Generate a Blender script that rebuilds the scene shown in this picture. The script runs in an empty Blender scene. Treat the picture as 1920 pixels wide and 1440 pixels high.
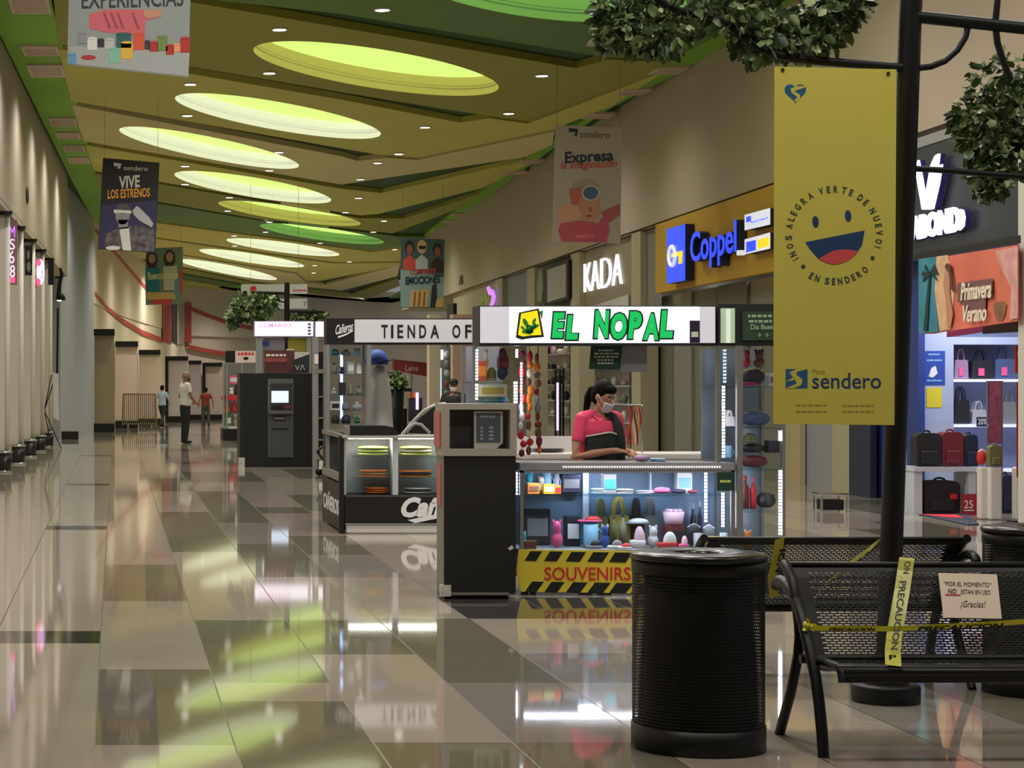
import bpy, bmesh, math, random
from mathutils import Vector, Matrix, noise
from mathutils.geometry import tessellate_polygon
PI = math.pi
S = bpy.context.scene
COL = S.collection
random.seed(7)

# ------------------------------------------------------------ camera, world, exposure
F = 4000.0; VPX, VPY, CAMH = 217.0, 713.0, 1.56       # focal length (px of 1920), frontal vanishing point, eye height
cam = bpy.data.objects.new('camera', bpy.data.cameras.new('camera'))
COL.objects.link(cam)
cam.location = (0, 0, CAMH); cam.rotation_euler = (PI/2, 0, 0)
cam.data.sensor_width = 36; cam.data.lens = 36*F/1920
cam.data.shift_x = (960-VPX)/1920; cam.data.shift_y = (VPY-720)/1920
cam.data.clip_end = 400
S.camera = cam
S.view_settings.view_transform = 'Standard'; S.view_settings.look = 'None'
S.view_settings.gamma = 1; S.view_settings.exposure = 0.12; S.view_settings.use_curve_mapping = False
w = bpy.data.worlds.new('World'); S.world = w; w.use_nodes = True
w.node_tree.nodes['Background'].inputs[0].default_value = (0.98, 0.98, 1.0, 1)
w.node_tree.nodes['Background'].inputs[1].default_value = 0.20
S.cycles.max_bounces = 7; S.cycles.diffuse_bounces = 3; S.cycles.glossy_bounces = 3
S.cycles.transparent_max_bounces = 16; S.cycles.transmission_bounces = 4
S.cycles.caustics_reflective = False; S.cycles.caustics_refractive = False
S.cycles.sample_clamp_indirect = 3.0

def lamp(kind, loc, power, size=0.1, color=(1, .965, .925), rot=(0, 0, 0), **kw):
    d = bpy.data.lights.new('lamp', kind); d.energy = power; d.color = color
    if kind == 'AREA':
        d.shape = kw.get('shape', 'DISK'); d.size = size
        if 'size_y' in kw: d.size_y = kw['size_y']
    else:
        d.shadow_soft_size = size
    if kind == 'SPOT': d.spot_size = kw.get('cone', 2.6); d.spot_blend = 1.0
    o = bpy.data.objects.new(kw.get('name', 'lamp_light'), d); COL.objects.link(o)
    o.location = loc; o.rotation_euler = rot
    return o
CEIL = CAMH + 5.5
LAMP_POWER = 430.0
# added fill lights for unseen ceiling lamps in front of and beside the camera
for yy, pw in ((8, 80), (14, 120), (20, 140), (26, 140)):
    for xx in (0.4, 3.4, 6.4):
        lamp('AREA', (xx, yy, CEIL-0.12), pw*(1.15 if xx < 5 else .6), 1.2, name='hall_fill_light')

for xx, yy in ((3, 98), (8, 104), (6, 118), (2, 112), (9, 126), (5, 134), (11, 112)):  # added spots without fittings that brighten the far hall and its wall
    lamp('SPOT', (xx, yy, CEIL-0.12), 1000.0, .12, name='hall_fill_light')
for xx, yy, pw in ((1.2, 72, 500), (2.4, 82, 600), (3.6, 90, 600), (-.9, 34, 260), (-.8, 38.5, 260), (-.7, 43, 260), (-.6, 47.5, 260), (-.5, 53, 300), (.1, 62, 300)):  # added spots without fittings that brighten the left columns and far shop bays
    lamp('SPOT', (xx, yy, CEIL-0.12), pw, .12, name='hall_fill_light')
for xx, yy in ((10.6, 12), (10.8, 24.5), (11.2, 29), (11.3, 34), (11.5, 40), (11.8, 47), (12.1, 54), (12.4, 62), (12.7, 72)):
    lamp('AREA', (xx, yy, 4.45), 26.0, .7, name='shop_lamp_light')

# ------------------------------------------------------------ helpers
def lin(c):
    c = c/255.0
    return c/12.92 if c <= 0.04045 else ((c+0.055)/1.055)**2.4
def rgb(r, g, b): return (lin(r), lin(g), lin(b), 1)
MATS = {}
def M(name, col, rough=0.5, metal=0.0, emit=0.0, spec=0.5, vary=0.0, scale=6.0, bump=0.0, ecol=None):
    """procedural surface: principled colour (sRGB 0-255) with optional noise variation and bump"""
    if name in MATS: return MATS[name]
    m = bpy.data.materials.new(name); m.use_nodes = True; MATS[name] = m
    nt = m.node_tree; b = nt.nodes['Principled BSDF']
    c = rgb(*col)
    b.inputs['Base Color'].default_value = c
    b.inputs['Roughness'].default_value = rough; b.inputs['Metallic'].default_value = metal
    b.inputs['Specular IOR Level'].default_value = spec
    if emit:
        b.inputs['Emission Color'].default_value = rgb(*(ecol or col)); b.inputs['Emission Strength'].default_value = emit
    if vary or bump:
        tc = nt.nodes.new('ShaderNodeTexCoord'); nz = nt.nodes.new('ShaderNodeTexNoise')
        nz.inputs['Scale'].default_value = scale; nz.inputs['Detail'].default_value = 4
        nt.links.new(tc.outputs['Object'], nz.inputs['Vector'])
        if vary:
            r = nt.nodes.new('ShaderNodeValToRGB')
            r.color_ramp.elements[0].position = .3; r.color_ramp.elements[1].position = .7
            r.color_ramp.elements[0].color = tuple(x*(1-vary) for x in c[:3])+(1,)
            r.color_ramp.elements[1].color = tuple(min(1, x*(1+vary)) for x in c[:3])+(1,)
            nt.links.new(nz.outputs['Fac'], r.inputs[0]); nt.links.new(r.outputs[0], b.inputs['Base Color'])
        if bump:
            bp = nt.nodes.new('ShaderNodeBump'); bp.inputs['Strength'].default_value = bump
            bp.inputs['Distance'].default_value = 0.01
            nt.links.new(nz.outputs['Fac'], bp.inputs['Height']); nt.links.new(bp.outputs[0], b.inputs['Normal'])
    return m
def GLASS(name='clear_glass', tint=(0.97, 0.985, 0.98), refl=0.06):
    if name in MATS: return MATS[name]
    m = bpy.data.materials.new(name); m.use_nodes = True; MATS[name] = m
    nt = m.node_tree; nt.nodes.remove(nt.nodes['Principled BSDF'])
    tr = nt.nodes.new('ShaderNodeBsdfTransparent'); tr.inputs[0].default_value = tint+(1,)
    gl = nt.nodes.new('ShaderNodeBsdfGlossy'); gl.inputs['Roughness'].default_value = 0.02
    mx = nt.nodes.new('ShaderNodeMixShader'); mx.inputs[0].default_value = refl
    nt.links.new(tr.outputs[0], mx.inputs[1]); nt.links.new(gl.outputs[0], mx.inputs[2])
    nt.links.new(mx.outputs[0], nt.nodes['Material Output'].inputs[0])
    return m

def at(px, py, Y):
    """world point seen at pixel (px, py), Y metres down the hall"""
    return Vector(((px-VPX)/F*Y, Y, CAMH-(py-VPY)/F*Y))
RAMP0, RAMP = 52.0, 0.0105                                # beyond 52 m the floor falls gently
def floor_z(Y): return 0.0 if Y < RAMP0 else -(Y-RAMP0)*RAMP
def floor_Y(py):
    r = (py-VPY)/F
    return CAMH/r if r > CAMH/RAMP0 else (CAMH-RAMP*RAMP0)/(r-RAMP)
def ceil_Y(py): return (CEIL-CAMH)*F/(VPY-py)
def right_Y(px, off=0.0): return (8.65-off)/((px-VPX)/F-0.04)   # depth of the shop wall at a pixel column
def right_X(Y, off=0.0): return 8.65-off+0.04*Y
def left_X(Y): return -2.65+0.0225*Y
def on_right(px, py, off=0.0): return at(px, py, right_Y(px, off))

def tag(o, label=None, cat=None, group=None, kind=None):
    if label: o['label'] = label
    if cat: o['category'] = cat
    if group: o['group'] = group
    if kind: o['kind'] = kind
    return o
def root_of(o):
    while o.parent: o = o.parent
    return o
def thing(name, label, cat, loc, group=None, kind=None):
    o = bpy.data.objects.new(name, None); COL.objects.link(o)
    o.empty_display_size = 0.1; o.location = loc
    return tag(o, label, cat, group, kind)
def copy_thing(src, loc, label, group=None, rotz=None):
    """copy a thing with its parts and sub-parts"""
    def rec(o, par):
        c = o.copy(); COL.objects.link(c); c.parent = par
        for ch in kids.get(o.name, []): rec(ch, c)
        return c
    kids = {}
    for o in list(COL.objects):
        if o.parent: kids.setdefault(o.parent.name, []).append(o)
    c = rec(src, None); c.location = loc
    if rotz is not None: c.rotation_euler = (0, 0, rotz)
    c['label'] = label
    if group: c['group'] = group
    return c

class MB:
    """collects geometry in world space and links it as ONE mesh object"""
    def __init__(s): s.v, s.f, s.mi, s.sm, s.mats = [], [], [], [], []
    def slot(s, m):
        if m not in s.mats: s.mats.append(m)
        return s.mats.index(m)
    def add(s, vs, fs, m, smooth=False):
        b = len(s.v); k = s.slot(m)
        s.v += [Vector(v) for v in vs]
        for f in fs: s.f.append([i+b for i in f]); s.mi.append(k); s.sm.append(smooth)
        return s
    def box(s, a, b, m):
        x0, x1 = sorted((a[0], b[0])); y0, y1 = sorted((a[1], b[1])); z0, z1 = sorted((a[2], b[2]))
        vs = [(x, y, z) for z in (z0, z1) for y in (y0, y1) for x in (x0, x1)]
        return s.add(vs, [(0, 2, 3, 1), (4, 5, 7, 6), (0, 1, 5, 4), (2, 6, 7, 3), (0, 4, 6, 2), (1, 3, 7, 5)], m)
    def fbox(s, px0, py0, px1, py1, Y0, Y1, m):
        """box whose front face fills a pixel rectangle at depth Y0"""
        a = at(px0, py1, Y0); b = at(px1, py0, Y0)
        return s.box((a.x, Y0, a.z), (b.x, Y1, b.z), m)
    def obox(s, c, sx, sy, sz, rot, m):
        R = rot.to_matrix() if hasattr(rot, 'to_matrix') else rot
        vs = [Vector(c)+R @ Vector((x*sx/2, y*sy/2, z*sz/2)) for z in (-1, 1) for y in (-1, 1) for x in (-1, 1)]
        return s.add(vs, [(0, 2, 3, 1), (4, 5, 7, 6), (0, 1, 5, 4), (2, 6, 7, 3), (0, 4, 6, 2), (1, 3, 7, 5)], m)
    def quad(s, a, b, c, d, m): return s.add([a, b, c, d], [(0, 1, 2, 3)], m)
    def prism(s, loop, ext, m, side=None):
        """solid from a planar 3-D loop pushed along ext"""
        n = len(loop); A = [Vector(p) for p in loop]; e = Vector(ext); B = [p+e for p in A]
        tri = tessellate_polygon([A])
        s.add(A+B, [tuple(t) for t in tri]+[tuple(i+n for i in reversed(t)) for t in tri], m)
        s.add(A+B, [(i, (i+1) % n, (i+1) % n+n, i+n) for i in range(n)], side or m)
        return s
    def fpoly(s, pts, Y, m, d=0.004, lift=0.0):
        """thin frontal plate given by pixel outline at depth Y"""
        lp = [at(x, y, Y) for x, y in pts]
        for p in lp: p.y -= lift
        return s.prism(lp, (0, -d, 0), m)
    def frect(s, x0, y0, x1, y1, Y, m, d=0.004, lift=0.0): return s.fpoly([(x0, y0), (x1, y0), (x1, y1), (x0, y1)], Y, m, d, lift)
    def fell(s, cx, cy, rx, ry, Y, m, d=0.004, lift=0.0, rot=0.0, a0=0, a1=2*PI, n=24):
        pts = []
        for i in range(n + (0 if a1-a0 > 6.28 else 1)):
            t = a0+(a1-a0)*i/n; x, y = rx*math.cos(t), ry*math.sin(t)
            pts.append((cx+x*math.cos(rot)-y*math.sin(rot), cy+x*math.sin(rot)+y*math.cos(rot)))
        return s.fpoly(pts, Y, m, d, lift)
    def tube(s, pts, r, m, n=10, caps=True, up=None, flat=1.0):
        P = [Vector(p) for p in pts]; k = len(P)
        rr = r if isinstance(r, (list, tuple)) else [r]*k
        rr = [x if isinstance(x, (tuple, list)) else (x, x*flat) for x in rr]
        vs = []; prev = Vector(up) if up else None
        for i in range(k):
            t = (P[min(i+1, k-1)]-P[max(i-1, 0)])
            t = t.normalized() if t.length > 1e-9 else Vector((0, 0, 1))
            if prev is None: prev = Vector((0, 0, 1)) if abs(t.z) < .9 else Vector((0, 1, 0))
            a = (prev-t*prev.dot(t))
            a = a.normalized() if a.length > 1e-6 else t.orthogonal().normalized()
            b = t.cross(a); prev = a
            for j in range(n):
                q = 2*PI*j/n
                vs.append(P[i]+a*math.cos(q)*rr[i][1]+b*math.sin(q)*rr[i][0])
        fs = [(i*n+j, i*n+(j+1) % n, (i+1)*n+(j+1) % n, (i+1)*n+j) for i in range(k-1) for j in range(n)]
        s.add(vs, fs, m, True)
        if caps: s.add(vs, [tuple(reversed(range(n))), tuple(range((k-1)*n, k*n))], m)
        return s
    def lathe(s, prof, c, m, n=32, caps=False, smooth=True, axis=None, sx=1.0, sy=1.0):
        c = Vector(c); k = len(prof); vs = []
        for r, z in prof:
            for j in range(n):
                q = 2*PI*j/n; p = Vector((r*sx*math.cos(q), r*sy*math.sin(q), z))
                if axis: p = axis @ p
                vs.append(c+p)
        s.add(vs, [(i*n+j, i*n+(j+1) % n, (i+1)*n+(j+1) % n, (i+1)*n+j) for i in range(k-1) for j in range(n)], m, smooth)
        if caps: s.add(vs, [tuple(reversed(range(n))), tuple(range((k-1)*n, k*n))], m)
        return s
    def ell(s, c, r, m, nu=16, nv=10, rot=None):
        r = (r, r, r) if isinstance(r, (int, float)) else r; vs = []; c = Vector(c)
        for i in range(nv+1):
            ph = PI*i/nv
            for j in range(nu):
                th = 2*PI*j/nu
                p = Vector((r[0]*math.sin(ph)*math.cos(th), r[1]*math.sin(ph)*math.sin(th), r[2]*math.cos(ph)))
                vs.append(c+(rot @ p if rot else p))
        return s.add(vs, [(i*nu+j, (i+1)*nu+j, (i+1)*nu+(j+1) % nu, i*nu+(j+1) % nu) for i in range(nv) for j in range(nu)], m, True)
    def text(s, body, o, R, U, w, h, m, d=0.004, bold=0.0, shear=0.0, smooth=False):
        """lettering fitted to a w x h box with its lower corner at o"""
        c = bpy.data.curves.new('t', 'FONT'); c.body = body; c.offset = bold; c.shear = shear; c.resolution_u = 3
        c.extrude = 0.5
        ob = bpy.data.objects.new('t', c); me = bpy.data.meshes.new_from_object(ob)
        vs = [v.co.copy() for v in me.vertices]; fs = [tuple(p.vertices) for p in me.polygons]
        bpy.data.objects.remove(ob); bpy.data.curves.remove(c); bpy.data.meshes.remove(me)
        x0 = min(v.x for v in vs); x1 = max(v.x for v in vs); y0 = min(v.y for v in vs); y1 = max(v.y for v in vs)
        R = Vector(R).normalized(); U = Vector(U).normalized(); N = R.cross(U); o = Vector(o)
        out = [o+R*((v.x-x0)/(x1-x0)*w)+U*((v.y-y0)/(y1-y0)*h)+N*((v.z+.5)*d) for v in vs]
        return s.add(out, fs, m)
    def blur(s, x0, y0, x1, y1, Y, m, lift=0.001, seed=1):
        """a line of writing too small to read: short word marks"""
        rnd = random.Random(seed*7+int(x0)); x = x0
        while x < x1-1:
            w = min(rnd.uniform(.10, .24)*(x1-x0), x1-x); s.frect(x, y0, x+w, y1, Y, m, .001, lift); x += w+.05*(x1-x0)
        return s
    def ftext(s, body, x0, y0, x1, y1, Y, m, d=0.004, bold=0.0, shear=0.0, lift=0.0, x_up=0.0):
        """frontal lettering filling the pixel box (x_up: px the line climbs to its end)"""
        a = at(x0, y1, Y); b = at(x1, y1-x_up, Y); t = at(x0, y0, Y)
        a.y -= lift; b.y -= lift; t.y -= lift
        return s.text(body, a, b-a, (0, 0, 1), (b-a).length, (t-a).length, m, d, bold, shear)
    def leaves(s, gen, count, size, mats, seed=1):
        rnd = random.Random(seed)
        for i in range(count):
            p, n = gen(rnd); L = size*rnd.uniform(.6, 1.25)
            d = Vector(n)+Vector((rnd.uniform(-.7, .7), rnd.uniform(-.7, .7), rnd.uniform(-1.0, .25))); d.normalize()
            sd = d.cross(Vector((rnd.uniform(-1, 1), rnd.uniform(-1, 1), rnd.uniform(-1, 1))))
            if sd.length < 1e-4: continue
            sd.normalize(); nn = d.cross(sd); p = Vector(p); wd = L*.30
            s.add([p, p+d*L*.35+sd*wd, p+d*L*.75+sd*wd*.7+nn*L*.05, p+d*L, p+d*L*.75-sd*wd*.7+nn*L*.05, p+d*L*.35-sd*wd, p+d*L*.5-nn*L*.08],
                  [(0, 1, 6), (1, 2, 6), (2, 3, 6), (3, 4, 6), (4, 5, 6), (5, 0, 6)], rnd.choice(mats), True)
        return s
    def build(s, name, parent=None, label=None, cat=None, group=None, kind=None, bevel=0.0, segs=2, solid=0.0, remesh=0.0, smooth_it=4, sub=0):
        me = bpy.data.meshes.new(name)
        if parent: o0 = Vector(root_of(parent).location)
        else:
            mn = [min(v[i] for v in s.v) for i in range(3)]; mx = [max(v[i] for v in s.v) for i in range(3)]
            o0 = Vector(((mn[0]+mx[0])/2, (mn[1]+mx[1])/2, mn[2]))
        me.from_pydata([tuple(v-o0) for v in s.v], [], s.f)
        for m in s.mats: me.materials.append(m)
        for p, k, q in zip(me.polygons, s.mi, s.sm): p.material_index = k; p.use_smooth = q
        me.update()
        o = bpy.data.objects.new(name, me); COL.objects.link(o)
        if remesh:
            md = o.modifiers.new('r', 'REMESH'); md.mode = 'VOXEL'; md.voxel_size = remesh; md.use_smooth_shade = True
            md = o.modifiers.new('s', 'SMOOTH'); md.iterations = smooth_it; md.factor = .5
            dg = bpy.context.evaluated_depsgraph_get(); dg.update()
            m2 = bpy.data.meshes.new_from_object(o.evaluated_get(dg)); m2.name = name
            o.modifiers.clear(); o.data = m2
            if not m2.materials: m2.materials.append(s.mats[0])
            for p in m2.polygons: p.use_smooth = True
        if bevel:
            md = o.modifiers.new('b', 'BEVEL'); md.width = bevel; md.segments = segs; md.limit_method = 'ANGLE'; md.angle_limit = .6
        if solid:
            md = o.modifiers.new('t', 'SOLIDIFY'); md.thickness = solid; md.offset = 0
        if parent: o.parent = parent
        else: o.location = o0
        return tag(o, label, cat, group, kind)

X3, Z3 = Vector((1, 0, 0)), Vector((0, 0, 1))
BLACK = M('black_powder_coat', (25, 26, 26), .42, spec=.3)
ALU = M('brushed_aluminium', (150, 152, 150), .35, .6)
WHITE = M('white_laminate', (208, 205, 200), .4)
CHROME = M('chrome', (200, 200, 205), .12, 1.0)
LED = M('led_strip', (235, 238, 255), .3, emit=14, ecol=(228, 225, 255))
# ------------------------------------------------------------ materials of the hall
WALL = M('beige_wall_paint', (178, 164, 142), .75, vary=.04, scale=.6)
WALLC = M('cream_wall_paint', (214, 196, 168), .75, vary=.04, scale=.6)
FL_B = M('beige_floor_tile', (170, 160, 144), .042, spec=.38, vary=.05, scale=1.2)
FL_B2 = M('pinkish_floor_tile', (164, 150, 138), .042, spec=.38, vary=.05, scale=1.2)
FL_G = M('grey_floor_tile', (142, 136, 126), .042, spec=.38, vary=.05, scale=1.2)
FL_D = M('dark_olive_floor_tile', (118, 114, 96), .042, spec=.38, vary=.06, scale=1.2)
FL_K = M('black_floor_tile', (38, 38, 36), .06, spec=.5)
FL_J = M('floor_joint', (84, 78, 66), .3)

# ------------------------------------------------------------ floor: 60 cm columns laid along the hall in long light and dark runs
def build_floor():
    m = MB(); rnd = random.Random(3)
    cols = [(-4.2, -.736)]+[(-.736, -.0913)]+[(-.0913+.6*i, -.0913+.6*(i+1)) for i in range(0, 28)]
    Yf = lambda y: CAMH*F/(y-VPY)
    fixed = {
        2: [(7.0, 'B'), (Yf(1397), 'D'), (Yf(1255), 'B'), (Yf(1127), 'D2'), (Yf(1059), 'B2'), (30, 'B'), (36, 'B2')],
        3: [(7.0, 'D'), (Yf(1315), 'B2'), (Yf(1280), 'D'), (Yf(1163), 'B'), (Yf(1035), 'D'), (Yf(960), 'B'), (30, 'D'), (34, 'B')],
        4: [(7.0, 'D'), (Yf(1392), 'B'), (Yf(1227), 'D'), (Yf(1163), 'B'), (Yf(1082), 'D'), (Yf(1020), 'G'), (Yf(980), 'D'), (30, 'B')],
        5: [(7.0, 'D'), (Yf(1392), 'G'), (Yf(1280), 'D'), (Yf(1160), 'B'), (Yf(1083), 'G'), (Yf(1040), 'D'), (Yf(1005), 'B2')],
        6: [(7.0, 'B'), (Yf(1280), 'G'), (Yf(1225), 'B'), (Yf(1160), 'K2'), (Yf(1120), 'B2'), (22, 'D')],
        7: [(7.0, 'B2'), (Yf(1405), 'B'), (Yf(1225), 'B2'), (Yf(1160), 'K2'), (Yf(1120), 'G'), (20, 'B')],
        8: [(7.0, 'B'), (9.4, 'G'), (Yf(1225), 'B'), (14.2, 'K2'), (15.2, 'G'), (20, 'B')],
    }
    kmap = {'B': FL_B, 'B2': FL_B2, 'G': FL_G, 'D': FL_D, 'D2': M('brown_floor_tile', (134, 122, 102), .042, spec=.38, vary=.06), 'K': FL_K,
            'K2': M('kiosk_shadow_tile', (66, 64, 62), .045)}  # dark band at the kiosk foot, its shadow put into the tile colour
    YE = 175.0
    def strip(x0, x1, y0, y1, mat):
        ys = [y0] + ([RAMP0] if y0 < RAMP0 < y1 else []) + [y1]
        for a, b in zip(ys, ys[1:]):
            m.add([(x0, a, floor_z(a)), (x1, a, floor_z(a)), (x1, b, floor_z(b)), (x0, b, floor_z(b))], [(0, 1, 2, 3)], mat)
    j = .004
    for ci, (x0, x1) in enumerate(cols):
        if ci == 1:
            runs = [(-6.0, 'B')]
            for yk in (12.65, 22.25, 31.6, 43.9):
                runs += [(yk, 'K'), (yk+.62, 'B')]
        elif ci == 0: runs = [(-6.0, 'B')]
        elif ci in fixed:
            runs = [(-6.0, fixed[ci][0][1])]+fixed[ci][1:]
        else: runs = [(-6.0, rnd.choice('BG'))]
        y = runs[-1][0]
        if ci > 1:
            y = max(y+rnd.uniform(1.5, 4), 8 if ci > 8 else y)
            last = runs[-1][1]
            while y < YE-6:
                k = rnd.choice(['B', 'B2', 'D', 'B', 'G']) if last[0] != 'D' else rnd.choice(['B', 'B2'])
                runs.append((y, k)); last = k; y += rnd.choice([1.2, 1.8, 2.4, 3.0, 3.6])*(1 if y < 40 else 1.6)
        for i, (a, k) in enumerate(runs):
            b = runs[i+1][0] if i+1 < len(runs) else YE
            strip(x0+j, x1-j, a, b, kmap[k])
        strip(x1-j, x1+j, -6.0, YE, FL_J)
    m.build('floor', kind='structure')
build_floor()

# ------------------------------------------------------------ ceiling: stepped, angled panels under a dark soffit
def slab_with_hole(mb, poly, hole, mat, thick, lift=0.0):
    """horizontal slab at ceiling level; hole is an optional loop"""
    bm = bmesh.new()
    ov = [bm.verts.new((x, y, 0)) for x, y in poly]
    oe = [bm.edges.new((ov[i], ov[(i+1) % len(ov)])) for i in range(len(ov))]
    he = []; hv = []
    for hl in hole:
        vv = [bm.verts.new((x, y, 0)) for x, y in hl]; hv.append(vv)
        he += [bm.edges.new((vv[i], vv[(i+1) % len(vv)])) for i in range(len(vv))]
    bmesh.ops.triangle_fill(bm, use_beauty=True, use_dissolve=False, edges=oe+he)
    bm.verts.index_update()
    vs = [v.co.copy() for v in bm.verts]; fs = [[v.index for v in f.verts] for f in bm.faces]
    bm.free()
    z0 = CEIL+lift; z1 = z0+thick; n = len(poly)
    mb.add([(v.x, v.y, z0) for v in vs], fs, mat)
    mb.add([(v.x, v.y, z1) for v in vs], fs, mat)
    mb.add([(x, y, z0) for x, y in poly]+[(x, y, z1) for x, y in poly], [(i, (i+1) % n, (i+1) % n+n, i+n) for i in range(n)], mat)
def cpt(px, py):
    v = at(px, py, ceil_Y(py)); return (v.x, v.y)
OL1 = M('dark_olive_ceiling_paint', (146, 146, 52), .7, vary=.03, scale=.5)
OL2 = M('olive_ceiling_paint', (198, 192, 92), .7, vary=.03, scale=.5)
TAN = M('tan_ceiling_paint', (212, 200, 140), .7, vary=.03, scale=.5)
GRN = M('dark_green_ceiling_paint', (88, 124, 52), .7, vary=.03, scale=.5)
GRN2 = M('leaf_green_ceiling_paint', (122, 178, 44), .7, vary=.03, scale=.5)
RECESS = M('deep_green_recess_paint', (40, 76, 28), .8)
LIME = M('lime_lit_cove', (214, 245, 150), .8, emit=.80, ecol=(214, 248, 128))
RIMC = {'cream': M('cream_well_rim_glow', (214, 212, 208), .7, emit=.46, ecol=(248, 244, 232)), 'lime': M('lime_well_rim_glow', (200, 188, 112), .7, emit=.24),
        'green': M('green_well_rim_glow', (130, 176, 110), .7, emit=.2)}  # rim paint made to glow, standing in for light falling on the rims
def ellipse_loop(pts4, n=48):
    """ellipse on the ceiling through pixel left, right, top (near) and bottom (far) points"""
    L, R, T, B = [Vector(cpt(*p)) for p in pts4]
    # least squares conic about the mean centre
    c = (L+R)/2
    a = (R-L)/2
    d = ((B-c)-(T-c))/2
    u = a.normalized()
    d2 = d-u*d.dot(u)*1.0
    c2 = c+((T+B)/2-c)*.0
    return [tuple(c2+a*math.cos(2*PI*i/n)+d2*math.sin(2*PI*i/n)) for i in range(n)]
OVALS = [  # centre px, half-length px, half-height px, tilt, rim colour (image ellipse, projected on the ceiling)
    ('green', (1010, -45), 292, 96, .13), ('lime', (705, 128.5), 233, 45, .155), ('cream', (521, 217.5), 196, 32, .175), ('cream', (392, 277), 172, 25, .20),
    ('cream', (474, 351), 149, 22.5, .165), ('lime', (542.5, 400), 135, 17, .145), ('green', (603.5, 438.5), 117, 14.5, .135),
    ('cream', (530.5, 463.5), 107, 12.0, .13), ('cream', (472, 484), 99.5, 11, .15), ('cream', (428, 505.5), 93, 10.5, .19),
    ('green', (476, 544), 66, 6.5, .10), ('cream', (610, 556), 72, 5.5, .09), ('green', (640, 572), 66, 5.5, .09), ('cream', (470, 527), 70, 6, .16)]
def oval_loop(c, a, b, t, n=56):
    out = []
    for i in range(n):
        q = 2*PI*i/n; x = a*math.cos(q); y = b*math.sin(q)
        out.append(cpt(c[0]+x*math.cos(t)-y*math.sin(t), c[1]+x*math.sin(t)+y*math.cos(t)))
    return out
OVALS = [(r_, c_, a_, b_*.82, t_) for r_, c_, a_, b_, t_ in OVALS]
PANELS = [
    (GRN, [(340, -190), (1500, -190), (1405, 40), (1255, 112), (1133, 107), (640, 26), (363, -4), (250, -25)], [0]),
    (OL1, [(95, -50), (245, -18), (363, 5), (640, 52), (1080, 128), (1140, 112), (1256, 116), (1246, 131), (990, 227), (917, 217), (880, 212), (640, 173), (360, 125), (110, 82)], [1]),
    (OL2, [(110, 92), (360, 139), (640, 187), (863, 230), (917, 222), (990, 232), (1245, 135), (1150, 197), (1040, 242), (783, 296), (727, 291), (703, 289), (640, 278), (133, 189)], [2]),
    (TAN, [(135, 197), (640, 293), (670, 302), (727, 296), (783, 300), (1040, 247), (1035, 272), (983, 295), (640, 346), (157, 265)], [3]),
    (OL2, [(160, 272), (640, 354), (715, 362), (983, 302), (1010, 298), (907, 352), (710, 401), (675, 404), (300, 341), (177, 321)], [4]),
    (OL1, [(178, 325), (300, 345), (675, 409), (757, 410), (905, 362), (862, 391), (735, 438), (714, 435), (487, 411), (300, 379), (188, 358)], [5]),
    (GRN, [(189, 361), (300, 382), (487, 414), (714, 439), (748, 444), (820, 445), (810, 462), (745, 464), (700, 470), (480, 440), (300, 416), (200, 399)], [6]),
    (OL2, [(201, 402), (300, 419), (480, 443), (697, 473), (745, 468), (812, 464), (805, 474), (745, 490), (624, 491), (542, 480), (300, 446), (215, 432)], [7]),
    (OL2, [(216, 435), (300, 449), (542, 483), (624, 494), (745, 493), (760, 495), (600, 527), (573, 526), (556, 511), (300, 470), (226, 457)], [8]),
    (TAN, [(227, 460), (300, 473), (556, 514), (573, 530), (610, 534), (750, 497), (745, 518), (640, 545), (480, 528), (235, 478)], [9]),
    (OL1, [(236, 482), (480, 531), (630, 549), (660, 551), (745, 523), (750, 536), (690, 560), (520, 543), (240, 494)], [13]),
    (GRN, [(241, 497), (520, 546), (690, 563), (720, 566), (770, 538), (760, 560), (690, 572), (560, 556), (245, 509)], [10]),
    (OL2, [(246, 512), (560, 558), (700, 575), (790, 556), (780, 572), (640, 572), (300, 535), (248, 525)], [11]),
]
for i, (mat, poly, ov) in enumerate(PANELS):
    mb = MB()
    slab_with_hole(mb, [cpt(*p) for p in poly], [oval_loop(*OVALS[k][1:]) for k in ov if k < 12], mat, .13)
    mb.build('ceiling_panel', kind='structure')
mb = MB()
slab_with_hole(mb, [(-5, 24), (16, 24), (16, 175), (-5, 175)], [oval_loop(*o[1:]) for k, o in enumerate(OVALS) if k < 12], RECESS, .05, .14)
mb.box((-5, -6, CEIL+.02), (16, 28.5, CEIL+.12), TAN)
mb.box((-5, 140, CEIL+.01), (16, 175, CEIL+.1), OL2)
mb.build('ceiling', kind='structure')
rimname = {'cream': 'cream-rimmed', 'lime': 'olive-yellow-rimmed', 'green': 'green-rimmed'}
oval_label = ['huge green-rimmed oval light well nearest, cut by the top of the view', 'large olive-yellow oval light well in the first dark olive ceiling panel',
    'cream-rimmed oval light well beside the olive panel, behind the first olive-yellow one', 'cream-rimmed oval light well in the tan ceiling panel',
    'cream-rimmed oval light well just beyond the tan panel', 'slim olive-yellow oval light well before the dark green band', 'slim green oval light well in the dark green ceiling band',
    'cream oval light well directly behind the slim green one', 'thin cream oval light well, second behind the slim green one', 'thin cream oval light well, third behind the slim green one',
    'far small green oval light well above the hanging white sign', 'far thin cream oval light well right of the hanging white sign', 'far thin green oval light well above the black shop sign', 'far thin cream oval light well over the hanging white sign']
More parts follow.
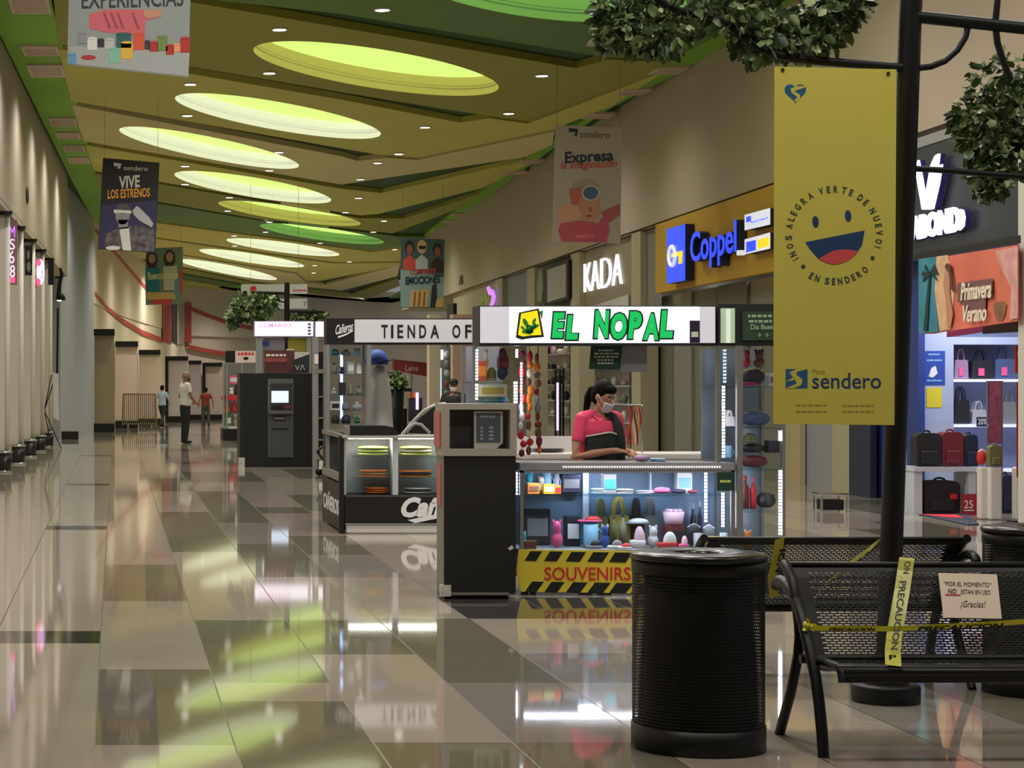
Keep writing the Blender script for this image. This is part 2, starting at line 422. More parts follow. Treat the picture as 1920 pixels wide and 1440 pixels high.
for i, (rc, c, a, b, t) in enumerate(OVALS):
    if i >= 12: continue
    lp = oval_loop(c, a, b, t); n = len(lp)
    cx = sum(p[0] for p in lp)/n; cy = sum(p[1] for p in lp)/n
    r = thing('oval_ceiling_light', oval_label[i], 'ceiling light', (cx, cy, CEIL+.02), 'oval light wells in the ceiling')
    H = .36 if i < 7 else .75
    k = 1.004
    lo = [(cx+(x-cx)*k, cy+(y-cy)*k) for x, y in lp]
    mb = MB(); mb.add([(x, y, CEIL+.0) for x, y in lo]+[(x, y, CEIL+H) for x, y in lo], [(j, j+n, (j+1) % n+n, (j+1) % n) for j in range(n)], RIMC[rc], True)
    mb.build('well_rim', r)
    mb = MB(); mb.prism([(x, y, CEIL+H) for x, y in lo], (0, 0, .05), LIME); mb.build('lit_diffuser', r)
# small round downlights
LAMPF = M('downlight_lamp', (255, 250, 240), .4, emit=6)
DL = [(717, 16), (524, 53), (505, 135), (357, 156), (351, 215), (1016, 140), (954, 211), (797, 237), (523, 284), (505, 318), (748, 287), (708, 304), (676, 335), (672, 370),
      (347, 310), (347, 344), (430, 369), (427, 394), (505, 415), (498, 434), (648, 397), (720, 413), (700, 434), (439, 441), (440, 460), (655, 490), (590, 497), (588, 511), (740, 467), (380, 553), (600, 455), (420, 479), (380, 497)]
for px, py in DL:
    x, y = cpt(px, py)
    r = thing('downlight', 'small round white downlight recessed in the green and olive ceiling panels', 'downlight', (x, y, CEIL-.03), 'round downlights in the panelled ceiling')
    mb = MB(); mb.lathe([(.125, .03), (.13, .012), (.13, 0), (.105, 0)], (x, y, CEIL-.03), WHITE, 24); mb.build('trim_ring', r)
    mb = MB(); mb.lathe([(0, .006), (.105, .006), (.105, 0), (0, 0)], (x, y, CEIL-.03), LAMPF, 24); mb.build('lamp_lens', r)
    lamp('SPOT', (x, y, CEIL-.06), LAMP_POWER*(.8 if y < 60 else 1.1), .1, name='downlight_light')

# ------------------------------------------------------------ side walls
def wall_strip(fX, y0, y1, z0f, z1, t, mat, name, steps=8, **kw):
    mb = MB(); ys = [y0+(y1-y0)*i/steps for i in range(steps+1)]
    for a, b in zip(ys, ys[1:]):
        za, zb = (z0f(a), z0f(b)) if callable(z0f) else (z0f, z0f)
        vs = [(fX(a), a, za), (fX(b), b, zb), (fX(b), b, z1), (fX(a), a, z1), (fX(a)+t, a, za), (fX(b)+t, b, zb), (fX(b)+t, b, z1), (fX(a)+t, a, z1)]
        mb.add(vs, [(0, 1, 2, 3), (4, 7, 6, 5), (0, 4, 5, 1), (3, 2, 6, 7)], mat)
    return mb.build(name, kind=kw.pop('kind', 'structure'), **kw)
TOPZ = CEIL+.75
wall_strip(left_X, -6, 58.8, 4.5, TOPZ, -.3, WALL, 'wall_left')
wall_strip(lambda y: left_X(y)-.55, -6, 59.2, lambda y: floor_z(y)-.02, 4.5, -.2, M('shop_front_cream', (196, 184, 166), .6), 'wall_left_lower')
mb = MB(); 
for a, b in ((-6, 59.0),):
    mb.add([(left_X(a)-.56, a, 4.42), (left_X(b)-.56, b, 4.42), (left_X(b), b, 4.42), (left_X(a), a, 4.42), (left_X(a)-.56, a, 4.52), (left_X(b)-.56, b, 4.52), (left_X(b), b, 4.52), (left_X(a), a, 4.52)],
           [(0, 1, 2, 3), (4, 7, 6, 5), (3, 2, 6, 7)], WALL)
mb.build('trim_1', kind='structure')
# grey end return at the end of the first row of shops
GREYW = M('blue_grey_wall_paint', (158, 158, 160), .7, vary=.03, scale=.5)
mb = MB()
a = at(113, 813, 59.6); b = at(176, 813, 72.5)
mb.add([(a.x, a.y, floor_z(a.y)-.1), (b.x, b.y, floor_z(b.y)-.1), (b.x, b.y, TOPZ), (a.x, a.y, TOPZ), (a.x-.3, a.y, floor_z(a.y)-.1), (b.x-.3, b.y, floor_z(b.y)-.1), (b.x-.3, b.y, TOPZ), (a.x-.3, a.y, TOPZ)],
       [(0, 1, 2, 3), (4, 7, 6, 5), (3, 2, 6, 7), (0, 3, 7, 4), (1, 5, 6, 2)], GREYW)
mb.build('wall_return', kind='structure')
wall_strip(right_X, -6, 92, 4.55, TOPZ, .3, WALL, 'wall_right')
wall_strip(lambda y: right_X(y)+2.6, 20, 92, lambda y: floor_z(y)-.02, 4.6, .2, M('dim_shop_wall', (128, 126, 120), .7), 'wall_right_lower')
mb = MB(); mb.add([(right_X(-6), -6, 4.52), (right_X(92), 92, 4.52), (right_X(92)+2.7, 92, 4.52), (right_X(-6)+2.7, -6, 4.52),
                   (right_X(-6), -6, 4.6), (right_X(92), 92, 4.6), (right_X(92)+2.7, 92, 4.6), (right_X(-6)+2.7, -6, 4.6)], [(0, 3, 2, 1), (4, 5, 6, 7)], WALL); mb.build('trim_2', kind='structure')

# green strips of ceiling beside both walls
mb = MB()
mb.prism([Vector((*cpt(*p), CEIL+.02)) for p in [(-120, -160), (52, -160), (95, 0), (177, 322), (215, 432), (185, 432), (133, 337), (0, 67)]], (0, 0, .1), GRN2)
mb.build('ceiling_strip', kind='structure')
mb = MB()
mb.prism([Vector((*cpt(*p), CEIL+.03)) for p in [(1620, -60), (1690, -60), (1282, 134), (1130, 214), (985, 319), (905, 378), (830, 431), (790, 466), (765, 470), (850, 400), (985, 299), (1130, 205), (1245, 132), (1255, 100)]], (0, 0, .1), GRN2)
mb.build('ceiling_strip', kind='structure')
VENT = M('pinkish_vent_enamel', (206, 186, 168), .5)
VN = [(14, -6, 90, 24), (38, 86, 108, 103), (50, 121, 117, 143), (91, 221, 141, 236), (103, 248, 148, 259), (118, 273, 157, 284), (126, 295, 166, 306)]
for i, (x0, y0, x1, y1) in enumerate(VN):
    q = [cpt(x0, y0), cpt(x1, y0), cpt(x1+(x1-x0)*.1, y1), cpt(x0+(x1-x0)*.12, y1)]
    c = sum((Vector(p) for p in q), Vector((0, 0)))/4
    r = thing('ceiling_vent', 'pale rectangular air vent in the green ceiling strip above the column row', 'ceiling vent', (c.x, c.y, CEIL-.03), 'pale vents in the green strip above the column row')
    mb = MB(); mb.prism([Vector((*p, CEIL-.02)) for p in q], (0, 0, .05), VENT); mb.build('vent_plate', r)
    mb = MB()
    for k in range(1, 6):
        u = k/6; A = Vector(q[0]).lerp(Vector(q[3]), u); B = Vector(q[1]).lerp(Vector(q[2]), u); A, B = A.lerp(B, .08), A.lerp(B, .92)
        mb.tube([(A.x, A.y, CEIL-.024), (B.x, B.y, CEIL-.024)], .012, VENT, 6)
    mb.build('vent_louvre', r)
for i, (x, y) in enumerate([(1253, 132), (1187, 172), (1122, 217), (993, 303), (965, 324), (862, 402), (846, 415), (826, 432)]):
    c = Vector(cpt(x, y)); w_, d_ = .55, .8
    r = thing('ceiling_vent', 'pale rectangular air vent in the green ceiling strip over the shop wall', 'ceiling vent', (c.x, c.y, CEIL-.03), 'pale vents in the green strip over the shop wall')
    mb = MB(); mb.box((c.x-w_/2, c.y-d_/2, CEIL-.02), (c.x+w_/2, c.y+d_/2, CEIL+.03), VENT); mb.build('vent_plate', r)
    mb = MB()
    for k in range(1, 5): mb.tube([(c.x-w_*.42, c.y-d_/2+d_*k/5, CEIL-.024), (c.x+w_*.42, c.y-d_/2+d_*k/5, CEIL-.024)], .012, VENT, 6)
    mb.build('vent_louvre', r)

# ------------------------------------------------------------ far curved wall with red bands and its row of closed shop bays
FY = [(175, 72.5), (215, 84), (258, 95), (300, 107), (345, 126), (417, 130), (480, 134), (560, 140), (700, 150), (1000, 160)]
def far_Y(px):
    for (x0, a), (x1, b) in zip(FY, FY[1:]):
        if px <= x1: return a+(b-a)*(px-x0)/(x1-x0)
    return FY[-1][1]
def far_pt(px, z=None, py=None, off=0.0):
    Y = far_Y(px)-off
    if z is None: return at(px, py, Y)
    v = at(px, 700, Y); v.z = z; return v
mb = MB(); xs = [175+8*i for i in range(0, 104)]
for a, b in zip(xs, xs[1:]):
    A, B = far_pt(a, 0), far_pt(b, 0)
    mb.add([(A.x, A.y, 4.2), (B.x, B.y, 4.2), (B.x, B.y, TOPZ), (A.x, A.y, TOPZ)], [(0, 1, 2, 3)], WALLC, True)
    A2, B2 = far_pt(a, 0, off=-.5), far_pt(b, 0, off=-.5)
    mb.add([(A2.x, A2.y, floor_z(A2.y)-.2), (B2.x, B2.y, floor_z(B2.y)-.2), (B2.x, B2.y, 4.4), (A2.x, A2.y, 4.4)], [(0, 1, 2, 3)], WALLC, True)
    mb.add([(A.x, A.y, 4.2), (B.x, B.y, 4.2), (B2.x, B2.y, 4.2), (A2.x, A2.y, 4.2)], [(0, 3, 2, 1)], WALLC, True)
mb.build('wall_back', kind='structure')
RED = M('terracotta_red_paint', (176, 62, 48), .6)
def band(pts, wpx, name='trim_3', mat=RED):
    mb = MB()
    fine = []
    for (x0, y0), (x1, y1) in zip(pts, pts[1:]):
        for k in range(8): fine.append((x0+(x1-x0)*k/8, y0+(y1-y0)*k/8))
    fine.append(pts[-1])
    for (x0, y0), (x1, y1) in zip(fine, fine[1:]):
        q = [far_pt(x0, py=y0, off=.12), far_pt(x1, py=y1, off=.12), far_pt(x1, py=y1+wpx, off=.12), far_pt(x0, py=y0+wpx, off=.12)]
        mb.add(q+[p+Vector((0, .1, 0)) for p in q], [(0, 3, 2, 1), (0, 1, 5, 4), (3, 7, 6, 2)], mat)
    mb.build(name, kind='structure')
band([(178, 425), (205, 457), (240, 497), (275, 538)], 9)
band([(178, 546), (200, 572), (230, 597), (265, 618), (305, 634)], 9)
band([(356, 574), (390, 588), (430, 602), (482, 614)], 7)
band([(352, 646), (385, 653), (425, 660), (482, 668)], 8)
for x0, x1, mt in ((305, 322, RED), (345, 359, RED), (323, 331, BLACK)):
    mb = MB(); q = [far_pt(x0, py=568, off=.5), far_pt(x1, py=568, off=.5), far_pt(x1, py=644, off=.5), far_pt(x0, py=640, off=.5)]
    mb.prism(q, (0, .7, 0), mt); mb.build('trim_4', kind='structure')
mb = MB(); q = [far_pt(332, py=560, off=.6), far_pt(345, py=560, off=.6), far_pt(345, py=646, off=.6), far_pt(332, py=646, off=.6)]
mb.prism(q, (0, .7, 0), WALL); mb.build('trim_5', kind='structure')
PANEL1 = M('pinkish_white_panel', (205, 186, 172), .6); PANEL2 = M('lilac_white_panel', (204, 192, 196), .6); PANEL3 = M('khaki_panel', (160, 144, 112), .6)
bays = [(177, 214, 617, 806, PANEL3), (217, 258, 640, 797, PANEL1), (261, 300, 656, 793, PANEL1), (312, 352, 668, 789, PANEL2), (354, 377, 676, 787.6, PANEL2), (382, 416, 680, 787, PANEL1)]
for i, (x0, x1, y0, y1, mt) in enumerate(bays):
    Y = far_Y(x0)-.35
    y0 = y0
    zb = floor_z(Y)
    a = at(x0, y0, Y); b = at(x1, y1, Y)
    r = thing('closed_shop_front', ['khaki closed shop front at the near end of the curved far wall', 'pinkish closed shop front behind the steel crowd barrier', 'pinkish closed shop front between the barrier and the walking person in blue',
        'lilac closed shop front behind the man in white', 'narrow lilac closed shop front between two dark frames', 'pinkish closed shop front behind the person in the red shirt'][i], 'shop front', (a.x, Y, zb))
    mb = MB(); mb.box((a.x, Y, zb), (b.x, Y+.3, a.z), mt); mb.build('front_panel', r)
    mb = MB(); mb.box((a.x-.02, Y-.15, a.z-.22), (b.x+.02, Y+.1, a.z+.0), BLACK); mb.build('head_rail', r)
    mb = MB(); mb.box((a.x-.02, Y-.08, zb), (b.x+.02, Y+.05, zb+.3), BLACK); mb.build('plinth', r)
    if i in (3, 5):
        mb = MB(); mb.box((a.x-.08, Y-.12, zb), (a.x+.1, Y+.1, a.z), BLACK); mb.build('side_frame', r)
mb = MB(); mb.box((-4.5, -6.3, -.1), (12, -6.0, TOPZ), WALL); mb.build('wall_front', kind='structure')
# ============================================================ street furniture close to the camera
def perforated(mb, fn, u0, u1, v0, v1, nu, nv, su, sv, mat, stagger=True):
    """sheet fn(u, v) with nu x nv slots; su, sv = open share of a cell"""
    du = (u1-u0)/nu; dv = (v1-v0)/nv
    for j in range(nv):
        off = du/2 if (stagger and j % 2) else 0
        va, vb = v0+j*dv, v0+(j+1)*dv; m0, m1 = va+dv*(1-sv)/2, vb-dv*(1-sv)/2
        edges = [u0]+[u0+off+i*du for i in range(nu+1) if u0 < u0+off+i*du < u1]+[u1]
        for a, b in zip(edges, edges[1:]):
            if b-a < du*.7:
                mb.add([fn(a, va), fn(b, va), fn(b, vb), fn(a, vb)], [(0, 1, 2, 3)], mat); continue
            h0, h1 = a+du*(1-su)/2, b-du*(1-su)/2
            vs = [fn(a, va), fn(b, va), fn(b, vb), fn(a, vb), fn(h0, m0), fn(h1, m0), fn(h1, m1), fn(h0, m1)]
            mb.add(vs, [(0, 1, 5, 4), (1, 2, 6, 5), (2, 3, 7, 6), (3, 0, 4, 7)], mat)

def litter_bin(cx, cy, label):
    r = thing('litter_bin', label, 'trash can', (cx, cy, 0), 'black perforated litter bins')
    R, H = .272, .835
    fn = lambda u, v: Vector((cx+R*math.cos(u), cy+R*math.sin(u), v))
    mb = MB(); perforated(mb, fn, 0, 2*PI, .105, .745, 118, 46, .56, .60, BLACK); mb.build('perforated_shell', r, solid=.0015)
    mb = MB(); mb.lathe([(.262, .0), (R+.006, .0), (R+.006, .105), (R-.003, .105)], (cx, cy, 0), BLACK, 64); mb.build('base_band', r)
    mb = MB(); mb.lathe([(R-.003, .745), (R+.004, .745), (R+.004, .80), (R-.01, .80)], (cx, cy, 0), BLACK, 64); mb.build('top_band', r)
    LID = M('dark_satin_lid', (24, 25, 29), .24, .1)
    mb = MB(); mb.lathe([(.095, .812), (.10, .826), (.12, .833), (.22, .835), (R+.006, .828), (R+.012, .818), (R+.010, .802), (R-.02, .80)], (cx, cy, 0), LID, 64); mb.build('lid', r)
    LINER = M('black_bin_liner', (16, 16, 17), .6)
    mb = MB(); mb.lathe([(0, .03), (.218, .03), (.225, .79), (.215, .79), (.208, .05), (0, .05)], (cx, cy, 0), LINER, 40); mb.build('liner', r)
    return r
litter_bin(at(1309, 1403, 9.06).x, 9.06, 'black perforated round trash can standing before the souvenir kiosk')
litter_bin(at(1952, 1403, 10.66).x, 10.66, 'black perforated round trash can at the picture edge behind the benches')

def tube_yz(X, pts): return [(X, y, z) for y, z in pts]
def bench(x0, x1, ymap, label):
    """perforated steel bench; ymap turns the profile's depth into world depth"""
    r = thing('park_bench', label, 'bench', ((x0+x1)/2, ymap(9.0), 0), 'black perforated steel benches')
    prof = [(9.335, .745), (9.29, .70), (9.21, .58), (9.14, .48), (9.075, .385), (9.03, .357), (8.95, .346), (8.86, .352), (8.77, .388)]
    L = [0]
    for a, b in zip(prof, prof[1:]): L.append(L[-1]+math.hypot(a[0]-b[0], a[1]-b[1]))
    def P(v):
        v = max(0, min(L[-1], v))
        for i in range(len(L)-1):
            if v <= L[i+1]+1e-9:
                t = (v-L[i])/(L[i+1]-L[i]); return (prof[i][0]+(prof[i+1][0]-prof[i][0])*t, prof[i][1]+(prof[i+1][1]-prof[i][1])*t)
    def fn(u, v):
        y, z = P(v); return Vector((u, ymap(y), z))
    mg = .085
    mb = MB(); perforated(mb, fn, x0+mg, x1-mg, .03, L[4]-.01, 42, 33, .80, .58, BLACK)
    for a, b in ((x0+.02, x0+mg), (x1-mg, x1-.02)):
        for i in range(4): mb.add([fn(a, L[i]), fn(b, L[i]), fn(b, L[i+1]), fn(a, L[i+1])], [(0, 1, 2, 3)], BLACK)
    mb.add([fn(x0+mg, 0), fn(x1-mg, 0), fn(x1-mg, .03), fn(x0+mg, .03)], [(0, 1, 2, 3)], BLACK)
    mb.tube([(x0+.02, ymap(9.34), .752), (x1-.02, ymap(9.34), .752)], .012, BLACK, 10)
    mb.build('backrest', r, solid=.003)
    mb = MB(); perforated(mb, fn, x0+mg, x1-mg, L[4]+.03, L[8]-.01, 42, 24, .80, .56, BLACK)
    for a, b in ((x0+.02, x0+mg), (x1-mg, x1-.02), ):
        for i in range(4, 8): mb.add([fn(a, L[i]), fn(b, L[i]), fn(b, L[i+1]), fn(a, L[i+1])], [(0, 1, 2, 3)], BLACK)
    mb.add([fn(x0+mg, L[4]-.01), fn(x1-mg, L[4]-.01), fn(x1-mg, L[4]+.03), fn(x0+mg, L[4]+.03)], [(0, 1, 2, 3)], BLACK)
    roll = [(8.77, .392), (8.735, .396), (8.71, .385), (8.70, .36), (8.705, .332), (8.715, .325)]
    for a, b in zip(roll, roll[1:]):
        mb.add([(x0+.02, ymap(a[0]), a[1]), (x1-.02, ymap(a[0]), a[1]), (x1-.02, ymap(b[0]), b[1]), (x0+.02, ymap(b[0]), b[1])], [(0, 1, 2, 3)], BLACK, True)
    mb.build('seat', r, solid=.003)
    A = [(9.47, .645), (9.45, .667), (9.41, .678), (9.35, .676), (9.28, .655), (9.17, .604), (9.10, .532), (9.04, .46), (8.99, .398), (8.93, .31), (8.89, .225), (8.85, .10), (8.83, 0)]
    B = [(9.345, .757), (9.30, .74), (9.23, .69), (9.18, .603), (9.145, .52), (9.135, .46), (9.155, .377), (9.243, .22), (9.35, .08), (9.41, 0)]
    for X in (x0, x1):
        e = 'arm_and_front_leg'
        mb = MB(); mb.tube(tube_yz(X, [(ymap(y), z) for y, z in A]), .024, BLACK, 12); mb.build(e, r)
        mb = MB(); mb.tube(tube_yz(X-.002 if X == x0 else X+.002, [(ymap(y), z) for y, z in B]), .022, BLACK, 12); mb.build('back_leg', r)
        s = .035 if X == x0 else -.035
        mb = MB(); mb.tube([(X+s*.2, ymap(9.07), .375), (X+s, ymap(8.9), .385), (X+s, ymap(8.76), .385), (X+s, ymap(8.715), .365), (X+s, ymap(8.705), .33)], .017, BLACK, 10); mb.build('seat_bracket', r)
    mb = MB(); mb.tube([(x0-.02, ymap(9.07), .375), (x1+.02, ymap(9.07), .375)], .02, BLACK, 10); mb.build('seat_rail', r)
    return r
bench(2.93, 4.43, lambda y: y, 'black perforated bench facing the camera, with the handwritten note taped to its back')
bench(2.99, 4.32, lambda y: 10.84-(y-9.335), 'black perforated bench turned away, back to back with the noted bench')

# leaning post with flange, arms and planters
PX, PY = at(1661, 1300, 10.36).x, 10.36
LEAN = (at(1708, 0, 10.36).x-PX)/(at(1708, 0, 10.36).z)
def pole_pt(z): return Vector((PX+LEAN*z, PY, z))
lp = thing('planter_post', 'tall black post behind the noted bench carrying hanging planters and the yellow banner', 'post', (PX, PY, 0))
mb = MB(); mb.lathe([(0, 0), (.157, 0), (.160, .01), (.160, .075), (.155, .085), (.107, .085), (.105, .09), (.105, .145), (.10, .15), (.05, .15)], (PX, PY, 0), BLACK, 40); mb.build('base_flange', lp)
mb = MB(); mb.tube([pole_pt(.1), pole_pt(2), pole_pt(4.0)], .053, BLACK, 20); mb.build('pole', lp)
def armpts(px, Y0=PY-.02, Y1=None): 
    n = len(px)-1; Y1 = Y1 or Y0
    return [at(x, y, Y0+(Y1-Y0)*i/n) for i, (x, y) in enumerate(px)]
mb = MB(); mb.tube(armpts([(1690, 127), (1620, 121), (1540, 115), (1490, 110), (1450, 102), (1415, 88), (1385, 64), (1360, 40), (1325, 30), (1285, 24), (1250, 10), (1225, -8), (1200, -40)]), [.022]*5+[.018]*8, BLACK, 10)
mb.build('banner_arm', lp)
mb = MB(); mb.tube(armpts([(1715, 31), (1820, 42), (1960, 57)]), .031, BLACK, 12); mb.build('upper_arm', lp)
mb = MB(); mb.tube(armpts([(1718, 128), (1745, 125), (1772, 114), (1795, 94), (1810, 70), (1816, 44)]), .016, BLACK, 10); mb.build('arm_brace', lp)
mb = MB(); mb.tube(armpts([(1876, -60), (1870, 0), (1866, 45), (1870, 80), (1880, 112), (1895, 150)]), .016, BLACK, 10); mb.build('planter_hanger', lp)
mb = MB(); mb.tube(armpts([(1712, 316), (1780, 320), (1850, 326), (1960, 334)], 10.38), .015, BLACK, 10); mb.build('lower_arm', lp)
mb = MB(); mb.tube(armpts([(1715, -120), (1500, -110), (1370, -100)]), .031, BLACK, 12); mb.build('upper_arm', lp)
LEAF = [M('mid_green_leaf', (116, 138, 84), .45, vary=.1), M('dark_green_leaf', (80, 104, 60), .45), M('pale_green_leaf', (160, 172, 122), .5), M('deep_leaf', (58, 78, 46), .5)]
def lump(cs):
    def g(rnd):
        c, r = rnd.choice(cs)
        while True:
            d = Vector((rnd.uniform(-1, 1), rnd.uniform(-1, 1), rnd.uniform(-1, 1)))
            if .05 < d.length < 1: break
        d = d*(d.length**-.45)
        p = Vector(c)+Vector((d.x*r[0], d.y*r[1], d.z*r[2]))
        return p, d.normalized()*.6
    return g
def P3(px, py, Y=10.45): v = at(px, py, Y); return (v.x, v.y, v.z)
def planter(name, label, bowl, clumps, count, size, seed, stems, bs=1.0):
    b = Vector(bowl)
    r = thing('hanging_planter', label, 'hanging plant', (b.x, b.y, b.z))
    mb = MB(); mb.lathe([(r_*bs, z_*bs) for r_, z_ in [(0, -.02), (.10, 0), (.20, .08), (.24, .18), (.23, .18), (.18, .09), (0, .02)]], b, M('coco_liner', (50, 46, 34), .9, vary=.2, scale=30), 24); mb.build('basket', r)
    mb = MB(); mb.leaves(lump(clumps), count, size, LEAF, seed); mb.build('leafy_foliage', r)
    mb = MB()
    for s in stems: mb.tube(s, .006, LEAF[1], 5)
    mb.build('stem', r)
    return r
cl = []
for x, y, rx, ry in [(1165, 10, 48, 48), (1205, 45, 62, 52), (1250, 60, 42, 36), (1150, 55, 26, 30), (1330, 5, 95, 45), (1400, 30, 70, 55), (1430, 75, 48, 34), (1480, 20, 90, 58), (1555, 25, 50, 50), (1510, 70, 60, 34), (1590, 12, 26, 26), (1300, -40, 200, 50)]:
    k = 10.45/4000; cl.append((P3(x, y), (rx*k, .17, ry*k)))
planter('hanging_planter', 'large leafy hanging plant above the yellow banner', P3(1370, -60, 10.45), [(c, tuple(q*1.08 for q in r_)) for c, r_ in cl], 2500, .066, 5,
        [[P3(1370, -60), P3(1300, 0), P3(1230, 60)], [P3(1380, -60), P3(1420, 20), P3(1430, 90)], [P3(1390, -60), P3(1500, 0), P3(1540, 70)]])
cl = []
for x, y, rx, ry in [(1890, 150, 70, 50), (1870, 210, 76, 60), (1915, 220, 70, 80), (1860, 265, 60, 45), (1900, 290, 70, 40), (1855, 318, 26, 28), (1862, 345, 14, 24), (1960, 200, 70, 90), (1825, 225, 32, 32)]:
    k = 10.45/4000; cl.append((P3(x, y, 10.6), (rx*k, .16, ry*k)))
planter('hanging_planter', 'leafy hanging plant before the dark shop sign with the white V', P3(1905, 285, 10.6), cl, 2000, .056, 9, [[P3(1880, 110, 10.6), P3(1885, 160, 10.6), P3(1870, 220, 10.6)]], bs=.5)

# ------------------------------------------------------------ yellow banner
YEL = M('banner_yellow_vinyl', (216, 204, 90), .5, vary=.03, scale=2)
NAVY = M('banner_navy_ink', (38, 68, 108), .5); CORAL = M('banner_coral_ink', (222, 84, 88), .5)
NAVY2 = M('banner_dark_ink', (62, 74, 68), .5)
BY = 10.24
bn = thing('hanging_banner', 'tall yellow banner with a smiling face hanging from the black post', 'banner', tuple(at(1564, 797, BY)))
mb = MB()
cols_ = [1452+ (1681-1452)*i/12 for i in range(13)]
for i in range(12):
    for j in range(10):
        q = []
        for (ii, jj) in ((i, j), (i+1, j), (i+1, j+1), (i, j+1)):
            u, v = ii/12, jj/10
            x = (1452+229*u)*(1-v)+(1450+227*u)*v; y = (125+5*u)*(1-v)+(795+2*u)*v
            p = at(x, y, BY); p.y += 0.0
            q.append(p)
        mb.add([p for p in q]+[p+Vector((0, .002, 0)) for p in q], [(0, 3, 2, 1), (4, 5, 6, 7)], YEL, True)
vs_ = mb.build('vinyl_sheet', bn)
for x, y in ((1467, 131), (1665, 138)):
    mb = MB(); mb.fell(x, y, 3.5, 3.5, BY, CHROME, .003, .002); mb.build('eyelet', vs_)
LF = .0005
def arc_letters(mb, s, cx, cy, R, a0, a1, h, Y, mat, inward=False, lift=LF):
    wt = [0.32 if c in ' I¡!' else (.62 if c in 'ELF' else .85) for c in s]; tot = sum(wt); pos = 0
    for c, k in zip(s, wt):
        if c != ' ':
            ang = math.radians(a0+(a1-a0)*(pos+k/2)/tot)
            d = Vector((math.sin(ang), 0, math.cos(ang))); U = d if not inward else -d
            Rr = Vector((math.cos(ang), 0, -math.sin(ang))) if not inward else Vector((-math.cos(ang), 0, math.sin(ang)))
            kk = Y/F; wl = h*(.16 if c in 'I¡!' else (.5 if c in 'EL' else .66))
            c0 = at(cx, cy, Y)+d*R*kk
            o = c0-Rr*wl*kk/2-U*h*kk/2; o.y -= lift
            mb.text(c, o, Rr, U, wl*kk, h*kk, mat, .0006, bold=.035)
        pos += k
mb = MB()
arc_letters(mb, '¡NOS ALEGRA VERTE DE NUEVO!', 1563.5, 440, 85, -125, 108, 13, BY, NAVY2)
arc_letters(mb, 'EN SENDERO', 1563.5, 440, 88, 212, 134, 13, BY, NAVY2, inward=True)
mb.build('ring_lettering', vs_); mb = MB()
for x, y in ((1506, 500), (1636, 484)): mb.fell(x, y, 4, 4, BY, NAVY2, .0006, LF)
mb.build('ring_dot', vs_); mb = MB()
mb.ftext('sendero', 1523, 699, 1652, 729, BY, NAVY, .0006, bold=.008, lift=LF)
mb.build('wordmark', vs_); mb = MB()
mb.ftext('Plaza', 1523, 692, 1547, 701, BY, M('faded_banner_ink', (172, 164, 78), .5), .0006, lift=LF)
for x, y in ((1492, 757), (1492, 769), (1580, 758), (1580, 769)):
    mb.blur(x, y+1, x+58, y+4, BY, M('faded_banner_ink', (172, 164, 78), .5), LF)
mb.build('small_print', vs_)
mb = MB()
def rot_pts(pts, c, a): return [(c[0]+(x-c[0])*math.cos(a)-(y-c[1])*math.sin(a), c[1]+(x-c[0])*math.sin(a)+(y-c[1])*math.cos(a)) for x, y in pts]
mouth = [(1510, 454), (1621, 432)]+[(1621-2, 445), (1616, 460), (1608, 472), (1596, 484), (1580, 493), (1562, 496), (1546, 492), (1534, 485), (1524, 474), (1516, 464)]
mb.fpoly(mouth, BY, NAVY, .0006, LF)
mb.fpoly([(1535, 485), (1546, 479), (1560, 471), (1575, 468), (1592, 468), (1609, 471), (1602, 479), (1592, 487), (1577, 494), (1562, 496), (1547, 492)], BY, CORAL, .0006, LF+.0008)
mb.fell(1529, 416, 6, 11, BY, NAVY, .0006, LF, rot=-.08); mb.fell(1590, 405, 6, 11, BY, NAVY, .0006, LF, rot=-.08)
mb.build('smile_print', vs_)
mb = MB()
BLUE2 = M('banner_blue_ink', (44, 96, 140), .5)
hp = []
for i in range(40):
    t = 2*PI*i/40; hp.append((1491+1.26*16*math.sin(t)**3, 173-1.25*(13*math.cos(t)-5*math.cos(2*t)-2*math.cos(3*t)-math.cos(4*t))))
mb.fpoly(hp, BY, BLUE2, .0006, LF)
mb.fpoly([(1482, 166), (1500, 161), (1513, 163), (1500, 167), (1489, 171), (1500, 178), (1500, 184), (1492, 192), (1489, 189), (1495, 182), (1484, 174)], BY, YEL, .0006, LF+.0008)
mb.build('heart_emblem', vs_); mb = MB()
mb.fpoly([(1473, 692), (1514, 692), (1514, 728), (1473, 728)], BY, BLUE2, .0006, LF)
mb.fpoly([(1473, 716), (1487, 708), (1480, 698), (1494, 692), (1514, 692), (1495, 697), (1492, 702), (1505, 712), (1502, 722), (1488, 728), (1473, 728), (1494, 719), (1490, 712)], BY, YEL, .0006, LF+.0008)
mb.build('square_emblem', vs_)

# ------------------------------------------------------------ caution tapes and the note
TAPE = M('yellow_caution_tape', (232, 224, 52), .3); INK = M('tape_black_ink', (26, 26, 22), .5)
TAPE2 = M('pale_caution_tape', (206, 204, 92), .3)
def ribbon(mb, pts, wv, mat, th=.001):
    A = [Vector(p)+Vector(wv) for p in pts]; B = [Vector(p)-Vector(wv) for p in pts]; n = len(pts)
    for t in (0, th):
        o = Vector((0, t, 0))
        for i in range(n-1): mb.add([A[i]+o, A[i+1]+o, B[i+1]+o, B[i]+o], [(0, 1, 2, 3)], mat, True)
t1 = [at(1701, 1046, 9.345), at(1700, 1050, 9.29), at(1697, 1070, 9.262), at(1692, 1105, 9.19), at(1684, 1150, 9.10), at(1677, 1190, 9.03), at(1674, 1220, 8.93), at(1675, 1248, 8.685)]
r = thing('caution_tape', 'pale yellow tape reading PRECAUCION draped down the noted bench', 'caution tape', tuple(t1[-1]))
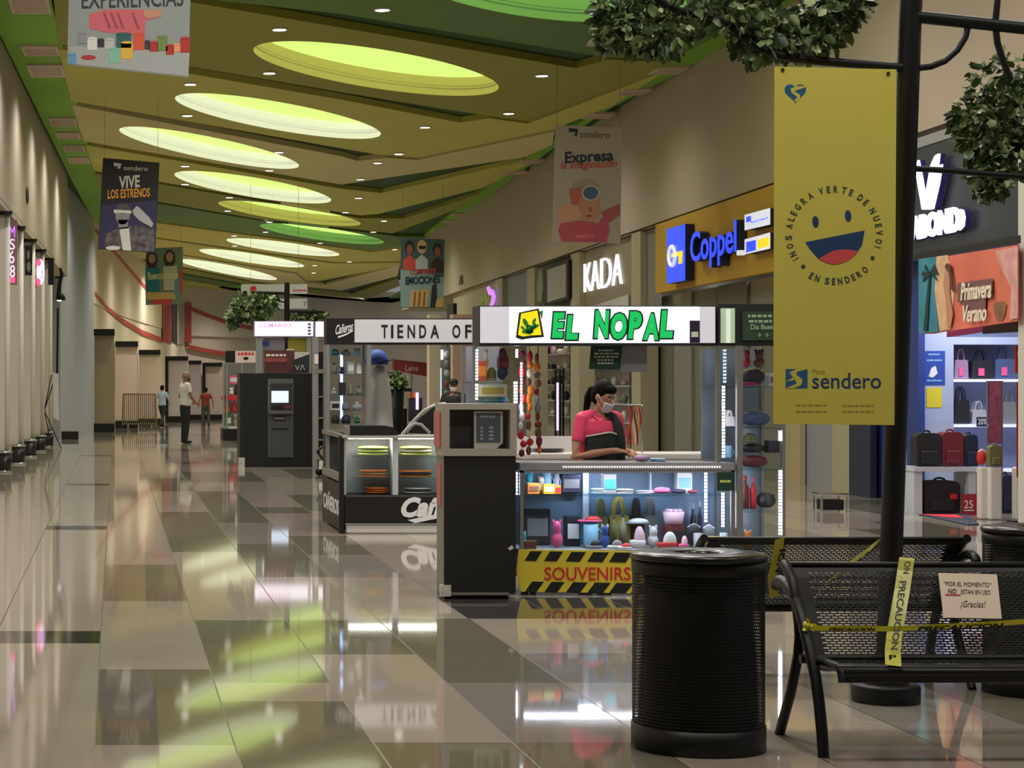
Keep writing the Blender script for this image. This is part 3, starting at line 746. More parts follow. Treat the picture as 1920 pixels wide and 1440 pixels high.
mb = MB(); ribbon(mb, t1, (.033, 0, -.004), TAPE2); ts_ = mb.build('tape_strip', r)
mb = MB(); a = at(1690, 1089, 9.13); b = at(1673, 1218, 8.89); d = b-a
U = Vector((1, 0, .0)); mb.text('PRECAUCION', a-U*.012+Vector((0, -.012, 0)), d.normalized(), U, d.length, .03, INK, .001, bold=.03)
a = at(1697, 1052, 9.24); b = at(1693, 1082, 9.18); d = b-a; mb.text('ON', a-U*.006+Vector((0, -.01, 0)), d.normalized(), U, d.length*.8, .028, INK, .001, bold=.03)
a = at(1667, 1237, 8.67); mb.text('P', a, X3, Z3, .03, .02, INK, .001, bold=.03); mb.build('tape_lettering', ts_)
t2 = [at(1511, 1176, 9.05), at(1540, 1178, 9.03), at(1600, 1179, 9.0), at(1680, 1179, 8.98), at(1760, 1175, 8.98), at(1840, 1171, 8.98), at(1960, 1163, 9.0)]
r = thing('caution_tape', 'bright yellow tape with black lettering tied across the noted bench from its arm', 'caution tape', tuple(t2[0]))
mb = MB(); ribbon(mb, t2, (0, 0, .011), TAPE); ts_ = mb.build('tape_strip', r)
mb = MB(); rnd = random.Random(2)
for k in range(16):
    c = at(1512, 1172, 9.05); d = Vector((rnd.uniform(-.3, 1), -rnd.uniform(0, .6), rnd.uniform(-1, 1))).normalized()
    e = Vector((rnd.uniform(-1, 1), rnd.uniform(-.3, .3), rnd.uniform(-1, 1))).normalized()*.008; L_ = rnd.uniform(.015, .045)
    mb.add([c+e, c-e, c-e+d*L_, c+e+d*L_], [(0, 1, 2, 3)], TAPE)
mb.ell(at(1512, 1172, 9.05), (.014, .03, .016), TAPE, 10, 8); mb.build('tape_knot', r)
mb = MB()
mb.text('PRECAUCION', at(1552, 1183, 8.99)-Vector((0, .012, 0)), X3, Z3, 88/F*9, .015, INK, .001, bold=.05, shear=.3)
mb.text('PRECAUCION', at(1718, 1183, 8.96)-Vector((0, .012, 0)), at(1880, 1176, 8.96)-at(1718, 1183, 8.96), Z3, 162/F*9, .019, INK, .001, bold=.05, shear=.2)
mb.build('tape_lettering', ts_)
def ybench2(z): return 10.84-.03+ (.745-z)*.6
t3 = [at(1652, 1012, 10.80), at(1640, 1022, 10.79), at(1590, 1060, 10.83), at(1545, 1100, 10.88), at(1520, 1130, 10.93)]
r = thing('caution_tape', 'yellow caution tape slanting down behind the bench turned away', 'caution tape', tuple(t3[-1]))
mb = MB(); ribbon(mb, t3, (.02, 0, .028), TAPE2); ts_ = mb.build('tape_strip', r)
mb = MB(); mb.text('PRECAUCION', at(1652, 1022, 10.76), at(1540, 1105, 10.80)-at(1652, 1022, 10.76), Vector((.6, 0, .8)), .36, .04, INK, .001, bold=.04); mb.build('tape_lettering', ts_)
t4 = [at(1462, 1010, 10.80), at(1458, 1040, 10.79), at(1448, 1080, 10.80), at(1452, 1120, 10.84)]
r = thing('caution_tape', 'crumpled yellow caution tape hanging at the end of the bench turned away', 'caution tape', tuple(t4[-1]))
mb = MB(); ribbon(mb, t4, (.024, 0, .006), M('dull_caution_tape', (176, 168, 60), .4)); ts_ = mb.build('tape_strip', r)
mb = MB(); mb.text('ION', at(1462, 1030, 10.76), at(1452, 1078, 10.77)-at(1462, 1030, 10.76), X3, .12, .03, INK, .001, bold=.05); mb.build('tape_lettering', ts_)
PAPER = M('cream_paper', (232, 214, 190), .7)
n0, n1, n2, n3 = at(1759, 1074, 9.225), at(1869, 1077, 9.225), at(1878, 1160, 9.07), at(1769, 1158, 9.07)
nt_ = thing('paper_note', 'handwritten cream paper note taped on the bench back', 'note', tuple(n3))
mb = MB(); mb.prism([n0, n3, n2, n1], (0, -.0015, 0), PAPER); sh_ = mb.build('sheet', nt_)
PEN = M('grey_pen_ink', (86, 76, 72), .6); RPEN = M('red_pen_ink', (206, 60, 56), .6)
mb = MB(); nr = (n1-n0).normalized(); nu = (n0-n3).normalized(); nl = nr.cross(nu); W_ = (n1-n0).length; H_ = (n0-n3).length
def note(s, u, v, w_, h_, mat, sh=.25, bold=0): mb.text(s, n3+nr*W_*u+nu*H_*v+nl*.003, nr, nu, W_*w_, H_*h_, mat, .0008, bold, sh)
note('"POR EL MOMENTO"', .08, .70, .80, .10, PEN); note('NO', .12, .53, .15, .11, PEN, bold=.02); note('ESTAN EN USO', .34, .53, .50, .10, PEN); note('¡Gracias!', .30, .20, .44, .18, PEN, .4)
mb.build('handwriting', sh_)
mb = MB(); mb.text('_', n3+nr*W_*.07+nu*H_*.49+nl*.003, nr, nu, W_*.26, H_*.025, RPEN, .0008); mb.build('red_underline', sh_)
# ============================================================ goods: one builder per kind, each item a thing of its own
def col(name, c, **k): return M(name, c, k.pop('rough', .6), **k)
GOODS = {k: M('goods_'+k, c, .55) for k, c in dict(pink=(236, 92, 146), palepink=(240, 190, 205), red=(200, 40, 44), orange=(236, 128, 40), yellow=(240, 200, 40), teal=(54, 160, 178),
    blue=(52, 84, 170), sky=(140, 190, 220), navy=(30, 36, 62), black=(30, 30, 34), grey=(126, 128, 130), white=(228, 226, 226), green=(66, 120, 60), lime=(206, 216, 110),
    olive=(112, 110, 70), brown=(110, 72, 48), maroon=(110, 34, 44), purple=(112, 70, 150), gold=(200, 170, 80), silver=(176, 178, 184), khaki=(140, 134, 108), cream=(232, 222, 198), lilac=(150, 120, 150), denim=(70, 86, 124)).items()}
def G(k): return GOODS[k]
def item(kind, loc, label, cat, w, h, d, c, c2=None, group=None, rotz=0.0, name=None):
    """small good standing at loc (bottom centre); w wide, h high, d deep"""
    x, y, z = loc
    r = thing(name or kind, label, cat, loc, group)
    m1 = G(c); m2 = G(c2) if c2 else m1
    mb = MB()
    if kind == 'box' or kind == 'carton':
        mb.box((x-w/2, y-d/2, z), (x+w/2, y+d/2, z+h), m1); bb = mb.build('box_body', r, bevel=.004)
        mb = MB(); mb.box((x-w*.4, y-d/2-.004, z+h*.25), (x+w*.4, y-d/2+.001, z+h*.75), m2); mb.build('printed_label', bb)
    elif kind == 'mug':
        R = w*.4; mb.lathe([(0, 0), (R*.95, 0), (R, h*.1), (R, h), (R*.9, h), (R*.88, h*.1), (0, h*.08)], loc, m1, 20); mb.build('mug_body', r)
        mb = MB(); mb.tube([(x+R*.95+R*.7*math.sin(PI*i/8), y, z+h*(.2+.6*i/8)) for i in range(9)], R*.13, m1, 8); mb.build('mug_handle', r)
    elif kind == 'bowl':
        mb.lathe([(0, 0), (w*.38, 0), (w*.42, h*.3), (w*.5, h), (w*.46, h), (w*.38, h*.25), (0, h*.15)], loc, m1, 28); mb.build('bowl_body', r)
        mb = MB(); rnd = random.Random(int(x*1000) % 99)
        for i in range(9): q = i*.7; mb.ell((x+w*.3*math.cos(q), y+d*.25*math.sin(q), z+h*1.0), w*.13, m2, 8, 6)
        mb.build('bowl_filling', r)
    elif kind == 'bottle':
        R = w/2; mb.lathe([(0, 0), (R, 0), (R, h*.62), (R*.4, h*.76), (R*.36, h*.9), (0, h*.9)], loc, m1, 18); mb.build('bottle_body', r)
        mb = MB(); mb.lathe([(R*.42, h*.86), (R*.42, h), (0, h)], loc, m2, 14); mb.build('bottle_cap', r)
    elif kind == 'cap':
        mb.lathe([(w*.46, 0), (w*.47, h*.3), (w*.40, h*.7), (w*.22, h*.95), (0, h)], loc, m1, 22); mb.build('cap_crown', r)
        mb = MB(); pts = [(x-w*.42, y-d*.2, z+.01), (x-w*.3, y-d*.55, z+.006), (x, y-d*.72, z+.004), (x+w*.3, y-d*.55, z+.006), (x+w*.42, y-d*.2, z+.01), (x, y-d*.1, z+.016)]
        mb.prism(pts, (0, 0, .008), m2); mb.build('cap_brim', r)
    elif kind == 'shoe':
        mb.lathe([(0, 0), (.5, 0), (.5, .3), (.46, .34), (0, .34)], (0, 0, 0), m2, 20)
        mb.v = [Vector((x+v.x*w, y+v.y*d, z+v.z*h)) for v in mb.v]; mb.build('shoe_sole', r)
        mb = MB(); mb.ell((x+w*.12, y, z+h*.35), (w*.34, d*.42, h*.62), m1, 14, 8)
        for v in mb.v: v.z = max(v.z, z+h*.2)
        mb.build('shoe_upper', r)
    elif kind == 'pouch':
        mb.ell((x, y, z+h/2), (w*.5, d*.5, h*.5), m1, 18, 10)
        for v in mb.v: v.z = max(v.z, z+h*.06)
        mb.build('pouch_body', r)
        mb = MB(); mb.tube([(x-w*.42, y-d*.1, z+h*.82), (x, y-d*.14, z+h*.97), (x+w*.42, y-d*.1, z+h*.82)], h*.045, m2, 6); mb.build('pouch_zip', r)
    elif kind == 'shirt':
        n = 3
        for i in range(n):
            hh = h/n; k = 1-.03*(i % 2)
            mb.ell((x+.01*(i % 2), y, z+hh*(i+.5)), (w*.54*k, d*.52, hh*.62), m1 if i != 1 else m2, 20, 8)
        mb.v = [Vector((min(max(v.x, x-w/2), x+w/2), v.y, max(v.z, z))) for v in mb.v]
        mb.build('folded_cloth', r)
    elif kind == 'toy':
        mb.ell((x, y, z+h*.30), (w*.42, d*.42, h*.30), m1, 14, 8); mb.ell((x, y-d*.05, z+h*.72), (w*.32, d*.34, h*.26), m1, 14, 8)
        mb.build('toy_body', r, remesh=min(w, h)*.06)
        for s_ in (-1, 1):
            mb = MB(); mb.ell((x+s_*w*.25, y, z+h*.93), (w*.10, d*.08, h*.10), m2, 8, 6); mb.build('toy_ear', r)
    elif kind == 'handbag':
        pts = [(-.5, 0), (.5, 0), (.47, .5), (.40, .62), (-.40, .62), (-.47, .5)]
        mb.prism([(x+u*w, y-d/2, z+v*h) for u, v in pts], (0, d, 0), m1); bb = mb.build('bag_body', r, bevel=.012)
        for s_ in (-1, 1):
            mb = MB(); mb.tube([(x+w*.24*math.cos(PI*i/10), y+s_*d*.3, z+h*(.58+.40*math.sin(PI*i/10))) for i in range(11)], .009, m1, 8); mb.build('bag_handle', r)
        if c2:
            mb = MB(); mb.box((x-w*.20, y-d/2-.012, z+h*.10), (x+w*.08, y-d/2-.004, z+h*.36), m2); mb.build('price_tag', bb)
    elif kind == 'backpack' or kind == 'suitcase':
        pts = []
        for i in range(25):
            t = PI*i/24; pts.append((x+w/2*math.copysign(abs(math.cos(t))**.45, math.cos(t)), z+h*.72+h*.28*math.sin(t)**.6 if 0 < i < 24 else z+h*.72))
        lp_ = [(x-w*.46, y-d/2, z), (x+w*.46, y-d/2, z), (x+w/2, y-d/2, z+h*.05)]+[(a, y-d/2, b) for a, b in pts]+[(x-w/2, y-d/2, z+h*.05)]
        mb.prism(lp_, (0, d, 0), m1); bb = mb.build('bag_shell', r, bevel=.02)
        mb = MB(); mb.tube([(x+w*.16*math.cos(PI*i/8), y, z+h*(.98+.09*math.sin(PI*i/8))) for i in range(9)], .012, m1, 8); mb.build('carry_handle', r)
        mb = MB(); mb.box((x-w*.34, y-d/2-.03, z+h*.08), (x+w*.34, y-d/2-.001, z+h*.46), m1); mb.build('front_pocket', r, bevel=.012)
        if c2:
            mb = MB(); mb.box((x+w*.18, y-d/2-.036, z+h*.44), (x+w*.38, y-d/2-.028, z+h*.60), m2); mb.build('price_tag', bb)
    if rotz: r.rotation_euler = (0, 0, rotz)
    return r
def pitem(kind, px0, py0, px1, py1, Y, label, cat, c, c2=None, d=None, **k):
    """item filling a pixel box at depth Y"""
    a = at(px0, py1, Y); b = at(px1, py0, Y); w = b.x-a.x; h = b.z-a.z
    return item(kind, ((a.x+b.x)/2, Y+(d or min(w, h))*.5, a.z), label, cat, w, h, d or min(w, h), c, c2, **k)
# ============================================================ souvenir kiosk EL NOPAL
KY = 15.5; K = KY/F
GLASS('shelf_glass_edge', (.84, .95, .96), .14)
GL = GLASS()
SIGNW = M('lit_sign_white', (250, 250, 255), .4, emit=1.0, ecol=(240, 240, 252)); SIGNL = M('faint_sign_white', (215, 214, 224), .4, emit=.30, ecol=(225, 225, 240))
kz = lambda py: CAMH-(py-VPY)*K
kx = lambda px: (px-VPX)*K
kio = thing('souvenir_kiosk', 'souvenir kiosk frame with the lit white EL NOPAL sign and glass towers', 'kiosk', (kx(1180), KY+.4, 0))
mb = MB(); mb.fbox(899, 573, 1343, 648, KY+.02, KY+.33, M('sign_box_dark', (30, 34, 34), .5)); mb.fbox(1346, 570, 1475, 648, KY+.05, KY+.33, MATS['sign_box_dark']); mb.build('sign_box', kio)
mb = MB(); mb.fbox(955, 575, 1312, 643, KY, KY+.022, SIGNW); lf_ = mb.build('lit_sign_face', kio)
mb = MB(); mb.fbox(901, 575, 955, 643, KY, KY+.022, SIGNL); mb.build('dim_sign_face', kio)
mb = MB(); mb.fbox(1312, 575, 1341, 643, KY, KY+.022, SIGNL); ef_ = mb.build('end_sign_face', kio)
NGR = M('nopal_green', (8, 190, 92), .5, emit=.5); NDK = M('nopal_dark_outline', (16, 40, 34), .6); NYE = M('nopal_yellow', (250, 226, 10), .5, emit=.45); NGR2 = M('nopal_deep_green', (30, 130, 60), .5, emit=.1)
mb = MB()
mb.fpoly([(973, 586), (1010, 578), (1020, 632), (996, 634), (978, 637), (967, 633)], KY, NDK, .003, .001)
mb.fpoly([(977, 588), (1007, 582), (1015, 628), (995, 629), (980, 631), (971, 628)], KY, NYE, .003, .004)
mb.fpoly([(1011, 584), (1018, 582), (1016, 600)], KY, NGR2, .003, .001)
mb.build('sign_logo_tile', lf_)
mb = MB()
for c in ((992, 618, 7, 9, 0), (985, 605, 4, 9, .5), (989, 622, 11, 4, 0), (1000, 613, 4, 8, -.5), (1001, 602, 2.6, 6, -.5), (1005, 612, 2.5, 6, -1.0), (980, 615, 2.5, 5, .8)): mb.fell(c[0], c[1], c[2], c[3], KY, NGR2, .002, .0075, rot=-c[4])
mb.build('cactus_print', lf_)
for body, x0, y0, x1, y1 in (('EL', 1034, 588, 1085, 635), ('NOPAL', 1113, 584, 1263, 635)):
    n = len(body); xs = x0
    wt = {'N': 1.1, 'O': 1.15, 'P': 1.0, 'A': 1.1, 'L': .95, 'E': 1.0}; tw = sum(wt[c] for c in body)
    mb = MB(); mg = MB()
    for i, c in enumerate(body):
        we = (x1-x0)*wt[c]/tw; dy = (-2, 3, 0, 4, -2)[i % 5]
        mb.ftext(c, xs-2.5, y0+dy-3, xs+we+1.5, y1+dy*.6+3, KY, NDK, .003, bold=.09, shear=.12, lift=.001)
        mg.ftext(c, xs+.5, y0+dy, xs+we-2, y1+dy*.6, KY, NGR, .003, bold=.055, shear=.12, lift=.0045)
        xs += we
    mb.build('letter_outline', lf_); mg.build('sign_letters', lf_)
mb = MB(); mb.frect(1293, 601, 1312, 643, KY, M('card_sticker', (36, 32, 58), .5), .002, .001); mb.frect(1296, 622, 1309, 632, KY, M('sticker_white', (220, 214, 200), .5), .002, .003); mb.build('card_sticker', lf_)
mb = MB(); mb.fbox(1352, 578, 1378, 643, KY+.03, KY+.05, M('lightbox_green', (180, 205, 170), .5, emit=.25)); mb.fbox(1362, 580, 1370, 643, KY+.025, KY+.04, M('lightbox_white', (225, 232, 220), .5, emit=.4)); mb.build('corner_lightbox', kio)
CH = M('chalkboard_green', (40, 66, 44), .6); CHK = M('chalk_lettering', (150, 176, 140), .6)
mb = MB(); mb.fbox(1393, 584, 1462, 638, KY+.03, KY+.05, CH); gb_ = mb.build('green_board', kio)
mb = MB(); mb.blur(1402, 590, 1447, 595, KY+.03, CHK, .001); mb.blur(1404, 600, 1447, 605, KY+.03, CHK, .001, 2); mb.ftext('Dia Buen', 1407, 608, 1450, 618, KY+.03, CHK, .002, bold=.02, lift=.002)
mb.ftext('+ +', 1420, 624, 1442, 632, KY+.03, CHK, .002, lift=.002); mb.build('board_lettering', gb_)
# posts
for x0, x1, y1, yy in ((887, 894, 1090, KY+.09), (1382, 1393, 1113, KY-.02), (1467, 1473, 1113, KY+.05), (1344, 1351, 866.5, KY+.05)):
    mb = MB(); a = at(x0, y1, yy); b = at(x1, 648, yy); mb.box((a.x, yy, max(0, a.z) if y1 < 1000 else 0), (b.x, yy+.045, b.z), ALU); mb.build('frame_post', kio)
for x0, x1 in ((887, 892), (1466, 1472)):
    mb = MB(); a = at(x0, 700, KY+.5); mb.box((kx(x0), KY+.5, 0), (kx(x1), KY+.54, kz(648)), ALU); mb.build('frame_post', kio)
# left tower shelves and glass
mb = MB(); mb.box((kx(888), KY+.10, kz(1090)), (kx(972), KY+.5, kz(860)), M('tower_base_dark', (36, 36, 38), .5)); mb.build('tower_base', kio)
for yy in (716, 757, 860):
    mb = MB(); mb.box((kx(890), KY+.10, kz(yy)-.01), (kx(958), KY+.48, kz(yy)), MATS['shelf_glass_edge']); mb.build('tower_shelf', kio)
mb = MB(); mb.box((kx(894), KY+.48, kz(860)), (kx(958), KY+.5, kz(648)), M('tower_back_panel', (170, 176, 190), .4)); mb.build('tower_back', kio)
mb = MB(); mb.box((kx(895), KY+.09, kz(858)), (kx(972), KY+.094, kz(650)), GL); mb.build('tower_glass', kio)
def ledstrip(x0, x1, y0, y1, Y, par, mat=LED):
    mb = MB(); n = max(4, int((y1-y0)/6))
    for i in range(n):
        a = y0+(y1-y0)*i/n; b = y0+(y1-y0)*(i+.62)/n; mb.fbox(x0, a, x1, b, Y, Y+.006, mat)
    mb.build('led_strip', par)
ledstrip(892, 896, 655, 715, KY+.10, kio); ledstrip(891, 896, 720, 752, KY+.10, kio)
ledstrip(967, 971, 655, 672, KY+.25, kio); ledstrip(963.5, 970, 716, 758, KY+.25, kio); ledstrip(976, 979, 680, 776, KY+.28, kio); ledstrip(968, 970.5, 886, 930, KY+.075, kio)
# right tower
mb = MB(); mb.box((kx(1352), KY+.52, kz(865)), (kx(1381), KY+.54, kz(652)), M('mirror_back', (140, 156, 166), .25, .3)); mb.box((kx(1381), KY+.52, kz(1100)), (kx(1470), KY+.54, kz(652)), M('mirror_back', (140, 156, 166), .25, .3)); mb.build('tower_back', kio)
for yy in (725, 803, 882, 960, 1040):
    mb = MB(); mb.box((kx(1392), KY+.05, kz(yy)-.008), (kx(1469), KY+.52, kz(yy)), MATS['shelf_glass_edge']); mb.build('tower_shelf', kio)
for yy in (727, 864):
    mb = MB(); mb.box((kx(1352), KY+.08, kz(yy)-.008), (kx(1380), KY+.51, kz(yy)), MATS['shelf_glass_edge']); mb.build('tower_shelf', kio)
mb = MB(); mb.box((kx(1392), KY+.03, kz(1100)), (kx(1469), KY+.034, kz(650)), GL); mb.build('tower_glass', kio)
mb = MB(); mb.box((kx(1393), KY+.03, kz(1113)), (kx(1470), KY+.5, kz(1060)), MATS['tower_base_dark']); mb.build('tower_base', kio)
ledstrip(1354, 1359, 724, 860, KY+.1, kio); ledstrip(1460, 1465, 882, 1005, KY+.08, kio); ledstrip(1460, 1465, 808, 828, KY+.08, kio); ledstrip(1356, 1362, 655, 720, KY+.3, kio, M('soft_led', (190, 215, 245), .4, emit=1.0))
# hanging green notice and grey card under the sign
hn = thing('hanging_notice', 'dark green notice with white text hanging under the EL NOPAL sign', 'notice', tuple(at(1137, 693, KY+.2)))
mb = MB(); mb.fpoly([(1108, 648.5), (1167, 648.5), (1163, 693), (1104, 692)], KY+.2, M('notice_green', (22, 62, 46), .5), .004); nc_ = mb.build('notice_card', hn)
mb = MB()
for i, (a, b) in enumerate(((1122, 1150), (1114, 1160), (1114, 1158), (1120, 1150), (1120, 1150))): mb.blur(a, 655.5+i*6, b, 658.5+i*6, KY+.196, M('notice_white', (190, 200, 190), .6), .001, i)
mb.build('notice_lettering', nc_)
hn = thing('hanging_card', 'plain grey card hanging beside the dark green notice', 'card', tuple(at(1190, 698, KY+.22)))
mb = MB(); mb.fpoly([(1167, 648.5), (1213, 648.5), (1213, 698), (1164, 697)], KY+.22, M('grey_card', (140, 138, 146), .6), .004); mb.build('card_sheet', hn)

# glass counter
ct = thing('display_counter', 'lit glass display counter above the SOUVENIRS board', 'display counter', (kx(1180), KY+.3, 0))
D0, D1 = KY, KY+.56
x0, x1 = kx(975), kx(1378.5)
mb = MB(); mb.box((x0, D0, kz(883)), (x1, D1, kz(868)), M('counter_top_grey', (142, 142, 146), .35)); mb.box((x0, D0, kz(886.5)), (x1, D0+.025, kz(882)), MATS['counter_top_grey']); mb.build('counter_top', ct)
mb = MB(); mb.box((x0, D0+.01, kz(1040)), (x1, D1, kz(1031)), M('counter_deck', (150, 152, 158), .4)); mb.build('counter_deck', ct)
mb = MB(); mb.box((x0, D1-.02, kz(1031)), (x1, D1, kz(884)), M('counter_back_panel', (120, 146, 172), .35)); mb.build('back_panel', ct)
mb = MB(); mb.box((x0+.02, D0+.1, kz(930)-.008), (x1-.02, D1-.03, kz(930)), MATS['shelf_glass_edge']); mb.build('glass_shelf', ct)
mb = MB(); mb.box((x0, D0+.004, kz(1031)), (x1, D0+.008, kz(883)), GL); mb.build('front_glass', ct)
mb = MB(); mb.box((x0+.002, D0, kz(1031)), (x0+.006, D1, kz(883)), GL); mb.build('side_glass', ct)
for a, b in ((975, 982), (1371, 1378.5)):
    mb = MB(); mb.fbox(a, 883, b, 1031, D0, D0+.03, ALU); mb.build('corner_post', ct)
mb = MB(); mb.fbox(1093, 884, 1104, 975, D1-.1, D1-.03, M('white_divider', (200, 210, 225), .4)); mb.build('divider_post', ct)
mb = MB(); mb.fbox(1218, 886, 1222, 926, D1-.1, D1-.06, M('white_divider', (200, 210, 225), .4)); mb.build('divider_post', ct)
mb = MB(); mb.box((x0+.05, D0+.06, 0.10), (x1, D1, kz(1040)), M('counter_plinth_dark', (28, 28, 30), .6)); mb.build('plinth', ct)
for cx_ in (x0+.12, x1-.12):
    for cy_ in (D0+.14, D1-.1):
        mb = MB(); mb.lathe([(0, -.02), (.05, -.02), (.05, .02), (0, .02)], (cx_, cy_, .05), M('caster_rubber', (24, 24, 24), .6), 18, axis=Matrix.Rotation(PI/2, 3, 'Y')); mb.box((cx_-.03, cy_-.03, .06), (cx_+.03, cy_+.03, .11), BLACK); mb.build('caster', ct)
ledstrip(1321, 1326, 886, 981, D0+.30, ct); ledstrip(1353, 1358, 924, 990, D0+.18, ct)
mb = MB()
for i in range(62): mb.fbox(1056+i*4.8, 874.2, 1058.2+i*4.8, 876.8, D0-.006, D0, M('led_bead', (250, 250, 255),   .3, emit=1.5))
mb.build('led_beads', ct)
TOPFILL = M('counter_fill_glow', (250, 250, 255), .3, emit=34, ecol=(226, 232, 255))
mb = MB(); mb.box((kx(1105), D0+.34, kz(890)), (kx(1150), D0+.38, kz(889)), TOPFILL); mb.box((kx(985), D0+.06, kz(884.3)), (kx(1370), D0+.14, kz(883.3)), TOPFILL); mb.build('fill_bar', ct)  # added glowing bars, one hidden behind the lip, to brighten the case
SY = M('hazard_yellow', (226, 204, 60), .5, vary=.04, scale=2); SK = M('hazard_black', (24, 24, 22), .5); SR = M('souvenir_red', (206, 54, 40), .5)
sb = thing('sign_board', 'yellow SOUVENIRS board with black hazard stripes under the glass counter', 'sign', (kx(1170), KY-.02, kz(1113)))
mb = MB(); mb.fpoly([(968, 1068), (972, 1030), (1376, 1036), (1376, 1115), (976, 1109), (968, 1072)], KY-.012, SY, .012); bs_ = mb.build('board_sheet', sb)
mb = MB()
for i in range(12):
    xx = 985+i*36.5+(0 if i < 2 else 4*(i-1))
    if xx > 1350: break
    ww = 22+min(i, 4)*2.5; dy = 5*(xx-985)/300
    mb.fpoly([(xx+9, 1033+dy), (xx+9+ww, 1033.5+dy), (xx+ww-3, 1052+dy), (xx-2, 1051+dy)], KY-.012, SK, .002, .0125)
    mb.fpoly([(xx+12, 1090+dy), (xx+12+ww, 1090.5+dy), (xx+ww-3, 1111+dy*.6), (xx-2, 1110+dy*.6)], KY-.012, SK, .002, .0125)
mb.build('hazard_stripes', bs_)
mb = MB(); mb.ftext('SOUVENIRS', 1020, 1063, 1182, 1088, KY-.012, SR, .003, bold=.012, lift=.0125); mb.build('board_lettering', bs_)
tk = thing('price_card', 'small dark green price card on the counter corner post', 'card', tuple(at(1360, 920, KY-.01)))
mb = MB(); mb.frect(1344, 885, 1377, 920, KY-.004, M('notice_green', (22, 62, 46), .5), .003); mb.build('card_sheet', tk)
mb = MB(); mb.blur(1350, 900, 1370, 905, KY-.006, G('lime'), .002); mb.build('card_print', tk)

# goods inside the counter (shelf top z at py 930, deck at py 1031)
sh = lambda x0, y0, x1, Y, kind, c, c2, label, cat, **k: pitem(kind, x0, y0, x1, 930*1.0+ (Y-KY)*(-13), Y, label, cat, c, c2, **k)
S_ = [('box', 990, 906, 1012, 'orange', 'brown', 'small orange trinket box on the upper shelf of the counter', 'box'), ('box', 1020, 908, 1040, 'yellow', 'cream', 'yellow carton on the upper shelf of the counter', 'box'),
      ('carton', 1040, 910, 1052, 'orange', 'red', 'orange-red carton beside the yellow carton', 'box'), ('toy', 1008, 893, 1026, 'cream', 'orange', 'cream figurine with orange ears behind the trinket boxes', 'figurine'),
      ('toy', 984, 884, 1006, 'teal', 'sky', 'teal figurine in the upper corner of the glass counter', 'figurine'), ('mug', 1018, 886, 1038, 'sky', None, 'pale blue mug on the upper shelf of the counter', 'mug'),
      ('mug', 1040, 888, 1052, 'silver', None, 'silver cup on the upper shelf of the counter', 'mug'), ('shirt', 1110, 916, 1150, 'sky', 'white', 'pale blue folded cloth on the upper shelf of the counter', 'folded cloth'),
      ('shirt', 1152, 917, 1190, 'white', 'grey', 'white folded cloth on the upper shelf of the counter', 'folded cloth'), ('shirt', 1196, 920, 1228, 'silver', 'white', 'silver folded cloth on the upper shelf of the counter', 'folded cloth'),
      ('pouch', 1228, 914, 1260, 'pink', 'white', 'pink pouch lying on the upper shelf of the counter', 'pouch'), ('pouch', 1262, 917, 1290, 'navy', 'grey', 'navy pouch lying on the upper shelf of the counter', 'pouch'),
      ('pouch', 1292, 919, 1312, 'maroon', 'grey', 'maroon pouch lying on the upper shelf of the counter', 'pouch'), ('carton', 1132, 889, 1156, 'grey', 'teal', 'grey carton with a teal label on the upper shelf', 'box'),
      ('carton', 1270, 886, 1298, 'white', 'sky', 'white carton standing at the back of the upper shelf', 'box')]
for n_, (kind, a, y0, b, c, c2, lab, cat) in enumerate(S_):
    Y = KY+(.22 if n_ not in (3, 4, 5, 6, 14) else .36)
    pitem(kind, a, y0, b, 713+(930-713)*KY/Y-.6, Y, lab, cat, c, c2, d=.09)
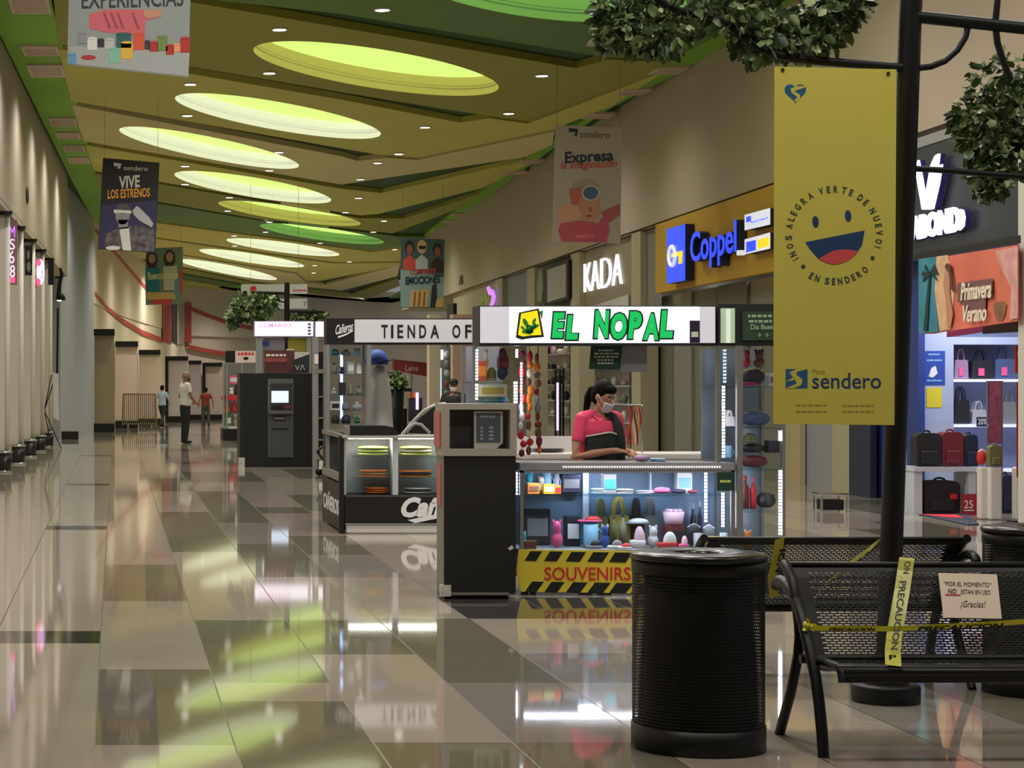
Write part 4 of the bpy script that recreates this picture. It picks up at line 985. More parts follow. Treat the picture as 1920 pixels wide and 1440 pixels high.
D_ = [('carton', 984, 955, 1032, 'black', 'grey', 'black carton at the post end of the counter deck', .42), ('toy', 1034, 976, 1060, 'pink', 'pink', 'pink toy animal on the counter deck', .12), ('carton', 1062, 968, 1088, 'black', 'white', 'black carton next to the pink toy', .30),
      ('mug', 1094, 984, 1128, 'sky', None, 'pale blue mug on the counter deck', .14), ('shoe', 1086, 968, 1132, 'red', 'pink', 'red slipper lying across the cartons in the counter', .22), ('toy', 1126, 984, 1146, 'blue', 'white', 'blue toy on the counter deck', .10),
      ('bottle', 1148, 966, 1160, 'olive', 'black', 'olive bottle on the counter deck', .25), ('bottle', 1164, 962, 1178, 'khaki', 'black', 'khaki bottle on the counter deck', .25), ('shoe', 1166, 972, 1222, 'white', 'grey', 'white slipper on top of the goods in the counter', .3),
      ('handbag', 1118, 934, 1140, 'olive', None, 'small olive bag hanging at the back of the counter', .44), ('handbag', 1144, 932, 1182, 'gold', None, 'gold bag standing at the back of the counter', .44), ('handbag', 1186, 934, 1206, 'black', None, 'small black bag at the back of the counter', .44),
      ('handbag', 1208, 932, 1236, 'grey', None, 'grey bag with handles at the back of the counter', .44), ('bowl', 1246, 960, 1287, 'palepink', 'palepink', 'pale pink tub filled with pink balls in the counter', .28), ('carton', 1248, 984, 1284, 'maroon', 'black', 'maroon carton under the pink tub', .28),
      ('shoe', 1184, 986, 1214, 'palepink', 'white', 'pale pink shoe on the counter deck', .12), ('toy', 1216, 986, 1240, 'white', 'palepink', 'white toy on the counter deck', .14), ('shoe', 1234, 996, 1272, 'white', 'red', 'white shoe with a red sole on the counter deck', .10), ('shoe', 1274, 1004, 1292, 'palepink', 'pink', 'small rose shoe on the counter deck', .08),
      ('pouch', 1290, 982, 1318, 'black', 'silver', 'black pouch with a silver zip on the counter deck', .2), ('pouch', 1320, 984, 1344, 'grey', 'white', 'grey pouch on the counter deck', .2), ('mug', 1300, 1000, 1322, 'silver', None, 'silver mug on the counter deck', .1),
      ('carton', 1326, 1006, 1352, 'gold', 'brown', 'gold carton on the counter deck', .08), ('shoe', 1100, 1012, 1130, 'black', 'grey', 'black shoe at the front of the counter deck', .06), ('shoe', 1140, 1012, 1170, 'grey', 'white', 'grey shoe at the front of the counter deck', .06),
      ('carton', 982, 1014, 1006, 'brown', 'maroon', 'small brown carton at the front of the counter deck', .05), ('toy', 976, 996, 990, 'teal', 'teal', 'small teal toy by the corner post of the counter', .06), ('shoe', 1160, 1018, 1186, 'red', 'white', 'red shoe at the front of the counter deck', .04),
      ('mug', 1352, 1000, 1370, 'white', None, 'white mug at the dark end of the counter deck', .14), ('bottle', 1298, 944, 1308, 'black', 'silver', 'black bottle at the back of the counter', .4), ('bottle', 1312, 940, 1320, 'navy', 'silver', 'navy bottle at the back of the counter', .4), ('carton', 1054, 890, 1090, 'navy', 'grey', 'large navy carton behind the shelf of the counter', .45)]
for kind, a, y0, b, c, c2, lab, dd in D_:
    dd = min(dd, .41); Y = KY+dd; zt = at(a, y0, Y).z; zb = kz(1031)+.003
    A = at(a, 900, Y); B = at(b, 900, Y); dp = .11 if dd > .1 else .05
    if kind in ('shoe',) and lab.endswith('in the counter'): zb = zt-.045
    if kind == 'bowl': zb = at(a, 984, Y).z
    if lab.startswith('maroon carton'): zt = at(a, 985, Y).z
    if lab.startswith('large navy'): zb = kz(930)+.003
    item(kind, ((A.x+B.x)/2, Y+dp/2, zb), lab, {'carton': 'box', 'toy': 'toy', 'mug': 'mug', 'shoe': 'shoe', 'bottle': 'bottle', 'handbag': 'bag', 'bowl': 'tub', 'pouch': 'pouch'}[kind], B.x-A.x, zt-zb, dp, c, c2)
# tower goods
for kind, a, y0, b, yb, c, c2, lab, cat in [
    ('handbag', 936, 654, 954, 690, 'maroon', None, 'maroon cloth bag on the high shelf of the narrow tower', 'bag'), ('box', 894, 677, 913, 715, 'red', 'orange', 'red souvenir box in the narrow tower', 'box'), ('cap', 914, 688, 934, 715, 'black', 'grey', 'black cap in the narrow tower', 'cap'),
    ('pouch', 934, 684, 957, 715, 'navy', 'grey', 'navy backpack lying in the narrow tower', 'bag'), ('carton', 898, 721, 950, 745, 'cream', 'gold', 'cream picture box standing on the light blue parcel shelf', 'box'), ('shirt', 890, 745, 956, 757, 'teal', 'sky', 'light blue wrapped parcel on the tower shelf', 'parcel'),
    ('toy', 905, 655, 920, 690, 'white', 'cream', 'white plush toy on the high shelf of the narrow tower', 'toy'),
    ('pouch', 1395, 690, 1440, 724, 'navy', 'yellow', 'navy souvenir bag with a yellow zip in the glass tower by the banner', 'bag'), ('shirt', 1394, 716, 1424, 725, 'pink', 'pink', 'pink folded cloth under the navy souvenir bag', 'folded cloth'), ('carton', 1442, 700, 1462, 725, 'white', 'lilac', 'white carton beside the navy souvenir bag', 'box'),
    ('toy', 1396, 655, 1412, 690, 'red', 'pink', 'red toy hanging at the top of the glass tower', 'toy'), ('toy', 1414, 655, 1440, 690, 'brown', 'blue', 'brown toy hanging at the top of the glass tower', 'toy'),
    ('pouch', 1396, 770, 1450, 802, 'denim', 'silver', 'denim bag in the glass tower by the banner', 'bag'), ('cap', 1396, 812, 1424, 830, 'olive', 'khaki', 'olive cap on the black bag in the glass tower', 'cap'), ('pouch', 1394, 832, 1440, 851, 'black', 'grey', 'black bag in the glass tower', 'bag'),
    ('pouch', 1394, 854, 1445, 881, 'maroon', 'pink', 'deep pink purse below the black bag in the glass tower', 'purse'), ('carton', 1440, 826, 1462, 850, 'black', 'navy', 'small black carton beside the purse in the glass tower', 'box'),
    ('bottle', 1394, 892, 1408, 959, 'maroon', 'red', 'tall maroon bottle on the low shelf of the glass tower', 'bottle'), ('bottle', 1410, 896, 1422, 959, 'red', 'pink', 'tall red bottle on the low shelf of the glass tower', 'bottle'), ('pouch', 1424, 924, 1460, 959, 'black', 'navy', 'dark bundle on the low shelf of the glass tower', 'bag'),
    ('toy', 1396, 994, 1416, 1038, 'orange', 'white', 'orange toy at the bottom of the glass tower', 'toy'), ('mug', 1361, 836, 1377, 860, 'sky', None, 'pale blue mug behind the tall light strip', 'mug'), ('handbag', 1361, 770, 1378, 800, 'white', None, 'white bag hanging behind the tall light strip', 'bag')]:
    Yt = KY+.2 if b < 1000 else KY+.22
    k_ = KY/Yt
    yb2 = 713+(yb-713)*k_ if yb in (715, 758, 725, 803, 882, 960, 1040, 802, 881, 959, 1038, 724) else yb
    yb2 -= .8
    pitem(kind, a, y0, b, yb2, Yt, lab, cat, c, c2, d=.10 if b-a < 30 else .16)
# dreamcatcher strings with dangling trinkets beside the tower
rnd = random.Random(11)
for i, (px, y0, y1) in enumerate(((979, 655, 850), (993, 660, 845), (1009, 664, 842))):
    r = thing('trinket_string', ['string of red and white hanging trinkets next to the light strip', 'string of orange hanging trinkets in front of the grey shop column', 'string of brown hanging trinkets nearest to the shop assistant'][i], 'hanging trinkets', tuple(at(px, y1, KY+.34)))
    mb = MB(); mb.tube([at(px, 648, KY+.34), at(px, y1, KY+.34)], .004, G('brown'), 5); mb.build('string', r)
    for k in range(12):
        y = y0+(y1-y0)*k/11.5; x = px+rnd.uniform(-3, 3); c = rnd.choice([['red', 'silver', 'white', 'maroon'], ['orange', 'brown', 'red', 'cream'], ['brown', 'grey', 'maroon', 'orange']][i])
        mb = MB(); p = at(x, y+8, KY+.33+rnd.uniform(-.03, .03)); mb.ell(p, (rnd.uniform(.016, .028), .02, rnd.uniform(.025, .045)), G(c), 10, 7); mb.build('trinket', r)
# back counter of the kiosk
bc = thing('service_counter', 'white service counter behind the shop assistant', 'counter', (kx(1170), KY+2.0, 0))
a = at(985, 850, 17.5); b = at(1345, 850, 17.5)
mb = MB(); mb.box((a.x, 17.5, .0), (b.x, 17.95, a.z-.05), M('counter_front_grey', (120, 120, 124), .5)); mb.build('counter_body', bc)
mb = MB(); mb.box((a.x-.02, 17.46, a.z-.05), (b.x+.02, 17.98, a.z), WHITE); mb.build('counter_top', bc, bevel=.01)
mb = MB(); mb.box((a.x, 17.9, a.z), (at(1072, 815, 17.9).x, 17.95, at(1072, 818, 17.9).z), WHITE); mb.build('upstand', bc)
pitem('shirt', 1000, 841, 1062, 848, 17.6, 'dark folded cloth on the white service counter', 'folded cloth', 'black', 'grey', d=.2)
pitem('pouch', 1192, 853, 1222, 866.5, KY+.12, 'pink and grey purse lying on the glass counter by the assistant', 'purse', 'lilac', 'palepink', d=.12)
pitem('shirt', 1222, 860, 1252, 866.5, KY+.15, 'light blue cloth lying on the glass counter', 'folded cloth', 'sky', 'white', d=.14)
# keyring cluster beside the assistant
r = thing('trinket_string', 'bunch of reddish bead necklaces hanging behind the assistant\'s arm', 'hanging trinkets', tuple(at(1185, 845, 16.9)))
for i in range(7):
    mb = MB(); x = 1180+i*3; mb.tube([at(x+3*math.sin(k*.6+i), 762+k*8, 16.9+.01*i) for k in range(10)], .007, G(['red', 'brown', 'orange', 'cream', 'maroon', 'gold', 'red'][i]), 6); mb.build('bead_strand', r)
mb = MB(); mb.tube([at(1177, 760, 16.92), at(1203, 760, 16.92)], .008, ALU, 6); mb.tube([at(1203, 760, 16.92), at(1204, 846, 17.5), at(1204, 847.5, 17.52)], .008, ALU, 6); mb.build('hook_rail', r)

# ============================================================ black information stand before the kiosk
IY = 15.2; X0, X1 = at(832, 0, IY).x, at(967, 0, IY).x; iz = lambda py: CAMH-(py-VPY)*IY/F
st = thing('information_stand', 'tall black stand with a glazed grey display head beside the souvenir counter', 'information stand', ((X0+X1)/2, IY+.19, 0))
GREYM = M('grey_metal_sheet', (128, 126, 118), .45, .2)
mb = MB(); mb.box((X0, IY+.01, .03), (X1, IY+.33, iz(853)), GREYM); mb.build('stand_body', st)
mb = MB(); mb.box((X0+.005, IY, .045), (X1-.0, IY+.012, iz(854)), M('matt_black_panel', (17, 17, 17), .55)); mb.build('front_panel', st)
mb = MB(); mb.box((X0+.01, IY+.02, 0), (X1-.05, IY+.36, .03), BLACK); mb.build('stand_foot', st)
mb = MB(); mb.box((X0-.02, IY-.012, .03), (X1-.05, IY+.0, .048), GREYM); mb.build('kick_trim', st)
HD = M('display_head_grey', (158, 152, 140), .45)
mb = MB()
mb.fbox(830, 757, 969, 768, IY-.02, IY+.34, HD); mb.fbox(830, 842, 969, 855, IY-.02, IY+.34, HD); mb.fbox(830, 768, 843, 842, IY-.02, IY+.34, HD); mb.fbox(957, 768, 969, 842, IY-.02, IY+.34, HD)
mb.build('display_frame', st)
mb = MB(); mb.fbox(843, 768, 957, 842, IY+.28, IY+.31, M('dark_display_back', (44, 46, 52), .5)); mb.build('display_back', st)
mb = MB(); mb.fpoly([(888, 771), (942, 771), (942, 830), (930, 841), (888, 841)], IY+.06, WHITE, .02); np_ = mb.build('notice_plate', st)
mb = MB(); mb.frect(893, 775, 938, 830, IY+.04, M('blue_grey_notice', (88, 98, 122), .5), .003); mb.build('notice_screen', np_)
mb = MB()
mb.blur(900, 779, 930, 783, IY+.036, G('silver'), .001)
for i in range(4):
    mb.fell(903, 802+i*7, 3, 2.4, IY+.036, G('silver'), .001, .001); mb.fell(921, 802+i*7, 5, 2.4, IY+.036, G('silver'), .001, .001)
mb.build('notice_print', np_)
mb = MB(); mb.fbox(843, 768, 957, 842, IY+.005, IY+.009, GL); mb.build('display_glass', st)
mb = MB(); mb.box((X0-.022, IY+.05, iz(838)), (X0-.006, IY+.33, iz(772)), M('faded_red_sheet', (176, 104, 98), .6)); mb.build('side_sheet', st)
mb = MB(); mb.box((X0-.006, IY+.1, iz(950)), (X0+.001, IY+.3, iz(870)), M('faded_red_sheet', (176, 104, 98), .6)); mb.build('side_sheet', st)
mb = MB(); mb.box((X0-.02, IY-.015, iz(1118)), (X0+.05, IY+.08, iz(1097)), M('worn_white_paint', (190, 188, 178), .6, vary=.1, scale=20)); mb.build('foot_cover', st)
mb = MB(); mb.fpoly([(952, 1028), (960, 1022), (963, 1028), (956, 1032)], IY, WHITE, .003, .002); mb.build('paper_scrap', st)
pitem('carton', 848, 800, 886, 839, IY+.14, 'black device box standing behind the display glass', 'box', 'black', 'navy', d=.1)
# ============================================================ black and white cap shop kiosk (TIENDA OF...)
CY = 21.7; ck = CY/F
cx = lambda px: (px-VPX)*ck
cz = lambda py: CAMH-(py-VPY)*ck
WHT = M('kiosk_white', (196, 196, 192), .4); KBLK = M('kiosk_black', (17, 17, 18), .5, spec=.35)
SGRY = M('shop_sign_white', (196, 196, 200), .45, emit=.10, ecol=(215, 213, 218))
kt = thing('shop_kiosk', 'black and white shop kiosk with the long TIENDA OF sign', 'kiosk', (cx(760), CY+1.0, 0))
S1 = 23.3
mb = MB(); mb.fbox(612, 597, 960, 646, S1, S1+.3, KBLK); mb.build('sign_box', kt)
mb = MB(); mb.fbox(665, 599, 955, 642, S1-.02, S1, SGRY); sf_ = mb.build('sign_face', kt)
mb = MB()
for c, x0, x1 in (('T', 715, 727), ('I', 733, 737.5), ('E', 745, 756), ('N', 764, 778), ('D', 786, 799), ('A', 807, 823), ('O', 848, 863), ('F', 872, 884), ('I', 893, 897), ('C', 905, 918), ('I', 926, 930)):
    mb.ftext(c, x0, 609, x1, 634, S1-.02, KBLK, .006, bold=.02, lift=.0005)
mb.build('sign_lettering', sf_)
SCR = M('script_white', (206, 206, 206), .5, emit=.1)
mb = MB(); mb.ftext('Cañeros', 629, 610, 662, 628, S1-.0, SCR, .006, bold=.02, shear=.35, lift=.002, x_up=8); mb.build('script_logo', kt)
mb = MB(); mb.fpoly([(633, 631), (650, 625), (661, 619), (662, 621), (648, 629), (634, 634)], S1, SCR, .006, .002); mb.build('logo_underline', kt)
# side and counter
def cpart(name, a, b, m, **k):
    mb = MB(); mb.box(a, b, m); return mb.build(name, kt, **k)
XL = cx(645)
XE = cx(958)
cf_ = cpart('counter_fascia', (XL, CY, cz(982)), (XE, CY+.5, cz(928)), KBLK, bevel=.02)
cpart('counter_base', (XL+.02, CY-.02, 0.0), (XE, CY+.5, cz(982)), WHT, bevel=.02)
cpart('base_trim', (XL+.01, CY-.03, cz(984)), (XE, CY+.3, cz(981)), ALU)
cpart('counter_edge', (cx(636), CY-.005, 0), (XL, CY+.06, cz(818)), KBLK)
cpart('counter_top', (XL-.02, CY-.02, cz(822)), (XE, CY+.52, cz(817)), M('counter_edge_grey', (150, 150, 142), .4), bevel=.005)
cpart('case_back', (XL, CY+.46, cz(928)), (XE, CY+.5, cz(822)), M('case_back_grey', (205, 203, 205), .5))
cpart('case_side', (XL, CY+.02, cz(928)), (XL+.025, CY+.46, cz(822)), WHT)
for x in (742, 850): cpart('case_divider', (cx(x-5), CY+.02, cz(928)), (cx(x+5), CY+.46, cz(822)), M('case_divider_white', (205, 205, 215), .4))
for y in (857, 898): cpart('case_shelf', (cx(668), CY+.05, cz(y)-.008), (XE, CY+.45, cz(y)), MATS['shelf_glass_edge'])
cpart('case_glass', (XL, CY+.004, cz(928)), (XE, CY+.008, cz(822)), GL)
CASEL = M('case_tube_light', (255, 252, 240), .3, emit=22)
cpart('case_light', (XL+.06, CY+.10, cz(823.2)), (XE-.05, CY+.16, cz(822.2)), CASEL)
XS = 2.30
cpart('side_panel', (XS, CY+.06, 0.02), (XS+.03, CY+2.05, .50), KBLK)
cpart('side_band', (XS-.005, CY+.08, .52), (XS+.03, CY+2.05, .60), GREYM)
cpart('side_glass', (XS+.01, CY+.08, .60), (XS+.015, CY+2.0, .98), GL)
cpart('side_back', (XS+.35, CY+.5, .05), (XS+.4, CY+2.0, .96), M('pale_blue_panel', (150, 158, 172), .5))
cpart('side_rail', (XS-.005, CY+.08, .97), (XS+.03, CY+2.05, 1.01), GREYM)
mb = MB(); mb.text('CAÑEROS', (XS-.0005, CY+1.9, .16), (0, -1, 0), Z3, 1.6, .2, SCR, .003, bold=.02); mb.build('side_lettering', kt)
mb = MB(); mb.ftext('Cañ', 752, 933, 830, 971, CY, SCR, .006, bold=.05, shear=.3, lift=.001, x_up=3); mb.build('front_script', cf_)
mb = MB(); mb.fpoly([(764, 975), (815, 965), (850, 962), (850, 966), (800, 976), (778, 981)], CY, SCR, .006, .001); mb.build('script_underline', cf_)
# glass tower
T0 = S1; tx = lambda px: (px-VPX)*T0/F; tz = lambda py: CAMH-(py-VPY)*T0/F
for x0, x1, dy in ((612, 618, 0), (688, 696, 0), (618, 622, .44), (688, 693, .44)): cpart('tower_post', (tx(x0), T0+dy, 0), (tx(x1), T0+dy+.05, tz(646)), ALU)
cpart('tower_base', (tx(613), T0+.02, 0), (tx(694), T0+.46, tz(812)), KBLK)
for y in (666, 702, 742, 770, 795): cpart('tower_shelf', (tx(618), T0+.04, tz(y)-.006), (tx(688), T0+.44, tz(y)), MATS['shelf_glass_edge'])
cpart('tower_glass', (tx(618), T0+.015, tz(811)), (tx(688), T0+.019, tz(648)), GL)
mb = MB(); mb.fbox(638, 665, 643, 785, T0+.3, T0+.31, M('blue_led', (170, 190, 255), .4, emit=2.5)); mb.build('led_strip', kt)
cpart('tower_side_glass', (tx(612)-.004, T0+.05, tz(811)), (tx(612), T0+.44, tz(648)), GL)
rnd = random.Random(5)
n_ = 0
for y, cs in ((666, ('teal', 'grey', 'sky')), (702, ('grey', 'navy', 'silver', 'white')), (742, ('silver', 'navy', 'khaki', 'grey')), (770, ('white', 'grey', 'silver')), (795, ('black', 'navy', 'green'))):
    for i, c in enumerate(cs):
        w_ = 62/len(cs); x0 = 621+i*w_; hh = rnd.uniform(14, 26) if y > 666 else rnd.uniform(9, 13)
        T_ = T0+.12; yb = 713+(y-713)*T0/T_-.5
        lev = {666: 'highest', 702: 'second', 742: 'third', 770: 'fourth', 795: 'lowest'}[y]
        kd = ['cap', 'bottle', 'toy', 'carton'][(i+n_) % 4]
        pitem(kd, x0, yb-hh, x0+w_*.8, yb, T_, f'{c} {dict(cap="cap", bottle="bottle", toy="figurine", carton="box")[kd]} on the {lev} shelf of the tower under the script logo', dict(cap="cap", bottle="bottle", toy="figurine", carton="box")[kd], c, rnd.choice(['white', 'black', 'navy']), d=.12)
    n_ += 1
# folded shirts on the counter shelves
for x0, y0, x1, y1, c, c2, lab in ((673, 837, 731, 857, 'lime', 'lime', 'pale lime folded shirts in the first bay, upper shelf'), (752, 837, 812, 857, 'lime', 'cream', 'pale lime folded shirts in the second bay, upper shelf'),
        (676, 881, 731, 898, 'orange', 'gold', 'orange folded shirts in the first bay, middle shelf'), (750, 882, 813, 898, 'orange', 'black', 'orange and black folded shirts in the second bay, middle shelf'),
        (686, 914, 731, 928, 'orange', 'orange', 'orange folded shirts at the bottom of the first bay'), (760, 915, 812, 928, 'white', 'black', 'white and black folded shirts at the bottom of the second bay')):
    Y_ = CY+.12; yb = 713+(y1-713)*CY/Y_-1.2
    pitem('shirt', x0, y0, x1, yb, Y_, lab, 'folded shirts', c, c2, d=.26, name='folded_shirt')
# things on and behind the counter
r = thing('cash_register_cover', 'black rounded box standing on the white counter of the cap kiosk', 'box', tuple(at(696, 817, CY+.1)))
mb = MB(); mb.fpoly([(650, 797), (716, 797), (730, 800), (738, 808), (742, 814), (650, 814)], CY+.35, KBLK, .3); mb.build('cover_shell', r)
mb = MB(); mb.fbox(649, 799, 656, 814, CY+.04, CY+.3, GREYM); mb.build('side_plate', r)
r = thing('folding_chair', 'black mesh chair with white curved frame behind the counter', 'chair', tuple(at(790, 815, 24.2))[:2]+(0,))
mb = MB(); A = [at(754, 815, 24.2), at(775, 790, 24.25), at(795, 770, 24.3), at(815, 760, 24.35), at(835, 757, 24.4)]
mb.tube(A, .02, WHT, 8); mb.tube([at(752, 818, 24.1), at(766, 802, 24.1), at(778, 794, 24.1), at(790, 796, 24.1), at(806, 812, 24.1)], .016, WHT, 8); mb.build('curved_frame', r)
mb = MB(); mb.prism([at(765, 812, 24.3), at(790, 782, 24.3), at(812, 764, 24.3), at(840, 760, 24.3), at(840, 815, 24.3)], (0, .05, 0), M('black_mesh', (36, 36, 34), .7, vary=.3, scale=40)); mb.build('mesh_back', r)
for x in (770, 830):
    mb = MB(); p = at(x, 814, 24.3); mb.tube([p, (p.x, p.y, 0)], .016, BLACK, 8); mb.build('leg', r)
r = thing('display_bust', 'grey-white tapering display bust wearing a blue cap beside the glass tower', 'display stand', tuple(at(712, 815, 24.0))[:2]+(0,))
mb = MB(); p = at(712, 815, 24.0)
mb.lathe([(.09, 0), (.11, .02), (.155, .5), (.17, 1.0), (.145, 1.4), (.11, 1.62), (.05, 1.72), (0, 1.73)], (p.x, p.y, 0), M('bust_grey', (176, 174, 168), .5), 24, sx=.9); mb.build('bust_body', r)
mb = MB(); q = at(706, 684, 24.0); mb.lathe([(.13, 0), (.135, .04), (.11, .12), (.06, .165), (0, .175)], q, GOODS['blue'], 20); mb.build('cap_crown', r)
mb = MB(); mb.prism([q+Vector(v) for v in ((-.1, -.05, .0), (0, -.16, .0), (.16, -.1, .05), (.12, .06, .03))], (0, 0, .01), KBLK); mb.build('cap_brim', r)

# ============================================================ cash machine in its black cabinet
AY = 38.5
am = thing('atm', 'black cash machine cabinet with a glowing screen', 'cash machine', tuple(at(517, 875, AY))[:2]+(0,))
def fpart(par, name, x0, y0, x1, y1, Y0, Y1, m, **k):
    mb = MB(); mb.fbox(x0, y0, x1, y1, Y0, Y1, m); return mb.build(name, par, **k)
fpart(am, 'cabinet_body', 450, 700, 585, 874, AY, AY+.9, KBLK)
mb = MB(); a = at(455, 875, AY+.05); b = at(580, 875, AY+.8); mb.box((a.x, a.y, 0), (b.x, b.y, a.z+.02), BLACK); mb.build('cabinet_foot', am)
MG = M('machine_grey', (86, 88, 90), .45)
fpart(am, 'machine_surround', 502, 710, 550, 858, AY-.03, AY+.01, M('machine_frame', (92, 96, 90), .45)); fa_ = fpart(am, 'upper_fascia', 507, 719, 548, 770, AY-.05, AY-.03, M('machine_dark', (40, 42, 42), .4))
ld_ = fpart(am, 'lower_door', 503, 776, 549, 857, AY-.06, AY-.03, M('machine_door', (64, 65, 66), .5)); fpart(fa_, 'screen', 509, 733, 541, 755, AY-.06, AY-.05, M('atm_screen', (205, 222, 250), .3, emit=.9))
fpart(am, 'key_shelf', 504, 770, 549, 776, AY-.16, AY-.03, MG); fpart(fa_, 'keypad', 512, 761, 530, 767, AY-.07, AY-.05, KBLK); fpart(fa_, 'card_slot', 533, 760, 545, 767, AY-.07, AY-.05, GOODS['maroon'])
fpart(ld_, 'cash_slot', 512, 780, 536, 789, AY-.08, AY-.06, KBLK); fpart(ld_, 'slot_lip', 514, 783, 534, 786, AY-.09, AY-.08, GREYM); fpart(ld_, 'lower_handle', 510, 803, 542, 806, AY-.07, AY-.06, KBLK)
fpart(am, 'worn_corner', 447, 858, 459, 878, AY-.03, AY+.1, M('worn_white_paint', (190, 188, 178), .6))
fpart(am, 'header_board', 496, 657, 552, 700, AY+.5, AY+.6, M('header_maroon', (96, 44, 42), .5)); mb = MB(); mb.blur(499, 664, 536, 668, AY+.5, M('header_script', (220, 200, 190), .5, emit=.2), .002); mb.build('header_lettering', am)
fpart(am, 'header_strip', 497, 671, 538, 679, AY+.48, AY+.5, M('header_red', (160, 74, 66), .5))
r = thing('sign_board', 'dark navy sign board reading VA beside the cash machine', 'sign', tuple(at(566, 700, AY+.3)))
mb = MB(); mb.fpoly([(552, 674), (580, 664), (580, 699), (552, 699)], AY+.3, M('sign_navy', (26, 32, 44), .5), .02); mb.fpoly([(552, 660), (580, 660), (580, 664), (552, 674)], AY+.3, WHITE, .02); mb.build('board_sheet', r)
mb = MB(); mb.ftext('VΛ', 553, 684, 572, 694, AY+.28, WHITE, .004, lift=.001); mb.build('board_lettering', r)
# racks between the cash machine and the cap kiosk
r = thing('display_rack', 'slim dark rack with steel posts between the cash machine and the cap kiosk', 'rack', tuple(at(598, 840, 37))[:2]+(0,))
for x0, x1 in ((586, 597), (607, 611)):
    mb = MB(); a = at(x0, 632, 37); b = at(x1, 632, 37); mb.box((a.x, 37, 0), (b.x, 37.06, a.z), ALU); mb.build('rack_post', r)
fpart(r, 'rack_back', 596, 660, 610, 836, 37.3, 37.35, KBLK)
for y in (743, 783, 824): fpart(r, 'rack_shelf', 596, y, 609, y+2, 37, 37.3, ALU)
fpart(r, 'rack_sign', 590, 664, 597, 682, 36.96, 37, M('rack_sign_white', (220, 200, 200), .5, emit=.2)); fpart(r, 'rack_top', 590, 692, 609, 700, 36.98, 37.2, GREYM)
r = thing('folded_cart', 'small dark folded cart leaning at the foot of the slim rack', 'cart', tuple(at(602, 888, 34.9))[:2]+(0,))
mb = MB()
for a, b in (((594, 846), (608, 836)), ((594, 846), (606, 862)), ((608, 836), (606, 886)), ((597, 862), (598, 886))): mb.tube([at(*a, 34.9), at(*b, 34.9)], .02, BLACK, 8)
mb.build('cart_frame', r)
for x in (598, 606):
    mb = MB(); p = at(x, 884, 34.9); mb.lathe([(0, -.02), (.06, -.02), (.06, .02), (0, .02)], (p.x, p.y, .062), BLACK, 16, axis=Matrix.Rotation(PI/2, 3, 'X')); mb.build('wheel', r)
fpart(r, 'white_card', 598, 864, 609, 880, 34.8, 34.82, WHITE)

# ============================================================ far kiosks, hanging sign, second planter post
r = thing('shop_kiosk', 'glass kiosk with lit white sign in faint pink letters above the cash machine', 'kiosk', tuple(at(545, 850, 41.5))[:2]+(0,))
SW2 = M('far_lit_sign', (245, 240, 255), .4, emit=1.0, ecol=(244, 238, 255))
fpart(r, 'sign_box', 477, 602, 590, 632, 41.5, 41.9, M('sign_trim_lilac', (130, 110, 140), .5)); fpart(r, 'sign_face', 478, 603, 587, 630, 41.46, 41.5, SW2); fpart(r, 'corner_sign_face', 592, 603, 613, 631, 41.5, 41.56, SW2)
mb = MB(); mb.ftext('COMARGO', 486, 606, 546, 614, 41.46, M('pink_letter', (238, 150, 205), .5, emit=.5), .005, bold=.02, lift=.001); mb.build('sign_lettering', r)
mb = MB(); [mb.frect(577, 606+i*6, 583, 610+i*6, 41.46, M('lilac_letter', (120, 90, 130), .5), .005, .001) for i in range(4)]; mb.build('small_lettering', r)
for x0, x1 in ((480, 492), (575, 583), (586, 593)):
    mb = MB(); a = at(x0, 632, 41.55); b = at(x1, 632, 41.55); mb.box((a.x, 41.55, 0), (b.x, 41.65, a.z), ALU); mb.build('kiosk_post', r)
fpart(r, 'inner_board', 496, 634, 534, 656, 41.7, 41.75, M('inner_lilac_board', (168, 160, 178), .5)); fpart(r, 'blue_card', 487, 640, 504, 648, 41.66, 41.7, GOODS['blue']); fpart(r, 'yellow_panel', 540, 634, 577, 662, 41.7, 41.75, M('ochre_panel', (190, 178, 60), .5)); fpart(r, 'white_card', 537, 654, 552, 680, 41.6, 41.65, WHITE)
fpart(r, 'kiosk_counter', 480, 730, 600, 850, 41.7, 42.6, KBLK)
r = thing('shop_kiosk', 'glass showcase kiosk with a red and white sign left of the cash machine', 'kiosk', tuple(at(440, 826, 57))[:2]+(-.05,))
fpart(r, 'sign_panel', 441, 658, 482, 680, 57, 57.2, M('pale_pink_sign', (214, 190, 186), .5)); fpart(r, 'dark_sign', 423, 658, 441, 680, 57, 57.2, KBLK)
mb = MB(); mb.blur(446, 661, 476, 666, 57, GOODS['red'], .002); mb.fell(461, 672, 5, 3, 57, KBLK, .004, .001); mb.build('sign_lettering', r)
fpart(r, 'showcase_base', 418, 804, 482, 826, 57, 58.4, KBLK); fpart(r, 'showcase_back', 420, 682, 482, 804, 58.0, 58.1, M('case_back_dim', (110, 108, 104), .5))
for x0, x1 in ((418, 421), (424, 427), (452, 455)): fpart(r, 'kiosk_post', x0, 680, x1, 804, 57, 57.06, ALU)
fpart(r, 'red_header', 418, 742, 450, 750, 57.1, 57.9, GOODS['red']); fpart(r, 'mid_shelf', 420, 800, 482, 804, 57.05, 57.9, WHITE)
